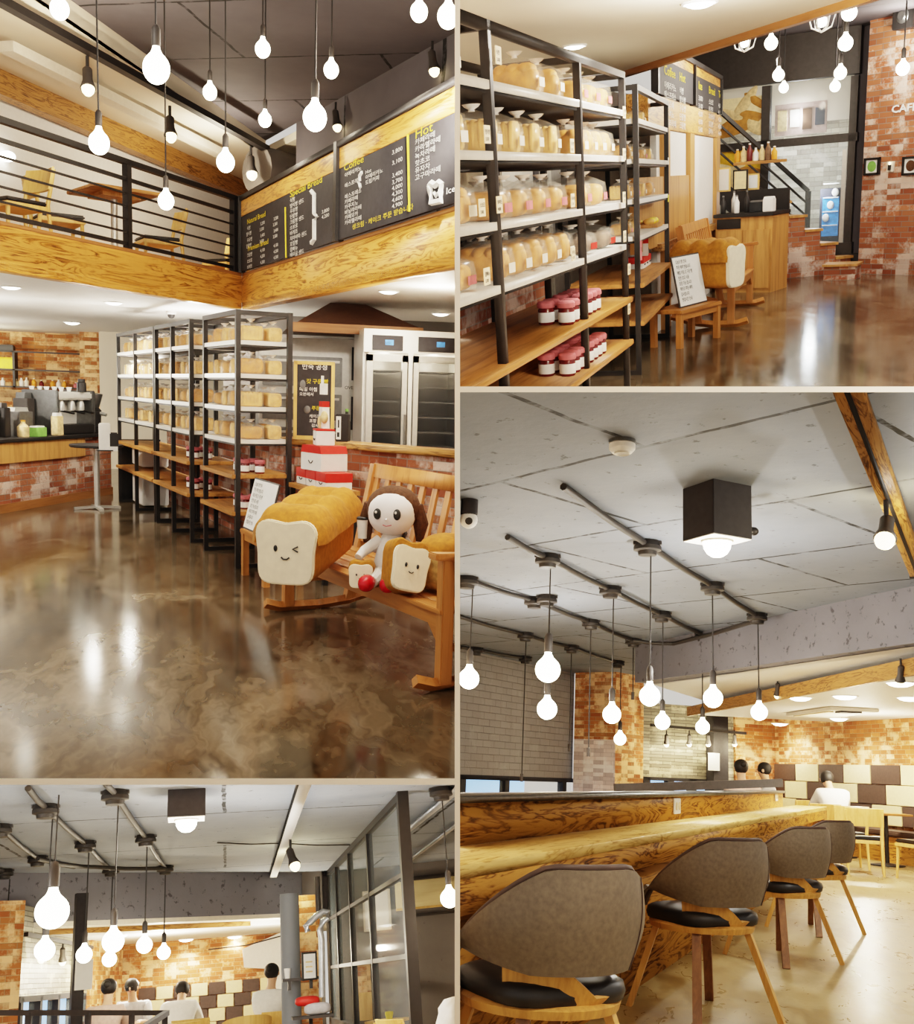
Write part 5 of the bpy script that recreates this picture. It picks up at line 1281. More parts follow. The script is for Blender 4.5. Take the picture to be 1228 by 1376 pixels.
# brick column and shutters
bc0, bc1 = l1 + ld * .0 + V((0, -.02, 0)), Cc.D(826, 1045, l1.y - 1.0)
bc0 = V((Cc.D(770, 1045, l1.y - .15).x, l1.y - .15, 0)); bc1 = V((Cc.D(826, 1045, l1.y - .5).x, l1.y - .5, 0)); bc2 = V((Cc.D(864, 1045, l1.y + .3).x, l1.y + .3, 0))
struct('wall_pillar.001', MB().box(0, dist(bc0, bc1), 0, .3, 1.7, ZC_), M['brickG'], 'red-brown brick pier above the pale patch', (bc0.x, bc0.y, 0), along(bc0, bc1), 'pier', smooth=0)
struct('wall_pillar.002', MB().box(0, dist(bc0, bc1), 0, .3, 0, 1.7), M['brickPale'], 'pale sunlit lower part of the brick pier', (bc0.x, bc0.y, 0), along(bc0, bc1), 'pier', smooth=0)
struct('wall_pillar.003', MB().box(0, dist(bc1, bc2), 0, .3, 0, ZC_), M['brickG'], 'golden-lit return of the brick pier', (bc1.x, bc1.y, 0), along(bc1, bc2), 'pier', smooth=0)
sc0 = V((bc2.x - .3, bc2.y + .1, 0)); sc1 = V((Cc.D(1040, 1045, 21.5).x, 21.5, 0))
zs0, zs1 = Cc.W(920, 1046, sc0, sc1).z, zl + .3
struct('wall_left.004', MB().box(0, dist(sc0, sc1), 0, .2, 0, zs0 - .35).box(0, dist(sc0, sc1), 0, .2, zs0, zs1), M['shutter'], 'ribbed shutter wall lit by small lamps', (sc0.x, sc0.y, 0), along(sc0, sc1), 'wall', smooth=0)
t = thing('window_3', 'low blue windows under the ribbed shutters', 'window', (sc0.x, sc0.y, 0), along(sc0, sc1)); t['kind'] = 'structure'
sx = lambda px: dist(sc0, Cc.W(px, 1045, sc0, sc1))
FRM = MB().box(0, dist(sc0, sc1), -.04, .1, zs0 - .06, zs0)
for px in (868, 900, 930, 955): FRM.box(sx(px) - .07, sx(px) + .07, -.04, .1, zs0 - .4, zs0)
part('window_frame', FRM, M['charcoal'], t); part('pane', MB().box(0, dist(sc0, sc1), .03, .04, zs0 - .4, zs0), M['glass'], t)
solo('daylight_panel', MB().box(0, dist(sc0, sc1), .8, .85, zs0 - 1, zs0 + .6), M['skyglow'], 'pale blue daylight beyond the shutter windows', 'sky', (sc0.x, sc0.y, 0), along(sc0, sc1), kind='structure')
struct('trim_18', MB().box(sx(957) - .16, sx(957) + .16, -.3, -.05, 0, zs1 + .4), M['charcoal'], 'dark post between the shutters', (sc0.x, sc0.y, 0), along(sc0, sc1), 'post', smooth=0)
struct('wall_left.005', MB().box(sx(986), dist(sc0, sc1), -.06, .0, 0, zs1), M['brickG'], 'golden brick return beside the shutters', (sc0.x, sc0.y, 0), along(sc0, sc1), 'wall', smooth=0)
p = Cc.W(958, 1024, sc0, sc1); solo('wall_notice', MB().box(-.12, .12, -.02, 0, -.16, .16), M['paper'], 'small white notice on the dark post by the shutters', 'notice', p + V((0, -.36, 0)), along(sc0, sc1))
# shutter-wall lamps on a rail
rp, rq = Cc.W(864, 975, sc0, sc1), Cc.W(990, 986, sc0, sc1)
off = V((.15, -.35, 0))
solo('lighting_track', MB().bar(rp + off, rq + off, .05), M['black'], 'thin black lamp rail in front of the shutters', 'track')
for k, px in enumerate((885, 915, 940, 975)):
    p = Cc.W(px, 982, sc0, sc1) + off; spot(p, 'small lamp washing the shutters, %s from the brick pier' % ORD[k], .3, 0, 1.0, 0, 'shutter lamps'); lamp(p + V((.1, -.05, -.3)), 14, .05, (1, .85, .55))
# back wall with checkered upholstery
k0_, k1_ = sc1, V((Cc.D(1240, 1045, 17.3).x, 17.3, 0)); k1_ = k0_ + (k1_ - k0_).normalized() * 8
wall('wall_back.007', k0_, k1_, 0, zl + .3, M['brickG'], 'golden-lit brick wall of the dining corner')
rzk2 = along(k0_, k1_); kd = (k1_ - k0_).normalized(); kn = V((kd.y, -kd.x, 0))
def padded(pref, rows, x0, x1, ztop, zbot, label, k0, rz, mats=('pad_brown', 'pad_cream'), n=7):
    t = thing('banquette', label, 'bench', (k0.x, k0.y, 0), rz)
    W = (x1 - x0) / n; Hh = (ztop - zbot) / rows
    for r in range(rows):
        for c in range(n + 1):
            a = x0 + (c - (.5 if r % 2 else 0)) * W; b = a + W - .02; a = max(a, x0); b = min(b, x1)
            if b - a < .05: continue
            part('back_pad', MB().box(a, b, -.11, 0, ztop - (r + 1) * Hh + .01, ztop - r * Hh), M[mats[(c + (r // 2)) % 2]], t, bevel=.006)
    part('seat', MB().box(x0, x1, -.62, -.10, .38, .46), M['pad_brown'], t, bevel=.02); part('seat_base', MB().box(x0, x1, -.56, -.05, 0, .38), M['barwood'], t)
    return t
zp1, zp0 = Cc.W(1150, 1028, k0_, k1_).z, .62
padded('C', 3, .25, 7.4, zp1, .5, 'long banquette with brown and cream checkered back pads, lower right view', k0_ + kn * .02, rzk2, n=9)
# dining ceiling details
for k, (x, y) in enumerate(((1075, 937), (1135, 935), (1210, 917), (1048, 972), (1222, 937), (1127, 965))):
    downlight(Cc.F(x, y, zl + .02), 'white downlight over the dining corner, %s of six' % ORD[k], .16, 60, 'dining corner downlights')
p0_ = Cc.F(1115, 955, zl + .02); t = thing('air_conditioner', 'flat white ceiling air conditioner over the dining corner', 'air conditioner', p0_ - V((0, 0, .004)), along(U0, U1))
part('panel', MB().box(-.9, .9, -.35, .35, -.05, 0), M['offwhite'], t, bevel=.01); part('louvre', MB().box(-.7, .7, -.30, -.22, -.065, -.05), M['tag'], t); part('sensor', MB().box(.7, .9, -.2, .1, -.075, -.05), M['dark'], t)
for k, (x, y) in enumerate(((1044, 917), (1208, 893))):
    spot(Cc.W(x, y, U0, U1) + V((0, -.08, .05)), 'small lamp on the timber edge, %s from the bar end' % ORD[k], .5, 0, .9, 0)
# --- bar
ff0, ff1 = Cc.F(618, 1163, .80), Cc.F(1111, 1084, .80)
w0_, w1_ = Cc.F(618, 1137, .80), Cc.F(1052, 1084, .80)
wd_ = (w1_ - w0_).normalized(); rzw = atan2(wd_.y, wd_.x); W0 = w0_ - wd_ * 2.4
f0_ = ff0 + (ff0 - ff1).normalized() * 2.4
t = thing('bar_counter', 'long flame-grained timber bar with pale top and raised back', 'bar counter', (W0.x, W0.y, 0), rzw)
BLn = dist(W0, w1_) + .9
loc = lambda p: Matrix.Rotation(-rzw, 4, 'Z') @ V((p.x - W0.x, p.y - W0.y, 0))
a_, b_ = loc(f0_), loc(ff1)
part('counter_top', MB().prism([(a_.x, a_.y), (b_.x, b_.y), (b_.x, .0), (-.2, .0)], .755, .80), M['bartop'], t, bevel=.004)
part('fascia', MB().bar((a_.x, a_.y + .025, .70), (b_.x, b_.y + .025, .70), .045, .11, up=(0, 0, 1)), M['barwood'], t)
part('front_panel', MB().box(-.3, b_.x, -.22, -.10, 0, .755), M['barwood'], t)
xe = dist(W0, w1_)
zcap = (Cc.W(618, 1076, w0_, w1_).z + Cc.W(1050, 1060, w0_, w1_).z) / 2
part('back_panel', MB().box(-.3, xe, .0, .12, .80, zcap - .03), M['barwood'], t)
part('cap_rail', MB().box(-.3, xe, -.04, .16, zcap - .03, zcap), M['dsteel'], t, bevel=.006)
part('end_panel', MB().box(b_.x - .06, b_.x + .0, b_.y + .03, .12, 0, .755), M['barwood'], t)
for px, py in ((908, 1083), (1042, 1070)):
    p = Cc.W(px, py, w0_, w1_); l_ = loc(p); r_ = thing('power_outlet', 'white double power outlet on the bar back, %s' % ('nearer the eye' if px < 1000 else 'at the far end'), 'outlet', p + V((wd_.y, -wd_.x, 0)) * .003, rzw)
    part('plate', MB().box(-.10, .10, -.012, 0, -.055, .055), M['white'], r_, bevel=.003)
    for x in (-.045, .045): part('socket', MB().lathe([(.0, 0), (.028, 0), (.03, .004), (.0, .005)], 14, T=Matrix.Translation((x, -.012, 0)) @ Matrix.Rotation(pi / 2, 4, 'X')), M['tag'], r_)
# rail beyond the bar
p, q = Cc.D(826, 1059, 12.8), Cc.D(1050, 1052, 14.0)
solo('stair_handrail', MB().bar(p, q, .06, .10), M['dark'], 'dark metal handrail running behind the bar', 'handrail')
# --- bar chairs
CH = {}
def bar_chair(label, loc, rz, group):
    """faces +y; padded wrap-round back at -y"""
    t = thing('bar_armchair', label, 'chair', loc, rz, group)
    if not CH:
        CH['seat'] = MB().ball((0, 0, .455), (.235, .23, .05), .6, 24, 10).mesh('seat', M['seatblack'], 60)
        # bent plywood shell under the seat, rising to the arms
        rows = []
        for i in range(4):
            r = []
            for k in range(25):
                a = pi * (-.5 + k / 24 * 2) * .64 - pi / 2; up = max(0, abs(k - 12) / 12 - .42)
                r.append(V((cos(a) * (.235 + .03 * i / 3), sin(a) * (.225 + .03 * i / 3) + .01, .405 + .045 * i / 3 + up * .42 * (i / 3))))
            rows.append(r)
        CH['shell'] = MB().sheet(rows).mesh('shell', M['chairwood'], 60, solid=.014)
        CH['seat_ring'] = MB().lathe([(.16, .385), (.245, .395), (.252, .42), (.235, .43)], 28).mesh('seat_ring', M['chairwood'], 50)
        out, inn = [], []
        n, m = 28, 9
        def back(i, k, d):
            f = k / n * 2 - 1; a = f * pi * .60 - pi / 2; v = i / m
            top = .82 - .30 * max(0, abs(f) - .25) ** 1.3 * 1.6; bt = .52 + .10 * max(0, abs(f) - .35)
            z = bt + (top - bt) * v; bow = .02 * sin(pi * v)
            r = .262 + .035 * v + bow + d
            return V((cos(a) * r, sin(a) * r * .98, z))
        MBk = MB()
        o_ = [[back(i, k, .022) for k in range(n + 1)] for i in range(m + 1)]
        i_ = [[back(i, k, -.022) for k in range(n + 1)] for i in range(m + 1)]
        rows = o_ + i_[::-1] + [o_[0]]
        for r in rows:
            pass
        MBk.sheet(rows)
        for k in (0, n):
            ring = [r[k] for r in rows[:-1]]; MBk.add(ring, [tuple(range(len(ring)))])
        CH['backrest'] = MBk.mesh('backrest', M['leather'], 50)
        CH['piping'] = MB().tube([back(m, k, 0) + V((0, 0, .006)) for k in range(n + 1)], .011, 6).mesh('piping', M['pad_brown'], 60)
        CH['seam'] = MB().tube([back(i, n // 2 + 5, .023) for i in range(m + 1)], .003, 4).mesh('seam', M['pad_brown'], 60)
        for s, dn in ((1, 'fl'), (-1, 'bl')):
            for x in (1, -1):
                CH[('leg', s, x)] = MB().bar((x * .15, s * .15, .40), (x * .245, s * .245 + (-.03 if s < 0 else 0), 0), .042, .028).mesh('leg', M['chairleg_dark' if (s < 0) == (x < 0) else 'chairwood'], 0)
    for k in ('seat', 'seat_ring', 'shell'): part(k, CH[k], None, t)
    bk = part('backrest', CH['backrest'], None, t); part('piping', CH['piping'], None, bk); part('seam', CH['seam'], None, bk)
    for s in (1, -1):
        for x in (1, -1): part('leg', CH[('leg', s, x)], None, t)
    return t
for (px, yy, rz, lab) in ((733, 3.45, 40, 'brown leather bar armchair nearest the eye, cut by the divider'), (942, 5.45, 38, 'second brown leather bar armchair along the bar'), (1045, 7.3, 42, 'third brown leather bar armchair along the bar'), (1088, 8.8, 42, 'farthest brown leather bar armchair at the bar end')):
    p = Cc.D(px, 1045, yy); bar_chair(lab, (p.x, p.y, 0), radians(rz), 'bar armchairs')
# --- dining furniture
SC = None
for k, (px, yy, rz, lab) in enumerate(((1098, 16.3, 15, 'light beech dining chair just beyond the bar end'), (1136, 15.5, 5, 'light beech dining chair with black seat, second beyond the bar'), (1159, 14.6, -8, 'light beech dining chair with black seat beside the banquette table'), (1234, 14.2, 20, 'light beech chair cut by the right edge of the view'), (1070, 18.7, 30, 'light beech chair behind the bar back'))):
    p = Cc.D(px, 1045, yy); side_chair(lab, (p.x, p.y, 0), radians(rz), None, None, 'beech dining chairs')
def cafe_table(label, loc, rz=0, s=.28):
    t = thing('cafe_table', label, 'table', loc, rz)
    part('table_top', MB().box(-s, s, -s, s, .70, .73), M['shelfwood'], t, bevel=.006); part('post', MB().tube([(0, 0, .03), (0, 0, .70)], .03, 10), M['black'], t); part('base', MB().lathe([(.24, 0), (.24, .015), (.04, .04)], 18), M['black'], t); return t
for px, yy, lab in ((1188, 16.4, 'brown cafe table before the banquette, lower right view'), (1127, 17.72, 'brown cafe table beside the man in white, lower right view'), (1018, 16.35, 'brown cafe table between the two talking people, lower right view')):
    p = Cc.D(px, 1045, yy); cafe_table(lab, (p.x, p.y, 0), .2)
# --- people
def skin_mesh(name, verts, edges, mat, sub=1):
    me = bpy.data.meshes.new(name); me.from_pydata([v[:3] for v in verts], edges, [])
    o = bpy.data.objects.new(name, me); TXT.collection.objects.link(o)
    md = o.modifiers.new('skin', 'SKIN'); 
    for i, v in enumerate(verts): me.skin_vertices[0].data[i].radius = (v[3], v[4] if len(v) > 4 else v[3])
    me.skin_vertices[0].data[0].use_root = True
    s_ = o.modifiers.new('sub', 'SUBSURF'); s_.levels = sub; s_.render_levels = sub
    TXT.view_layers[0].update(); dg = TXT.view_layers[0].depsgraph
    r = bpy.data.meshes.new_from_object(o.evaluated_get(dg)); r.name = name; r.materials.clear(); r.materials.append(mat)
    r.polygons.foreach_set('use_smooth', [True] * len(r.polygons)); bpy.data.objects.remove(o); return r
def person(label, loc, rz, shirt, lean=.15, head_turn=0, nod=.1, arm=(.5, .5), hair='short', s=1.0):
    """seated, facing +y, hips on a .46 m seat"""
    t = thing('person', label, 'person', loc, rz); t.matrix_world = t.matrix_world @ Matrix.Scale(s, 4)
    L = lean; hip, ch, nk = V((0, 0, .55)), V((0, .30 * sin(L), .55 + .34 * cos(L))), V((0, .50 * sin(L), .55 + .52 * cos(L)))
    hd = nk + V((.03 * sin(head_turn), .05 + .10 * nod, .10 - .04 * nod))
    vs, es = [], []
    def v(p, r, r2=None): vs.append((p.x, p.y, p.z, r, r2 or r)); return len(vs) - 1
    def e_(a, b): es.append((a, b))
    r0 = v(hip, .16, .12); c0 = v(ch, .17, .11); n0 = v(nk, .065); h0 = v(nk + V((0, .02, .07)), .055); h1 = v(hd + V((0, 0, .08)), .085, .10); h2 = v(hd + V((0, -.01, .18)), .075, .085)
    mid = v((hip + ch) / 2, .15, .11)
    for a, b in ((r0, mid), (mid, c0), (c0, n0), (n0, h0), (h0, h1), (h1, h2)): e_(a, b)
    arms = []
    for sx_, ar in ((-1, arm[0]), (1, arm[1])):
        sh = ch + V((sx_ * .20, .0, .10)); el = sh + V((sx_ * .05, .10 + .12 * ar, -.26 + .08 * ar)); wr = el + V((-sx_ * .06, .22, .02 + .22 * (ar - .5))); hn = wr + V((-sx_ * .01, .07, .0))
        i0, i1, i2, i3 = v(sh, .06), v(el, .045), v(wr, .033), v(hn, .04, .022)
        e_(c0, i0); e_(i0, i1); e_(i1, i2); e_(i2, i3); arms.append((sh, el, wr, hn))
        for k in range(4):                     # fingers
            f1 = v(hn + V((-.03 + .02 * k, .04, 0)), .010); f2 = v(hn + V((-.03 + .02 * k, .075 + .008 * (k in (1, 2)), -.02)), .008); e_(i3, f1); e_(f1, f2)
        tb = v(hn + V((-sx_ * .045, .02, .0)), .011); e_(i3, tb)
    for sx_ in (-1, 1):
        kn, an, ft = V((sx_ * .13, .42, .52)), V((sx_ * .12, .46, .09)), V((sx_ * .13, .60, .035))
        th, i1, i2, i3 = v(V((sx_ * .10, .05, .54)), .09), v(kn, .065), v(an, .042), v(ft, .035)
        e_(r0, th); e_(th, i1); e_(i1, i2); e_(i2, i3)
    part('body', skin_mesh('body', vs, es, M['skin']), None, t)
    f = hd + V((0, .085, .09))
    R = Matrix.Rotation(head_turn, 4, 'Z')
    fc = lambda p: hd + V((0, 0, .1)) + R @ V(p)
    part('nose', MB().ball(fc((0, .095, -.01)), (.013, .018, .022), n=10, m=6), M['skin'], t)
    for sx_ in (-1, 1): part('eye', MB().ball(fc((sx_ * .032, .086, .015)), (.011, .008, .007), n=8, m=6), M['ink'], t); part('ear', MB().ball(fc((sx_ * .088, .0, .0)), (.012, .022, .03), n=8, m=6), M['skin'], t)
    part('mouth', MB().ball(fc((0, .088, -.045)), (.022, .008, .006), n=8, m=6), M['pink'], t)
    hb_ = MB().ball(fc((0, -.028, .03)), (.100, .108, .105), .95, 18, 10)
    if hair == 'long': hb_.ball(fc((0, -.06, -.07)), (.09, .05, .15), .9, 16, 8)
    if hair == 'bun': hb_.ball(fc((0, -.11, .06)), (.05, .05, .05))
    part('hair', hb_, M['blackhair'], t)
    sv, se = [], []
    def w(p, r, r2=None): sv.append((p.x, p.y, p.z, r, r2 or r)); return len(sv) - 1
    a0 = w(hip + V((0, 0, -.03)), .21, .17); a1 = w((hip + ch) / 2, .21, .165); a2 = w(ch, .235, .165); a3 = w(nk + V((0, -.005, -.02)), .10)
    se += [(a0, a1), (a1, a2), (a2, a3)]
    for sh, el, wr, hn in arms:
        b0_, b1_, b2_ = w(sh, .095), w(sh.lerp(el, .9), .072), w(el.lerp(wr, .3), .06); se += [(a2, b0_), (b0_, b1_), (b1_, b2_)]
    part('shirt', skin_mesh('shirt', sv, se, shirt), None, t)
    tv = [(0, 0, .53, .15, .13)]; te = []
    for sx_ in (-1, 1):
        i = len(tv); tv += [(sx_ * .10, .05, .54, .105, .10), (sx_ * .13, .42, .525, .078, .078), (sx_ * .12, .455, .14, .06, .06)]; te += [(0, i), (i, i + 1), (i + 1, i + 2)]
    part('trousers', skin_mesh('trousers', tv, te, M['trousers']), None, t)
    return t
for (px, yy, rz, sh, lab, kw) in ((1000, 15.5, 200, 'shirtpink', 'person in a dusky pink shirt with dark hair, back turned behind the bar', dict(hair='bun')), (1037, 17.2, 120, 'shirtgrey', 'person in a pale shirt raising a hand to the face, behind the bar', dict(arm=(1.3, .4))), (1121, 16.7, 190, 'shirtwhite', 'person in a white shirt bowed over a table before the banquette, lower right view', dict(lean=.5, nod=1))):
    p = Cc.D(px, 1045, yy); person(lab, (p.x, p.y, 0), radians(rz - 180 if px != 1037 else 90), M[sh], **kw)
    t = thing('wooden_stool', 'plain stool under the %s' % ('person in dusky pink' if px == 1000 else 'person in the pale shirt behind the bar' if px == 1037 else 'person in white, lower right view'), 'stool', (p.x, p.y, 0))
    part('seat', MB().lathe([(.17, .36), (.18, .38), (.17, .395), (0, .395)], 20), M['lightwood'], t)
    for k in range(3): part('leg', MB().tube([(cos(k * 2.1) * .12, sin(k * 2.1) * .12, .37), (cos(k * 2.1) * .17, sin(k * 2.1) * .17, 0)], .016, 8), M['lightwood'], t)
# --- ceiling: rosettes, conduits, cords
ROS = MB().lathe([(.09, 0), (.10, -.035), (.108, -.045), (.108, -.075), (.075, -.085), (.07, -.115), (.025, -.12), (0, -.12)], 18).mesh('rosette_body', M['pipe'])
def rosette(p, label, group):
    t = thing('pendant_rosette', label, 'rosette', p, 0, group); part('rosette_body', ROS, None, t)
    part('clip', MB().box(-.11, .11, -.025, .025, -.03, -.006), M['dark'], t); return t
def conduit(label, pts, zc, mat='pipe', r=.025):
    ps = []
    for a, b in zip(pts, pts[1:]):
        for k in range(6):
            f = k / 6; p = V(a).lerp(V(b), f); ps.append(p + V((0, 0, -r - .004 - .012 * sin(pi * f) ** 2)))
    ps.append(V(pts[-1]) + V((0, 0, -r - .004)))
    return solo('cable_conduit', MB().tube(ps, r, 7), M[mat], label, 'conduit', smooth=60)
ROWS = [[(757, 648), (870, 727), (957, 783), (1017, 824)], [(682, 717), (736, 745), (820, 788), (889, 822), (945, 850)], [(628, 775), (718, 803), (794, 833), (851, 858)], [(606, 822), (706, 850), (768, 867), (830, 888)], [(600, 862), (640, 870), (706, 882)]]
HASR = [[0, 1, 1, 1], [0, 1, 1, 1, 1], [1, 1, 1, 1], [0, 1, 1, 1], [0, 1, 1]]
RN = ['nearest', 'second', 'third', 'fourth', 'farthest']
for ri, (row, has) in enumerate(zip(ROWS, HASR)):
    pts = [Cc.F(x, y, ZC_) for x, y in row]
    conduit('black cable conduit on the grey ceiling, %s run from the eye, lower right view' % RN[ri], pts, ZC_)
    for k, (p, h_) in enumerate(zip(pts, has)):
        if h_: rosette(p, 'dark ceiling rosette, %s along the %s conduit run, lower right view' % (ORD[k], RN[ri]), 'rosettes, lower right view')
conduit('loose black cable sagging along the beam from the far rosettes', [Cc.F(851, 858, ZC_ - .05), Cc.F(905, 862, ZC_ - .07), Cc.F(1017, 830, ZC_ - .05)], ZC_)
BUL = [(736, 900, 34, (736, 745), 'large lit bulb hanging left of centre before the grey brick wall'), (873, 935, 27, (870, 727), 'lit bulb hanging before the shutters at the pier'), (958, 938, 25, (957, 783), 'lit bulb hanging over the timber ceiling edge'), (1020, 957, 21, (1017, 824), 'lit bulb farthest along the nearest conduit run, over the dining corner'),
       (822, 960, 24, (820, 788), 'lit bulb hanging in front of the brick pier'), (890, 970, 20, (889, 822), 'lit bulb hanging before the shutters, low'), (944, 977, 18, (945, 850), 'lit bulb hanging before the dark shutter post'), (630, 912, 28, (628, 775), 'lit bulb cut by the divider, grey brick wall behind'),
       (735, 953, 27, (735, 800), 'lit bulb directly below the large one'), (833, 993, 16, (830, 888), 'small lit bulb low before the pier return')]
for (x, y, w_, rp_, lab) in BUL:
    p = Cc.F(rp_[0], rp_[1], ZC_); t = pendant(x, y, w_, ZC_ - .122, lab, .17, 'globe', 'pendant bulbs over the bar', p)
    c = Cc.M.inverted() @ t.matrix_world.translation; lamp(c - V((0, 0, .17)), 9, .06)
    if rp_ == (735, 800): rosette(p, 'dark ceiling rosette hidden behind the cord of the large bulb', 'rosettes, lower right view')
for k, (x, ya, yb) in enumerate(((707, 850, 1040), (768, 867, 1000), (794, 833, 1005), (851, 858, 930))):       # cords whose bulbs hang behind the bar
    p = Cc.F(x, ya, ZC_); b_ = Cc.D(x, yb, p.y)
    t = thing('hanging_cable', 'thin bare cord dropping from a far rosette, %s of four' % ORD[k], 'cord', p); part('cord', MB().tube([(0, 0, -.123), (0, 0, b_.z - p.z)], .008, 5), M['black'], t); part('plug', MB().tube([(0, 0, b_.z - p.z), (0, 0, b_.z - p.z - .1)], .02, 8), M['dark'], t)
# detector, box lamp, camera, track
p = Cc.F(836, 592, ZC_); t = thing('smoke_detector', 'round white smoke detector on the grey ceiling', 'detector', p)
part('base', MB().lathe([(.075, 0), (.075, -.02), (.07, -.025)], 22), M['dsteel'], t); part('cover', MB().lathe([(.072, -.022), (.072, -.05), (.055, -.07), (.02, -.075), (0, -.075)], 22), M['white'], t); part('vent_ring', MB().lathe([(.035, -.076), (.04, -.079), (.045, -.076)], 20), M['offwhite'], t)
def box_lamp(label, loc, rz, w_, h_):
    t = thing('box_ceiling_lamp', label, 'lamp', loc, rz)
    part('housing', MB().box(-w_ / 2, w_ / 2, -w_ / 2, w_ / 2, -h_, 0), M['charcoal'], t, bevel=.003); part('bottom_plate', MB().box(-w_ / 2 + .004, w_ / 2 - .004, -w_ / 2 + .004, w_ / 2 - .004, -h_ - .006, -h_), M['white'], t)
    part('trim_ring', MB().lathe([(w_ * .29, -h_ - .005), (w_ * .31, -h_ - .018), (w_ * .33, -h_ - .012), (w_ * .335, -h_ - .005)], 28), M['offwhite'], t); part('lens', MB().lathe([(0, -h_ - .11), (w_ * .12, -h_ - .104), (w_ * .21, -h_ - .085), (w_ * .27, -h_ - .055), (w_ * .29, -h_ - .01)], 28), M['disc'], t)
    lamp(V(loc) + V((0, 0, -h_ - .2)), 16, .08); return t
p = Cc.F(963, 655, ZC_); box_lamp('charcoal cube lamp on the grey ceiling, lower right view', p, radians(38), .30, .34)
p = Cc.F(1012, 714, 2.72); t = thing('cube_lamp_sensor', 'small black sensor beside the charcoal cube lamp', 'sensor', p + V((0, 0, 0)))
part('ball', MB().ball((0, 0, 0), (.035, .03, .03)), M['black'], t); part('stem', MB().tube([(0, 0, 0), (-.05, .0, .02), (-.05, 0, .18)], .012, 6), M['black'], t)
p = Cc.F(631, 672, ZC_); t = thing('dome_camera', 'white security camera on a dark bracket by the divider', 'camera', p)
part('bracket', MB().lathe([(.06, 0), (.06, -.10), (.05, -.11)], 18), M['charcoal'], t); part('dome', MB().ball((0, 0, -.14), (.062, .062, .06)), M['white'], t); part('camera_lens', MB().lathe([(.0, .0), (.025, .0), (.025, -.02), (0, -.02)], 14, T=Matrix.Translation((.015, -.055, -.16)) @ Matrix.Rotation(radians(-70), 4, 'X')), M['black'], t)
p, q = Cc.F(1133, 500, ZC_ - .03), Cc.F(1229, 756, ZC_ - .03)
q = p + (q - p) * 1.08
t = thing('lighting_track', 'wide brown lighting track on the grey ceiling, lower right view', 'track', p, along(p, q))
Lq = dist(p, q); part('channel', MB().box(0, Lq, -.06, .06, -.05, .03), M['oldbeam'], t); part('conductor_slot', MB().box(0, Lq, -.012, .012, -.056, -.05), M['black'], t); part('end_cap', MB().box(Lq, Lq + .03, -.065, .065, -.06, .03), M['black'], t)
s_ = spot(Cc.F(1190, 672, ZC_ - .08), 'yellow-lit spotlight on the brown ceiling track', -.75, -.3, 1.25, 0); lamp(Cc.F(1200, 740, 2.5), 14, .05, (1, .8, .45))
for x, y, z, e in ((1.5, 3.0, 2.3, 45), (2.2, 6.0, 2.2, 60), (.2, 8.0, 2.0, 55), (-1.5, 11, 1.9, 60), (4.5, 13.5, 1.6, 60), (2.5, 16.5, 1.5, 90), (5, 16, 1.5, 80)): lamp((x, y, z), e, .04, (1, .95, .87) if y < 12 else (1, .86, .62))  # added fill for the bar and dining corner, without fittings
# ================================================================== ROOM D: upstairs dining room with the gridded glass screen
use(Dd)
ZD = 2.7
struct('floor.004', MB().box(-12, 14, .6, 34, -.1, 0), M['floorC'], 'honey floor of the upstairs dining room', cat='floor', smooth=0)
t0 = Dd.F(0, 1173, ZD); t1 = Dd.F(440, 1172, ZD)
yb_ = (t0.y + t1.y) / 2
bd = (t1 - t0).normalized(); T0, T1 = t0 - bd * 6, t1 + bd * 6
bn = V((-bd.y, bd.x, 0)); rzT = atan2(bd.y, bd.x)
struct('ceiling.008', MB().prism([T0, T1, V((T1.x, .8, 0)), V((T0.x, .8, 0))], ZD, ZD + .1), M['ceilD'], 'grey painted slab ceiling of the upstairs dining room', cat='ceiling', smooth=0)
bot = Dd.W(200, 1234, T0, T1).z
xr = dist(T0, Dd.W(446, 1200, T0, T1))
struct('trim_19', MB().box(0, xr, 0, .4, bot, ZD), M['beamgrey'], 'pitted blue-grey concrete beam across the upstairs room', (T0.x, T0.y, 0), rzT, 'beam', smooth=0)
struct('trim_20', MB().box(0, xr, .02, .44, bot - .06, bot), M['offwhite'], 'pale ledge under the pitted beam, upstairs', (T0.x, T0.y, 0), rzT, 'ledge', smooth=0)
zl = bot - .10
U0, U1 = T0 + bn * .5, T1 + bn * .5
struct('trim_21', MB().box(0, xr - 1.2, 0, .05, Dd.W(200, 1250, U0, U1).z, bot - .06), M['oldbeam'], 'timber board under the pale ledge, upstairs', (U0.x, U0.y, 0), rzT, 'trim', smooth=0)
zl = Dd.W(200, 1249, U0, U1).z
YW = zl and Dd.D(200, 1280, 20).y
yk = 21.0
zk = Dd.D(250, 1278, yk).z
struct('ceiling.009', MB().prism([U0 + bn * .1, U1 + bn * .1, V((U1.x + 2, yk + 1, 0)), V((U0.x - 2, yk + 1, 0))], zl, zl + .1), M['white'], 'bright white ceiling of the far dining corner, upstairs', cat='ceiling', smooth=0)
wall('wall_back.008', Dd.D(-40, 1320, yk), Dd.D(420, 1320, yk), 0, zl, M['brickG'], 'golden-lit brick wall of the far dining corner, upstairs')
kb = V((Dd.D(160, 1320, yk).x, yk - .02, 0)); ke = Dd.D(372, 1320, yk)
zp = Dd.D(260, 1322, yk).z
padded('D', 4, .35, ke.x - kb.x, zp, .35, 'long checkered brown and cream banquette far behind, lower left view', kb, 0, n=8)
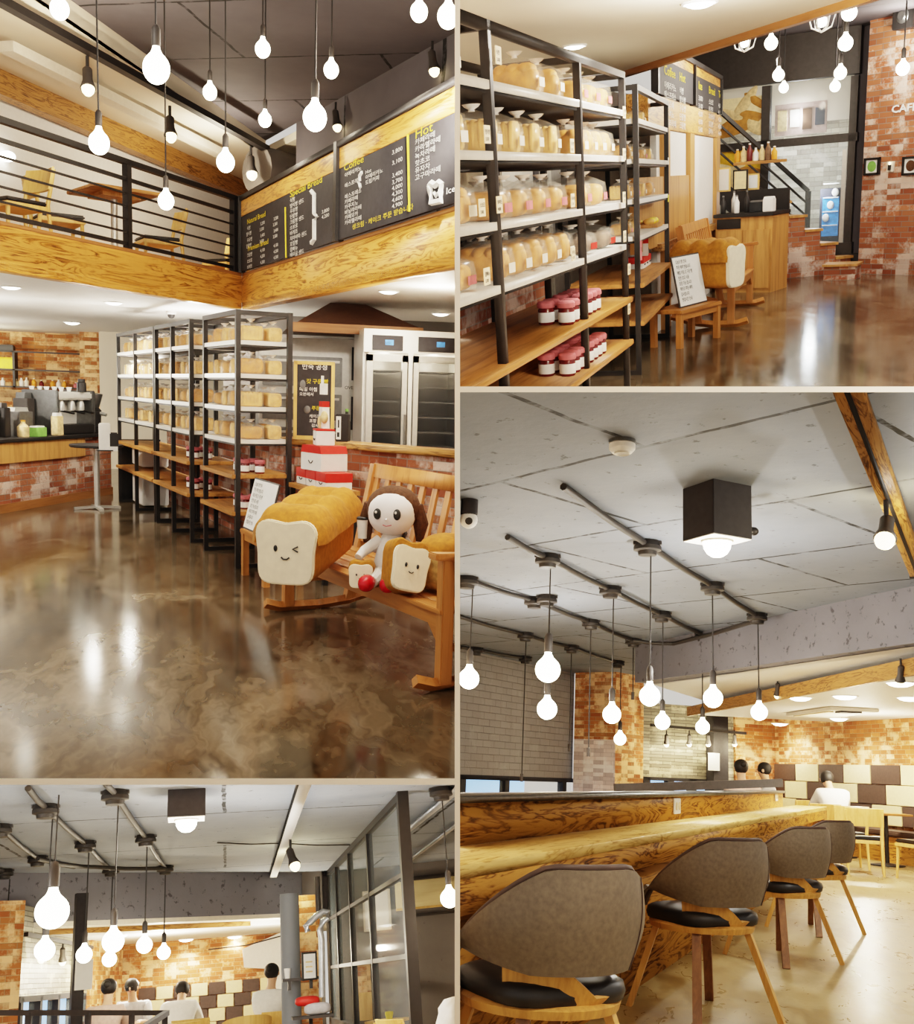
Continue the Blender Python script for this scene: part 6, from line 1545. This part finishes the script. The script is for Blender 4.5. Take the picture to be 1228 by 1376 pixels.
# white sloped stair soffit, at the right of the brick wall
p = Dd.D(332, 1300, yk - .3); pz = lambda px, py: Dd.D(px, py, yk - .3)
pts = [pz(326, 1275), pz(384, 1250), pz(384, 1330), pz(366, 1330), pz(362, 1302), pz(328, 1300)]
solo('stair_soffit', MB().add([q for q in pts] + [q + V((0, .25, 0)) for q in pts], [tuple(range(6)), tuple(range(11, 5, -1))] + [(i, (i + 1) % 6, 6 + (i + 1) % 6, 6 + i) for i in range(6)]), M['white'], 'white sloping stair underside in front of the far brick wall', 'wall', kind='structure', smooth=0)
a_, b_ = Dd.D(280, 1276, yk - 1), Dd.D(384, 1256, yk - 1)
solo('wall_cable', MB().tube([a_, a_.lerp(b_, .5) + V((0, 0, -.05)), b_], .012, 6), M['pipe'], 'loose cable running under the far white ceiling', 'cable')
# left: brick pier, shutters, window, post
lp0, lp1 = Dd.D(-60, 1320, 13.2), Dd.D(27, 1320, 13.6)
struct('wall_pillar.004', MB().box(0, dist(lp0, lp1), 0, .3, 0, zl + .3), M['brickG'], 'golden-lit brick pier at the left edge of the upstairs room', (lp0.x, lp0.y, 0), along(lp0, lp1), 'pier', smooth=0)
s0, s1 = Dd.D(24, 1320, 14.2), Dd.D(160, 1320, 20.9)
zs = Dd.W(70, 1338, s0, s1).z
s0.z = s1.z = 0
struct('wall_left.006', MB().box(0, dist(s0, s1), 0, .2, zs, zl + .3).box(0, dist(s0, s1), 0, .2, 0, zs - .5), M['shutter'], 'ribbed shutter wall behind the lit bulbs, upstairs', (s0.x, s0.y, 0), along(s0, s1), 'wall', smooth=0)
t = thing('window_4', 'low blue window under the shutters, upstairs', 'window', (s0.x, s0.y, 0), along(s0, s1)); t['kind'] = 'structure'
sx = lambda px: dist(s0, Dd.W(px, 1340, s0, s1))
FRM = MB().box(0, sx(104), -.04, .1, zs - .05, zs + .02)
for px in (26, 52, 76, 100): FRM.box(sx(px) - .06, sx(px) + .06, -.04, .1, zs - .5, zs)
part('window_frame', FRM, M['charcoal'], t); part('pane', MB().box(0, dist(s0, s1), .03, .04, zs - .5, zs), M['glass'], t)
solo('daylight_panel', MB().box(0, dist(s0, s1), .8, .85, zs - 1, zs + .5), M['skyglow'], 'pale blue daylight beyond the upstairs window', 'sky', (s0.x, s0.y, 0), along(s0, s1), kind='structure')
struct('wall_left.007', MB().box(sx(116), dist(s0, s1), -.05, 0, 0, zl + .3), M['brickG'], 'golden brick return beside the shutters, upstairs', (s0.x, s0.y, 0), along(s0, s1), 'wall', smooth=0)
p = Dd.D(104, 1320, 14.4); struct('trim_22', MB().box(-.07, .07, -.07, .07, 0, zl + .4), M['charcoal'], 'dark steel post before the shutters, upstairs', (p.x, p.y, 0), .3, 'post', smooth=0)
p = Dd.D(108, 1310, 14.2); solo('wall_notice', MB().box(-.10, .10, -.02, 0, -.17, .17), M['paper'], 'small white notice on the dark steel post, upstairs', 'notice', p + V((.04, -.02, 0)), .3)
rp, rq = Dd.W(30, 1258, s0, s1) + V((.1, -.35, 0)), Dd.W(118, 1275, s0, s1) + V((.1, -.35, 0))
solo('lighting_track', MB().bar(rp, rq, .05), M['black'], 'thin black lamp rail before the upstairs shutters', 'track')
for k, f in enumerate((.2, .5, .8)):
    p = rp.lerp(rq, f); spot(p, 'small lamp washing the upstairs shutters, %s from the pier' % ORD[k], .3, 0, 1, 0, 'upstairs shutter lamps'); lamp(p + V((.1, -.1, -.3)), 6, .05, (1, .85, .55))
# handrail of the stair opening
t = thing('stair_railing', 'dark steel railing around the stair opening at the bottom edge', 'railing', (0, 0, 0))
a_, b_ = Dd.D(-30, 1361, 8.0), Dd.D(224, 1361, 8.6)
c_ = Dd.D(176, 1392, 6.9)
part('top_rail', MB().bar(a_, b_, .04, .035), M['charcoal'], t); part('side_rail', MB().bar(b_, c_, .04, .035), M['charcoal'], t)
for f in (.25, .56, .80, .99): 
    q = a_.lerp(b_, f); part('post', MB().bar(q, V((q.x, q.y, 0)), .04), M['charcoal'], t)
for dz in (.10, .22, .36, .5, .64): part('rail_bar', MB().bar(a_ - V((0, 0, dz)), b_ - V((0, 0, dz)), .02), M['charcoal'], t)
# round column, brick strip, hose, frame, shelf
p = Dd.D(391, 1320, 12.9); rc = .105 * 12.9 / 12.9
solo('wall_column', MB().lathe([(.11, 0), (.11, bot - .0)], 28), M['colgrey'], 'smooth grey round column under the beam end', 'column', (p.x, p.y, 0), kind='structure', smooth=60)
sb = Dd.D(403, 1320, 13.3); struct('wall_right.002', MB().box(0, .25, 0, .2, 0, bot), M['brickG'], 'narrow brick strip beside the grey column', (sb.x, sb.y, 0), 0, 'wall', smooth=0)
yA = Dd.F(440, 1172, ZD).y
sb = Dd.D(409, 1320, yA - .3); struct('wall_right.003', MB().box(0, .31, 0, .2, 0, ZD), M['wallgrey'], 'grey wall end between the column and the glass screen', (sb.x, sb.y, 0), 0, 'wall', smooth=0)
p = Dd.D(416, 1300, 12.4)
t = thing('picture_frame', 'black-framed white notice leaning beside the grey column', 'picture', p + V((0, 0, -.11)), .15, None)
part('frame', MB().box(-.085, .085, 0, .03, -.02, .27), M['black'], t); part('print', MB().box(-.065, .065, -.005, 0, .0, .25), M['paper'], t)
for k in range(3): part('ink_line', MB().box(-.045, .03, -.008, -.005, .06 + .05 * k, .075 + .05 * k), M['sand'], t)
p = Dd.D(399, 1314, 12.5); t = thing('wall_shelf', 'small dark shelf by the grey column carrying the frame', 'shelf', p + V((-.1, -.05, 0)))
part('board', MB().box(-.06, .34, 0, .18, -.03, 0), M['dark'], t); part('bracket', MB().box(.0, .03, .02, .16, -.12, -.03), M['dark'], t); part('bracket', MB().box(.24, .27, .02, .16, -.12, -.03), M['dark'], t)
solo('paper_cup', MB().lathe([(.028, 0), (.037, .10), (.034, .105), (0, .1)], 14), M['white'], 'white paper cup on the small dark shelf by the column', 'cup', p + V((-.1, .04, .001)))
p = Dd.D(413, 1352, 12.0); t = thing('folded_cloths', 'pile of red and striped cloths on a ledge by the column', 'cloths', p)
part('red_cloth', MB().ball((0, 0, .05), (.13, .10, .05), .7), M['red'], t); part('striped_cloth', MB().ball((.10, -.05, -.03), (.14, .10, .06), .7), M['shirtgrey'], t)
p2 = p + V((0, 0, -.09)); t = thing('wall_ledge', 'dark ledge under the folded cloths', 'ledge', p2); part('board', MB().box(-.16, .26, -.14, .2, -.03, -.002), M['dark'], t); part('leg', MB().box(.02, .06, .1, .14, -p2.z, -.03), M['dark'], t)
# coiled pipe
ps = [Dd.D(x, y, 12.2) for x, y in ((414, 1252), (411, 1244), (416, 1240), (424, 1232), (434, 1225), (441, 1226), (441, 1234), (434, 1238), (430, 1250), (432, 1262), (433, 1340))]
solo('silver_hose', MB().tube(ps, .035, 8), M['silver'], 'silver flexible hose coiling down beside the glass screen', 'hose', smooth=70)
ps = [Dd.D(426, 1178, 12.3), Dd.D(428, 1225, 12.3)]; solo('wall_pipe', MB().tube(ps, .03, 8), M['pipe'], 'short grey pipe on the wall end below the ceiling', 'pipe', smooth=70)
# --- gridded glass screen
A0 = Dd.F(540, 1064, ZD); A1 = Dd.F(440, 1172, ZD)
gdir = (A1 - A0).normalized(); rzg = atan2(gdir.y, gdir.x); GLn = dist(A0, A1)
t = thing('glass_screen', 'tall dark-framed gridded glass screen receding from a thick post', 'glass partition', (A0.x, A0.y, 0), rzg)
gx = lambda px: dist(A0, Dd.W(px, 1200, A0, A1))
part('post', MB().box(-.05, .05, -.05, .05, 0, ZD), M['black'], t, label='thick near post of the screen')
for px in (499, 472, 454, 443): part('mullion', MB().box(gx(px) - .035, gx(px) + .035, -.035, .035, 0, ZD - .05), M['black'], t)
part('head_rail', MB().box(0, GLn, -.035, .035, ZD - .07, ZD), M['black'], t)
for y in (1181, 1287): 
    z = Dd.W(534, y, A0, A1).z; part('transom', MB().box(0, GLn, -.03, .03, z - .022, z + .022), M['pipe'], t)
z = Dd.W(452, 1366, A0, A1).z; part('sill', MB().box(.0, GLn, -.05, .05, max(.05, z - .5), z - .02), M['dark'], t)
part('pane', MB().box(.05, GLn, -.006, .006, z - .02, ZD - .07), M['glass'], t)
# room behind the screen
wq0, wq1 = Dd.D(441, 1320, yA + .15), Dd.D(640, 1320, yA - .9)
wq0.z = wq1.z = 0
wall('wall_right.004', wq0, wq1, 0, ZD, M['wallgrey'], 'brown-grey wall of the side room behind the glass screen')
rzq = along(wq0, wq1); qn = V((math.sin(rzq), -math.cos(rzq), 0))
def onQ(px, py, o=.03): return Dd.W(px, py, wq0, wq1) + qn * o
a_, b_ = onQ(533, 1218), onQ(640, 1180)
t = thing('roller_blind', 'cream roller blind glowing in the side room', 'blind', (a_.x, a_.y, 0), rzq)
bw = dist(a_, b_); zb0, zb1 = onQ(580, 1217).z, onQ(580, 1181).z; part('blind_sheet', MB().box(0, bw, -.01, .01, zb0, zb1), M['blind'], t); part('head_box', MB().box(-.03, bw, -.04, .04, zb1, zb1 + .06), M['dark'], t); part('bottom_bar', MB().box(0, bw, -.02, .02, zb0 - .03, zb0), M['lightwood'], t)
a_ = onQ(546, 1233); solo('wall_rail', MB().box(0, 3, -.03, .02, 0, .04), M['dark'], 'thin dark rail under the roller blind', 'rail', a_, rzq)
a_, b_ = onQ(478, 1372, .02), onQ(498, 1296, .02)
t = thing('doorway_opening', 'warm-lit opening to a brick room seen through the screen', 'opening', (a_.x, a_.y, 0), rzq)
part('brick_view', MB().box(0, dist(a_, b_), -.02, .0, (a_.z + b_.z) / 2, b_.z), M['brickG'], t); part('booth_view', MB().box(0, dist(a_, b_), -.02, .0, a_.z, (a_.z + b_.z) / 2), M['lightwood'], t)
p = onQ(506, 1228, .06); t = thing('picture_frame', 'pale wall panel glimpsed through the screen panes', 'picture', p, rzq); part('frame', MB().box(-.2, .25, 0, .03, -.25, .35), M['offwhite'], t); part('print', MB().box(-.17, .22, -.005, 0, -.22, .32), M['white'], t)
for k, ((x0, y0), (x1, y1)) in enumerate((((545, 1118), (640, 1040)), ((545, 1160), (640, 1088)))):
    a_, b_ = Dd.F(x0, y0, ZD - .05), Dd.F(x1, y1, ZD - .05)
    solo('silver_conduit', MB().tube([a_ - (b_ - a_) * .02, a_, b_], .035 if k == 0 else .025, 8), M['silver'], 'silver conduit on the ceiling beyond the screen, %s' % ('thicker, nearer the post' if k == 0 else 'thinner, farther from the eye'), 'conduit', smooth=60)
# --- ceiling fittings
p = Dd.F(251, 1064, ZD); box_lamp('charcoal cube lamp cut by the dividing wall, lower left view', p, radians(2), .30, .22)
t0_, t1_ = Dd.F(412, 1040, ZD - .03), Dd.F(362, 1190, ZD - .03)
t = thing('lighting_track', 'white lighting track on the slab ceiling, lower left view', 'track', t0_, along(t0_, t1_)); Lq = dist(t0_, t1_)
part('channel', MB().box(0, Lq, -.05, .05, -.05, .02), M['white'], t); part('conductor_slot', MB().box(0, Lq, .03, .056, -.045, .01), M['black'], t)
spot(Dd.F(390, 1128, ZD - .08), 'lit spotlight on the white ceiling track', -.6, .4, 1.25, 0); spot(Dd.F(365, 1186, ZD - .08), 'dark spotlight at the far end of the white ceiling track', .8, .5, 1.1, 0)
lamp(Dd.F(393, 1185, ZD - .45), 12, .05, (1, .85, .5))
ROWS = [[(134, 1034), (155, 1062), (196, 1122), (222, 1163)], [(38, 1054), (62, 1081), (115, 1130), (149, 1165)], [(-30, 1078), (0, 1108), (51, 1150), (100, 1162)], [(-50, 1140), (6, 1168)]]
HASR = [[0, 1, 1, 1], [0, 1, 1, 1], [0, 1, 1, 0], [0, 1]]
for ri, (row, has) in enumerate(zip(ROWS, HASR)):
    pts = [Dd.F(x, y, ZD) for x, y in row]; conduit('black cable conduit on the slab ceiling, %s run from the cube lamp' % ORD[ri], pts, ZD)
    for k, (p, h_) in enumerate(zip(pts, has)):
        if h_: rosette(p, 'dark ceiling rosette, %s along the %s conduit run from the cube lamp, upstairs' % (ORD[k], ORD[ri]), 'rosettes, lower left view')
conduit('loose black cable running along the beam top, lower left view', [Dd.F(51, 1150, ZD - .06), Dd.F(110, 1161, ZD - .06), Dd.F(222, 1164, ZD - .06)], ZD)
conduit('thin ceiling joint conduit running to the glass screen, lower left view', [Dd.F(292, 1131, ZD), Dd.F(380, 1132, ZD), Dd.F(470, 1134, ZD)], ZD, 'pipe', .008)
BUL = [(70, 1225, 40, (72, 1046), 'largest lit bulb, hanging before the beam, lower left view'), (60, 1277, 24, (62, 1081), 'lit bulb just below the largest bulb before the shutters'), (5, 1293, 17, (6, 1168), 'lit bulb before the brick pier at the left edge'), (113, 1283, 19, (115, 1130), 'lit bulb beside the dark steel post'),
       (152, 1265, 26, (154, 1062), 'lit bulb before the white far ceiling, above a smaller bulb'), (147, 1289, 17, (149, 1165), 'small lit bulb under its larger neighbour before the far bricks'), (194, 1270, 19, (196, 1122), 'lit bulb before the far white ceiling, middle of the row'), (220, 1280, 16, (222, 1163), 'smallest lit bulb at the far end of the row, lower left view')]
for (x, y, w_, rp_, lab) in BUL:
    p = Dd.F(rp_[0], rp_[1], ZD)
    if (x, y) == (70, 1225): p = Dd.F(72, 1046, ZD)
    t = pendant(x, y, w_, ZD - .122, lab, .17, 'globe', 'pendant bulbs upstairs', p)
    c = Dd.M.inverted() @ t.matrix_world.translation; lamp(c - V((0, 0, .17)), 9, .06)
p = Dd.D(603, 1205, 9.5); t = pendant(604, 1207, 24, ZD - .122, 'lit bulb on a dark fitting in the side room, cut by the divider', .16, 'globe', None, p); lamp(p - V((0, 0, .2)), 10, .06)
rosette(V((p.x, p.y, ZD)), 'dark ceiling cup of the side-room bulb, cut by the divider', None)
for k, (x, y) in enumerate(((315, 1258), (160, 1256), (250, 1262))): downlight(Dd.F(x, y, zl), 'white downlight in the far corner upstairs, %s of three' % ORD[k], .15, 60, 'upstairs corner downlights')
p = Dd.F(265, 1264, zl); t = thing('ceiling_speaker', 'small dark ceiling speaker in the far corner, lower left view', 'speaker', p); part('ring', MB().lathe([(.12, 0), (.12, -.03), (.08, -.04)], 18), M['dark'], t); part('grille', MB().lathe([(0, -.038), (.08, -.04), (.08, -.03)], 18), M['black'], t)
# --- dining furniture and people
def armchair(label, loc, rz):
    t = thing('tub_chair', label, 'chair', loc, rz, 'beech tub chairs')
    part('seat', MB().lathe([(.2, .40), (.24, .42), (.24, .46), (.2, .48), (0, .48)], 24), M['seatblack'], t)
    rows = []
    for i in range(6):
        z = .42 + .40 * i / 5; r = []
        for k in range(21): a = pi * (k / 20 - .5) * 1.15 - pi / 2; r.append(V((cos(a) * (.27 + .03 * i / 5), sin(a) * (.27 + .03 * i / 5), z - .10 * (abs(k - 10) / 10) ** 2 * (i / 5))))
        rows.append(r)
    part('backrest', MB().sheet(rows), M['lightwood'], t, solid=.02)
    for x in (-1, 1):
        for y in (-1, 1): part('leg', MB().tube([(x * .16, y * .16, .41), (x * .21, y * .21, 0)], [.02, .014], 8), M['lightwood'], t)
    return t
for (px, yy, rz, lab) in ((238, 13.5, 10, 'light wood chair at the end of the railing, back turned'), (263, 14.4, -10, 'light wood chair right of its twin before the man in white, lower left view'), (372, 14.4, 5, 'light wood chair beside the grey column')):
    p = Dd.D(px, 1320, yy); side_chair(lab, (p.x, p.y, 0), radians(rz), None, None, 'beech chairs upstairs')
p = Dd.D(331, 1320, 13.9); armchair('rounded light wood tub chair before the woman in white', (p.x, p.y, 0), radians(10))
for (px, yy, rz, lab) in ((50, 12.5, 40, 'light wood chair back seen through the railing bars, farthest left'), (85, 11.3, 10, 'light wood chair back seen through the railing bars, beside the post')):
    p = Dd.D(px, 1320, yy); side_chair(lab, (p.x, p.y, 0), radians(rz), None, None, 'beech chairs upstairs')
for px, yy, lab in ((160, 16.1, 'pale cafe table between the two talking guests, lower left view'), (244, 17.15, 'pale cafe table before the man in white, lower left view'), (388, 16.4, 'pale cafe table beyond the column, lower left view')):
    p = Dd.D(px, 1320, yy); cafe_table(lab, (p.x, p.y, 0), .1)
for (px, yy, rz, sh, lab, kw) in ((141, 15.2, -10, 'shirtpink', 'person in dusky pink leaning over a table, dark hair, lower left view', dict(hair='bun', lean=.3)), (181, 17.1, 172, 'shirtgrey', 'person in a pale grey shirt facing the eye at a table, lower left view', dict(hair='short', lean=.2, nod=.6)), (240, 15.9, -5, 'shirtwhite', 'person in white bowed over a table by the railing end, lower left view', dict(lean=.6, nod=1)), (362, 15.4, -25, 'shirtwhite', 'woman in white with dark bobbed hair near the grey column', dict(hair='bun', lean=.1)),
                                 (592, 8.3, -70, 'shirtwhite', 'person in white dozing over the side-room table, cut by the divider', dict(lean=.75, nod=1.3, arm=(.3, .3)))):
    p = Dd.D(px, 1320, yy); person(lab, (p.x, p.y, 0), radians(rz), M[sh], **kw)
    t = thing('wooden_stool', 'plain stool under the ' + lab.split(',')[0].replace('person', 'guest')[:70], 'stool', (p.x, p.y, 0))
    part('seat', MB().lathe([(.17, .36), (.18, .38), (.17, .395), (0, .395)], 20), M['lightwood'], t)
    for k in range(3): part('leg', MB().tube([(cos(k * 2.1) * .12, sin(k * 2.1) * .12, .37), (cos(k * 2.1) * .17, sin(k * 2.1) * .17, 0)], .016, 8), M['lightwood'], t)
p = Dd.D(560, 1320, 9.15); side_chair('light wood chair behind the dozing guest in the side room', (p.x, p.y, 0), radians(-70), None, None, 'beech chairs upstairs')
p = Dd.D(523, 1366, 14.6); t = thing('side_room_table', 'wooden table in the side room with a yellow cup', 'table', (p.x, p.y, 0), rzq); hz_ = max(.5, p.z - .03)
part('table_top', MB().box(-.25, .25, -.25, .25, hz_ - .03, hz_), M['lightwood'], t); part('post', MB().tube([(0, 0, 0), (0, 0, hz_ - .03)], .03, 10), M['black'], t)
solo('yellow_cup', MB().lathe([(.04, 0), (.055, .07), (.05, .09), (0, .095)], 16), M['yellowbox'], 'small yellow cup seen at the foot of the glass screen', 'cup', (p.x, p.y, hz_ + .001))
for x, y, z, e in ((-1.0, 4.5, 1.6, 70), (-2.5, 8, 1.6, 70), (.4, 9.5, 1.6, 60), (-3.5, 15.5, 1.6, 80), (-1, 17.5, 1.5, 120), (.8, 17, 1.5, 100), (3.2, 8.5, 2.1, 50)): lamp((x, y, z), e, .04, (1, .96, .9) if y < 12 else (1, .88, .68))  # unseen fill added to brighten the upstairs ceiling and far corner
# ================================================================== dividing walls, clipping where they stand, light, finish
def cam_pt(px, py, d): return EYE + cam2w(V(((px - CX) / F * d, (py - CY) / F * d, d)))
def wedge(name, x0, y0, x1, y1, d0, d1, label):
    vs = [cam_pt(x, y, d) for d in (d0, d1) for x, y in ((x0, y0), (x1, y0), (x1, y1), (x0, y1))]
    mb = MB().add(vs, [(0, 1, 2, 3), (7, 6, 5, 4), (0, 4, 5, 1), (1, 5, 6, 2), (2, 6, 7, 3), (3, 7, 4, 0)])
    use(A); me = mb.mesh(name, M['partition'], 0)
    o = bpy.data.objects.new(name, me); COL.objects.link(o); tagit(o, label, 'wall', None, 'structure')
wedge('wall_center', 611, -400, 618, 1776, 3.0, 24, 'upright cream dividing wall between the four rooms')
wedge('wall_right.009', 618, 519.5, 1700, 527, 3.0, 24, 'level cream dividing wall between the two right-hand rooms')
wedge('wall_left.009', -500, 1046, 611, 1054.5, 3.0, 24, 'level cream dividing wall between the two left-hand rooms')
bpy.context.view_layer.update()
LIM = {'A': [(1, 610.95), (-2, 1045.95)], 'B': [(-1, 618.05), (-2, 519.45)], 'C': [(-1, 618.05), (2, 527.05)], 'D': [(1, 610.95), (2, 1054.55)]}
def plane_for(code, val):
    # normal (world) pointing to the side that is cut away; code +1/-1: keep x<val / x>val, -2: keep y<val, 2: keep y>val
    if abs(code) == 1: n = V((F, 0, -(val - CX))) * (1 if code > 0 else -1)
    else: n = V((0, F, -(val - CY))) * (1 if code < 0 else -1)
    return cam2w(n).normalized()
cut = gone = 0
for o in list(scn.objects):
    root = o
    while root.parent: root = root.parent
    rn = ROOM_OF.get(root.name)
    if rn is None:
        # copies made with dup
        rn = root.get('_room')
    if o.type != 'MESH' or rn is None: continue
    Mw = o.matrix_world; Mi = Mw.inverted(); co = Mi @ EYE
    for code, val in LIM[rn]:
        nw = plane_for(code, val); nl = (Mw.to_3x3().transposed() @ nw).normalized()
        sd = [nl.dot(v.co - co) for v in o.data.vertices]
        if not sd or max(sd) <= 1e-5: continue
        if o.data.users > 1: o.data = o.data.copy()
        if min(sd) >= -1e-5:
            bpy.data.objects.remove(o); gone += 1; o = None; break
        bm = bmesh.new(); bm.from_mesh(o.data)
        r = bmesh.ops.bisect_plane(bm, geom=bm.verts[:] + bm.edges[:] + bm.faces[:], plane_co=co, plane_no=nl, clear_outer=True, dist=1e-5)
        ed = [g for g in r['geom_cut'] if isinstance(g, bmesh.types.BMEdge)]
        if ed: bmesh.ops.holes_fill(bm, edges=ed, sides=0)
        bm.to_mesh(o.data); bm.free(); cut += 1
for o in [o for o in scn.objects if o.type == 'EMPTY' and not o.children]: bpy.data.objects.remove(o)
for o in [o for o in scn.objects if o.type == 'MESH' and not len(o.data.polygons)]: bpy.data.objects.remove(o)
for o in [o for o in scn.objects if o.type == 'EMPTY' and not o.children]: bpy.data.objects.remove(o)
print('clipped', cut, 'removed', gone)
w = bpy.data.worlds.new('daylight'); scn.world = w; w.use_nodes = True  # even ambient fill added through the open room fronts
bg = w.node_tree.nodes['Background']; bg.inputs[0].default_value = (1, .94, .86, 1); bg.inputs[1].default_value = .55
scn.view_settings.view_transform = 'Filmic'; scn.view_settings.look = 'High Contrast'; scn.view_settings.exposure = .38
scn.cycles.max_bounces = 6; scn.cycles.diffuse_bounces = 3; scn.cycles.glossy_bounces = 3; scn.cycles.transparent_max_bounces = 16; scn.cycles.sample_clamp_indirect = 6
scn.cycles.use_adaptive_sampling = True; scn.cycles.adaptive_threshold = .025
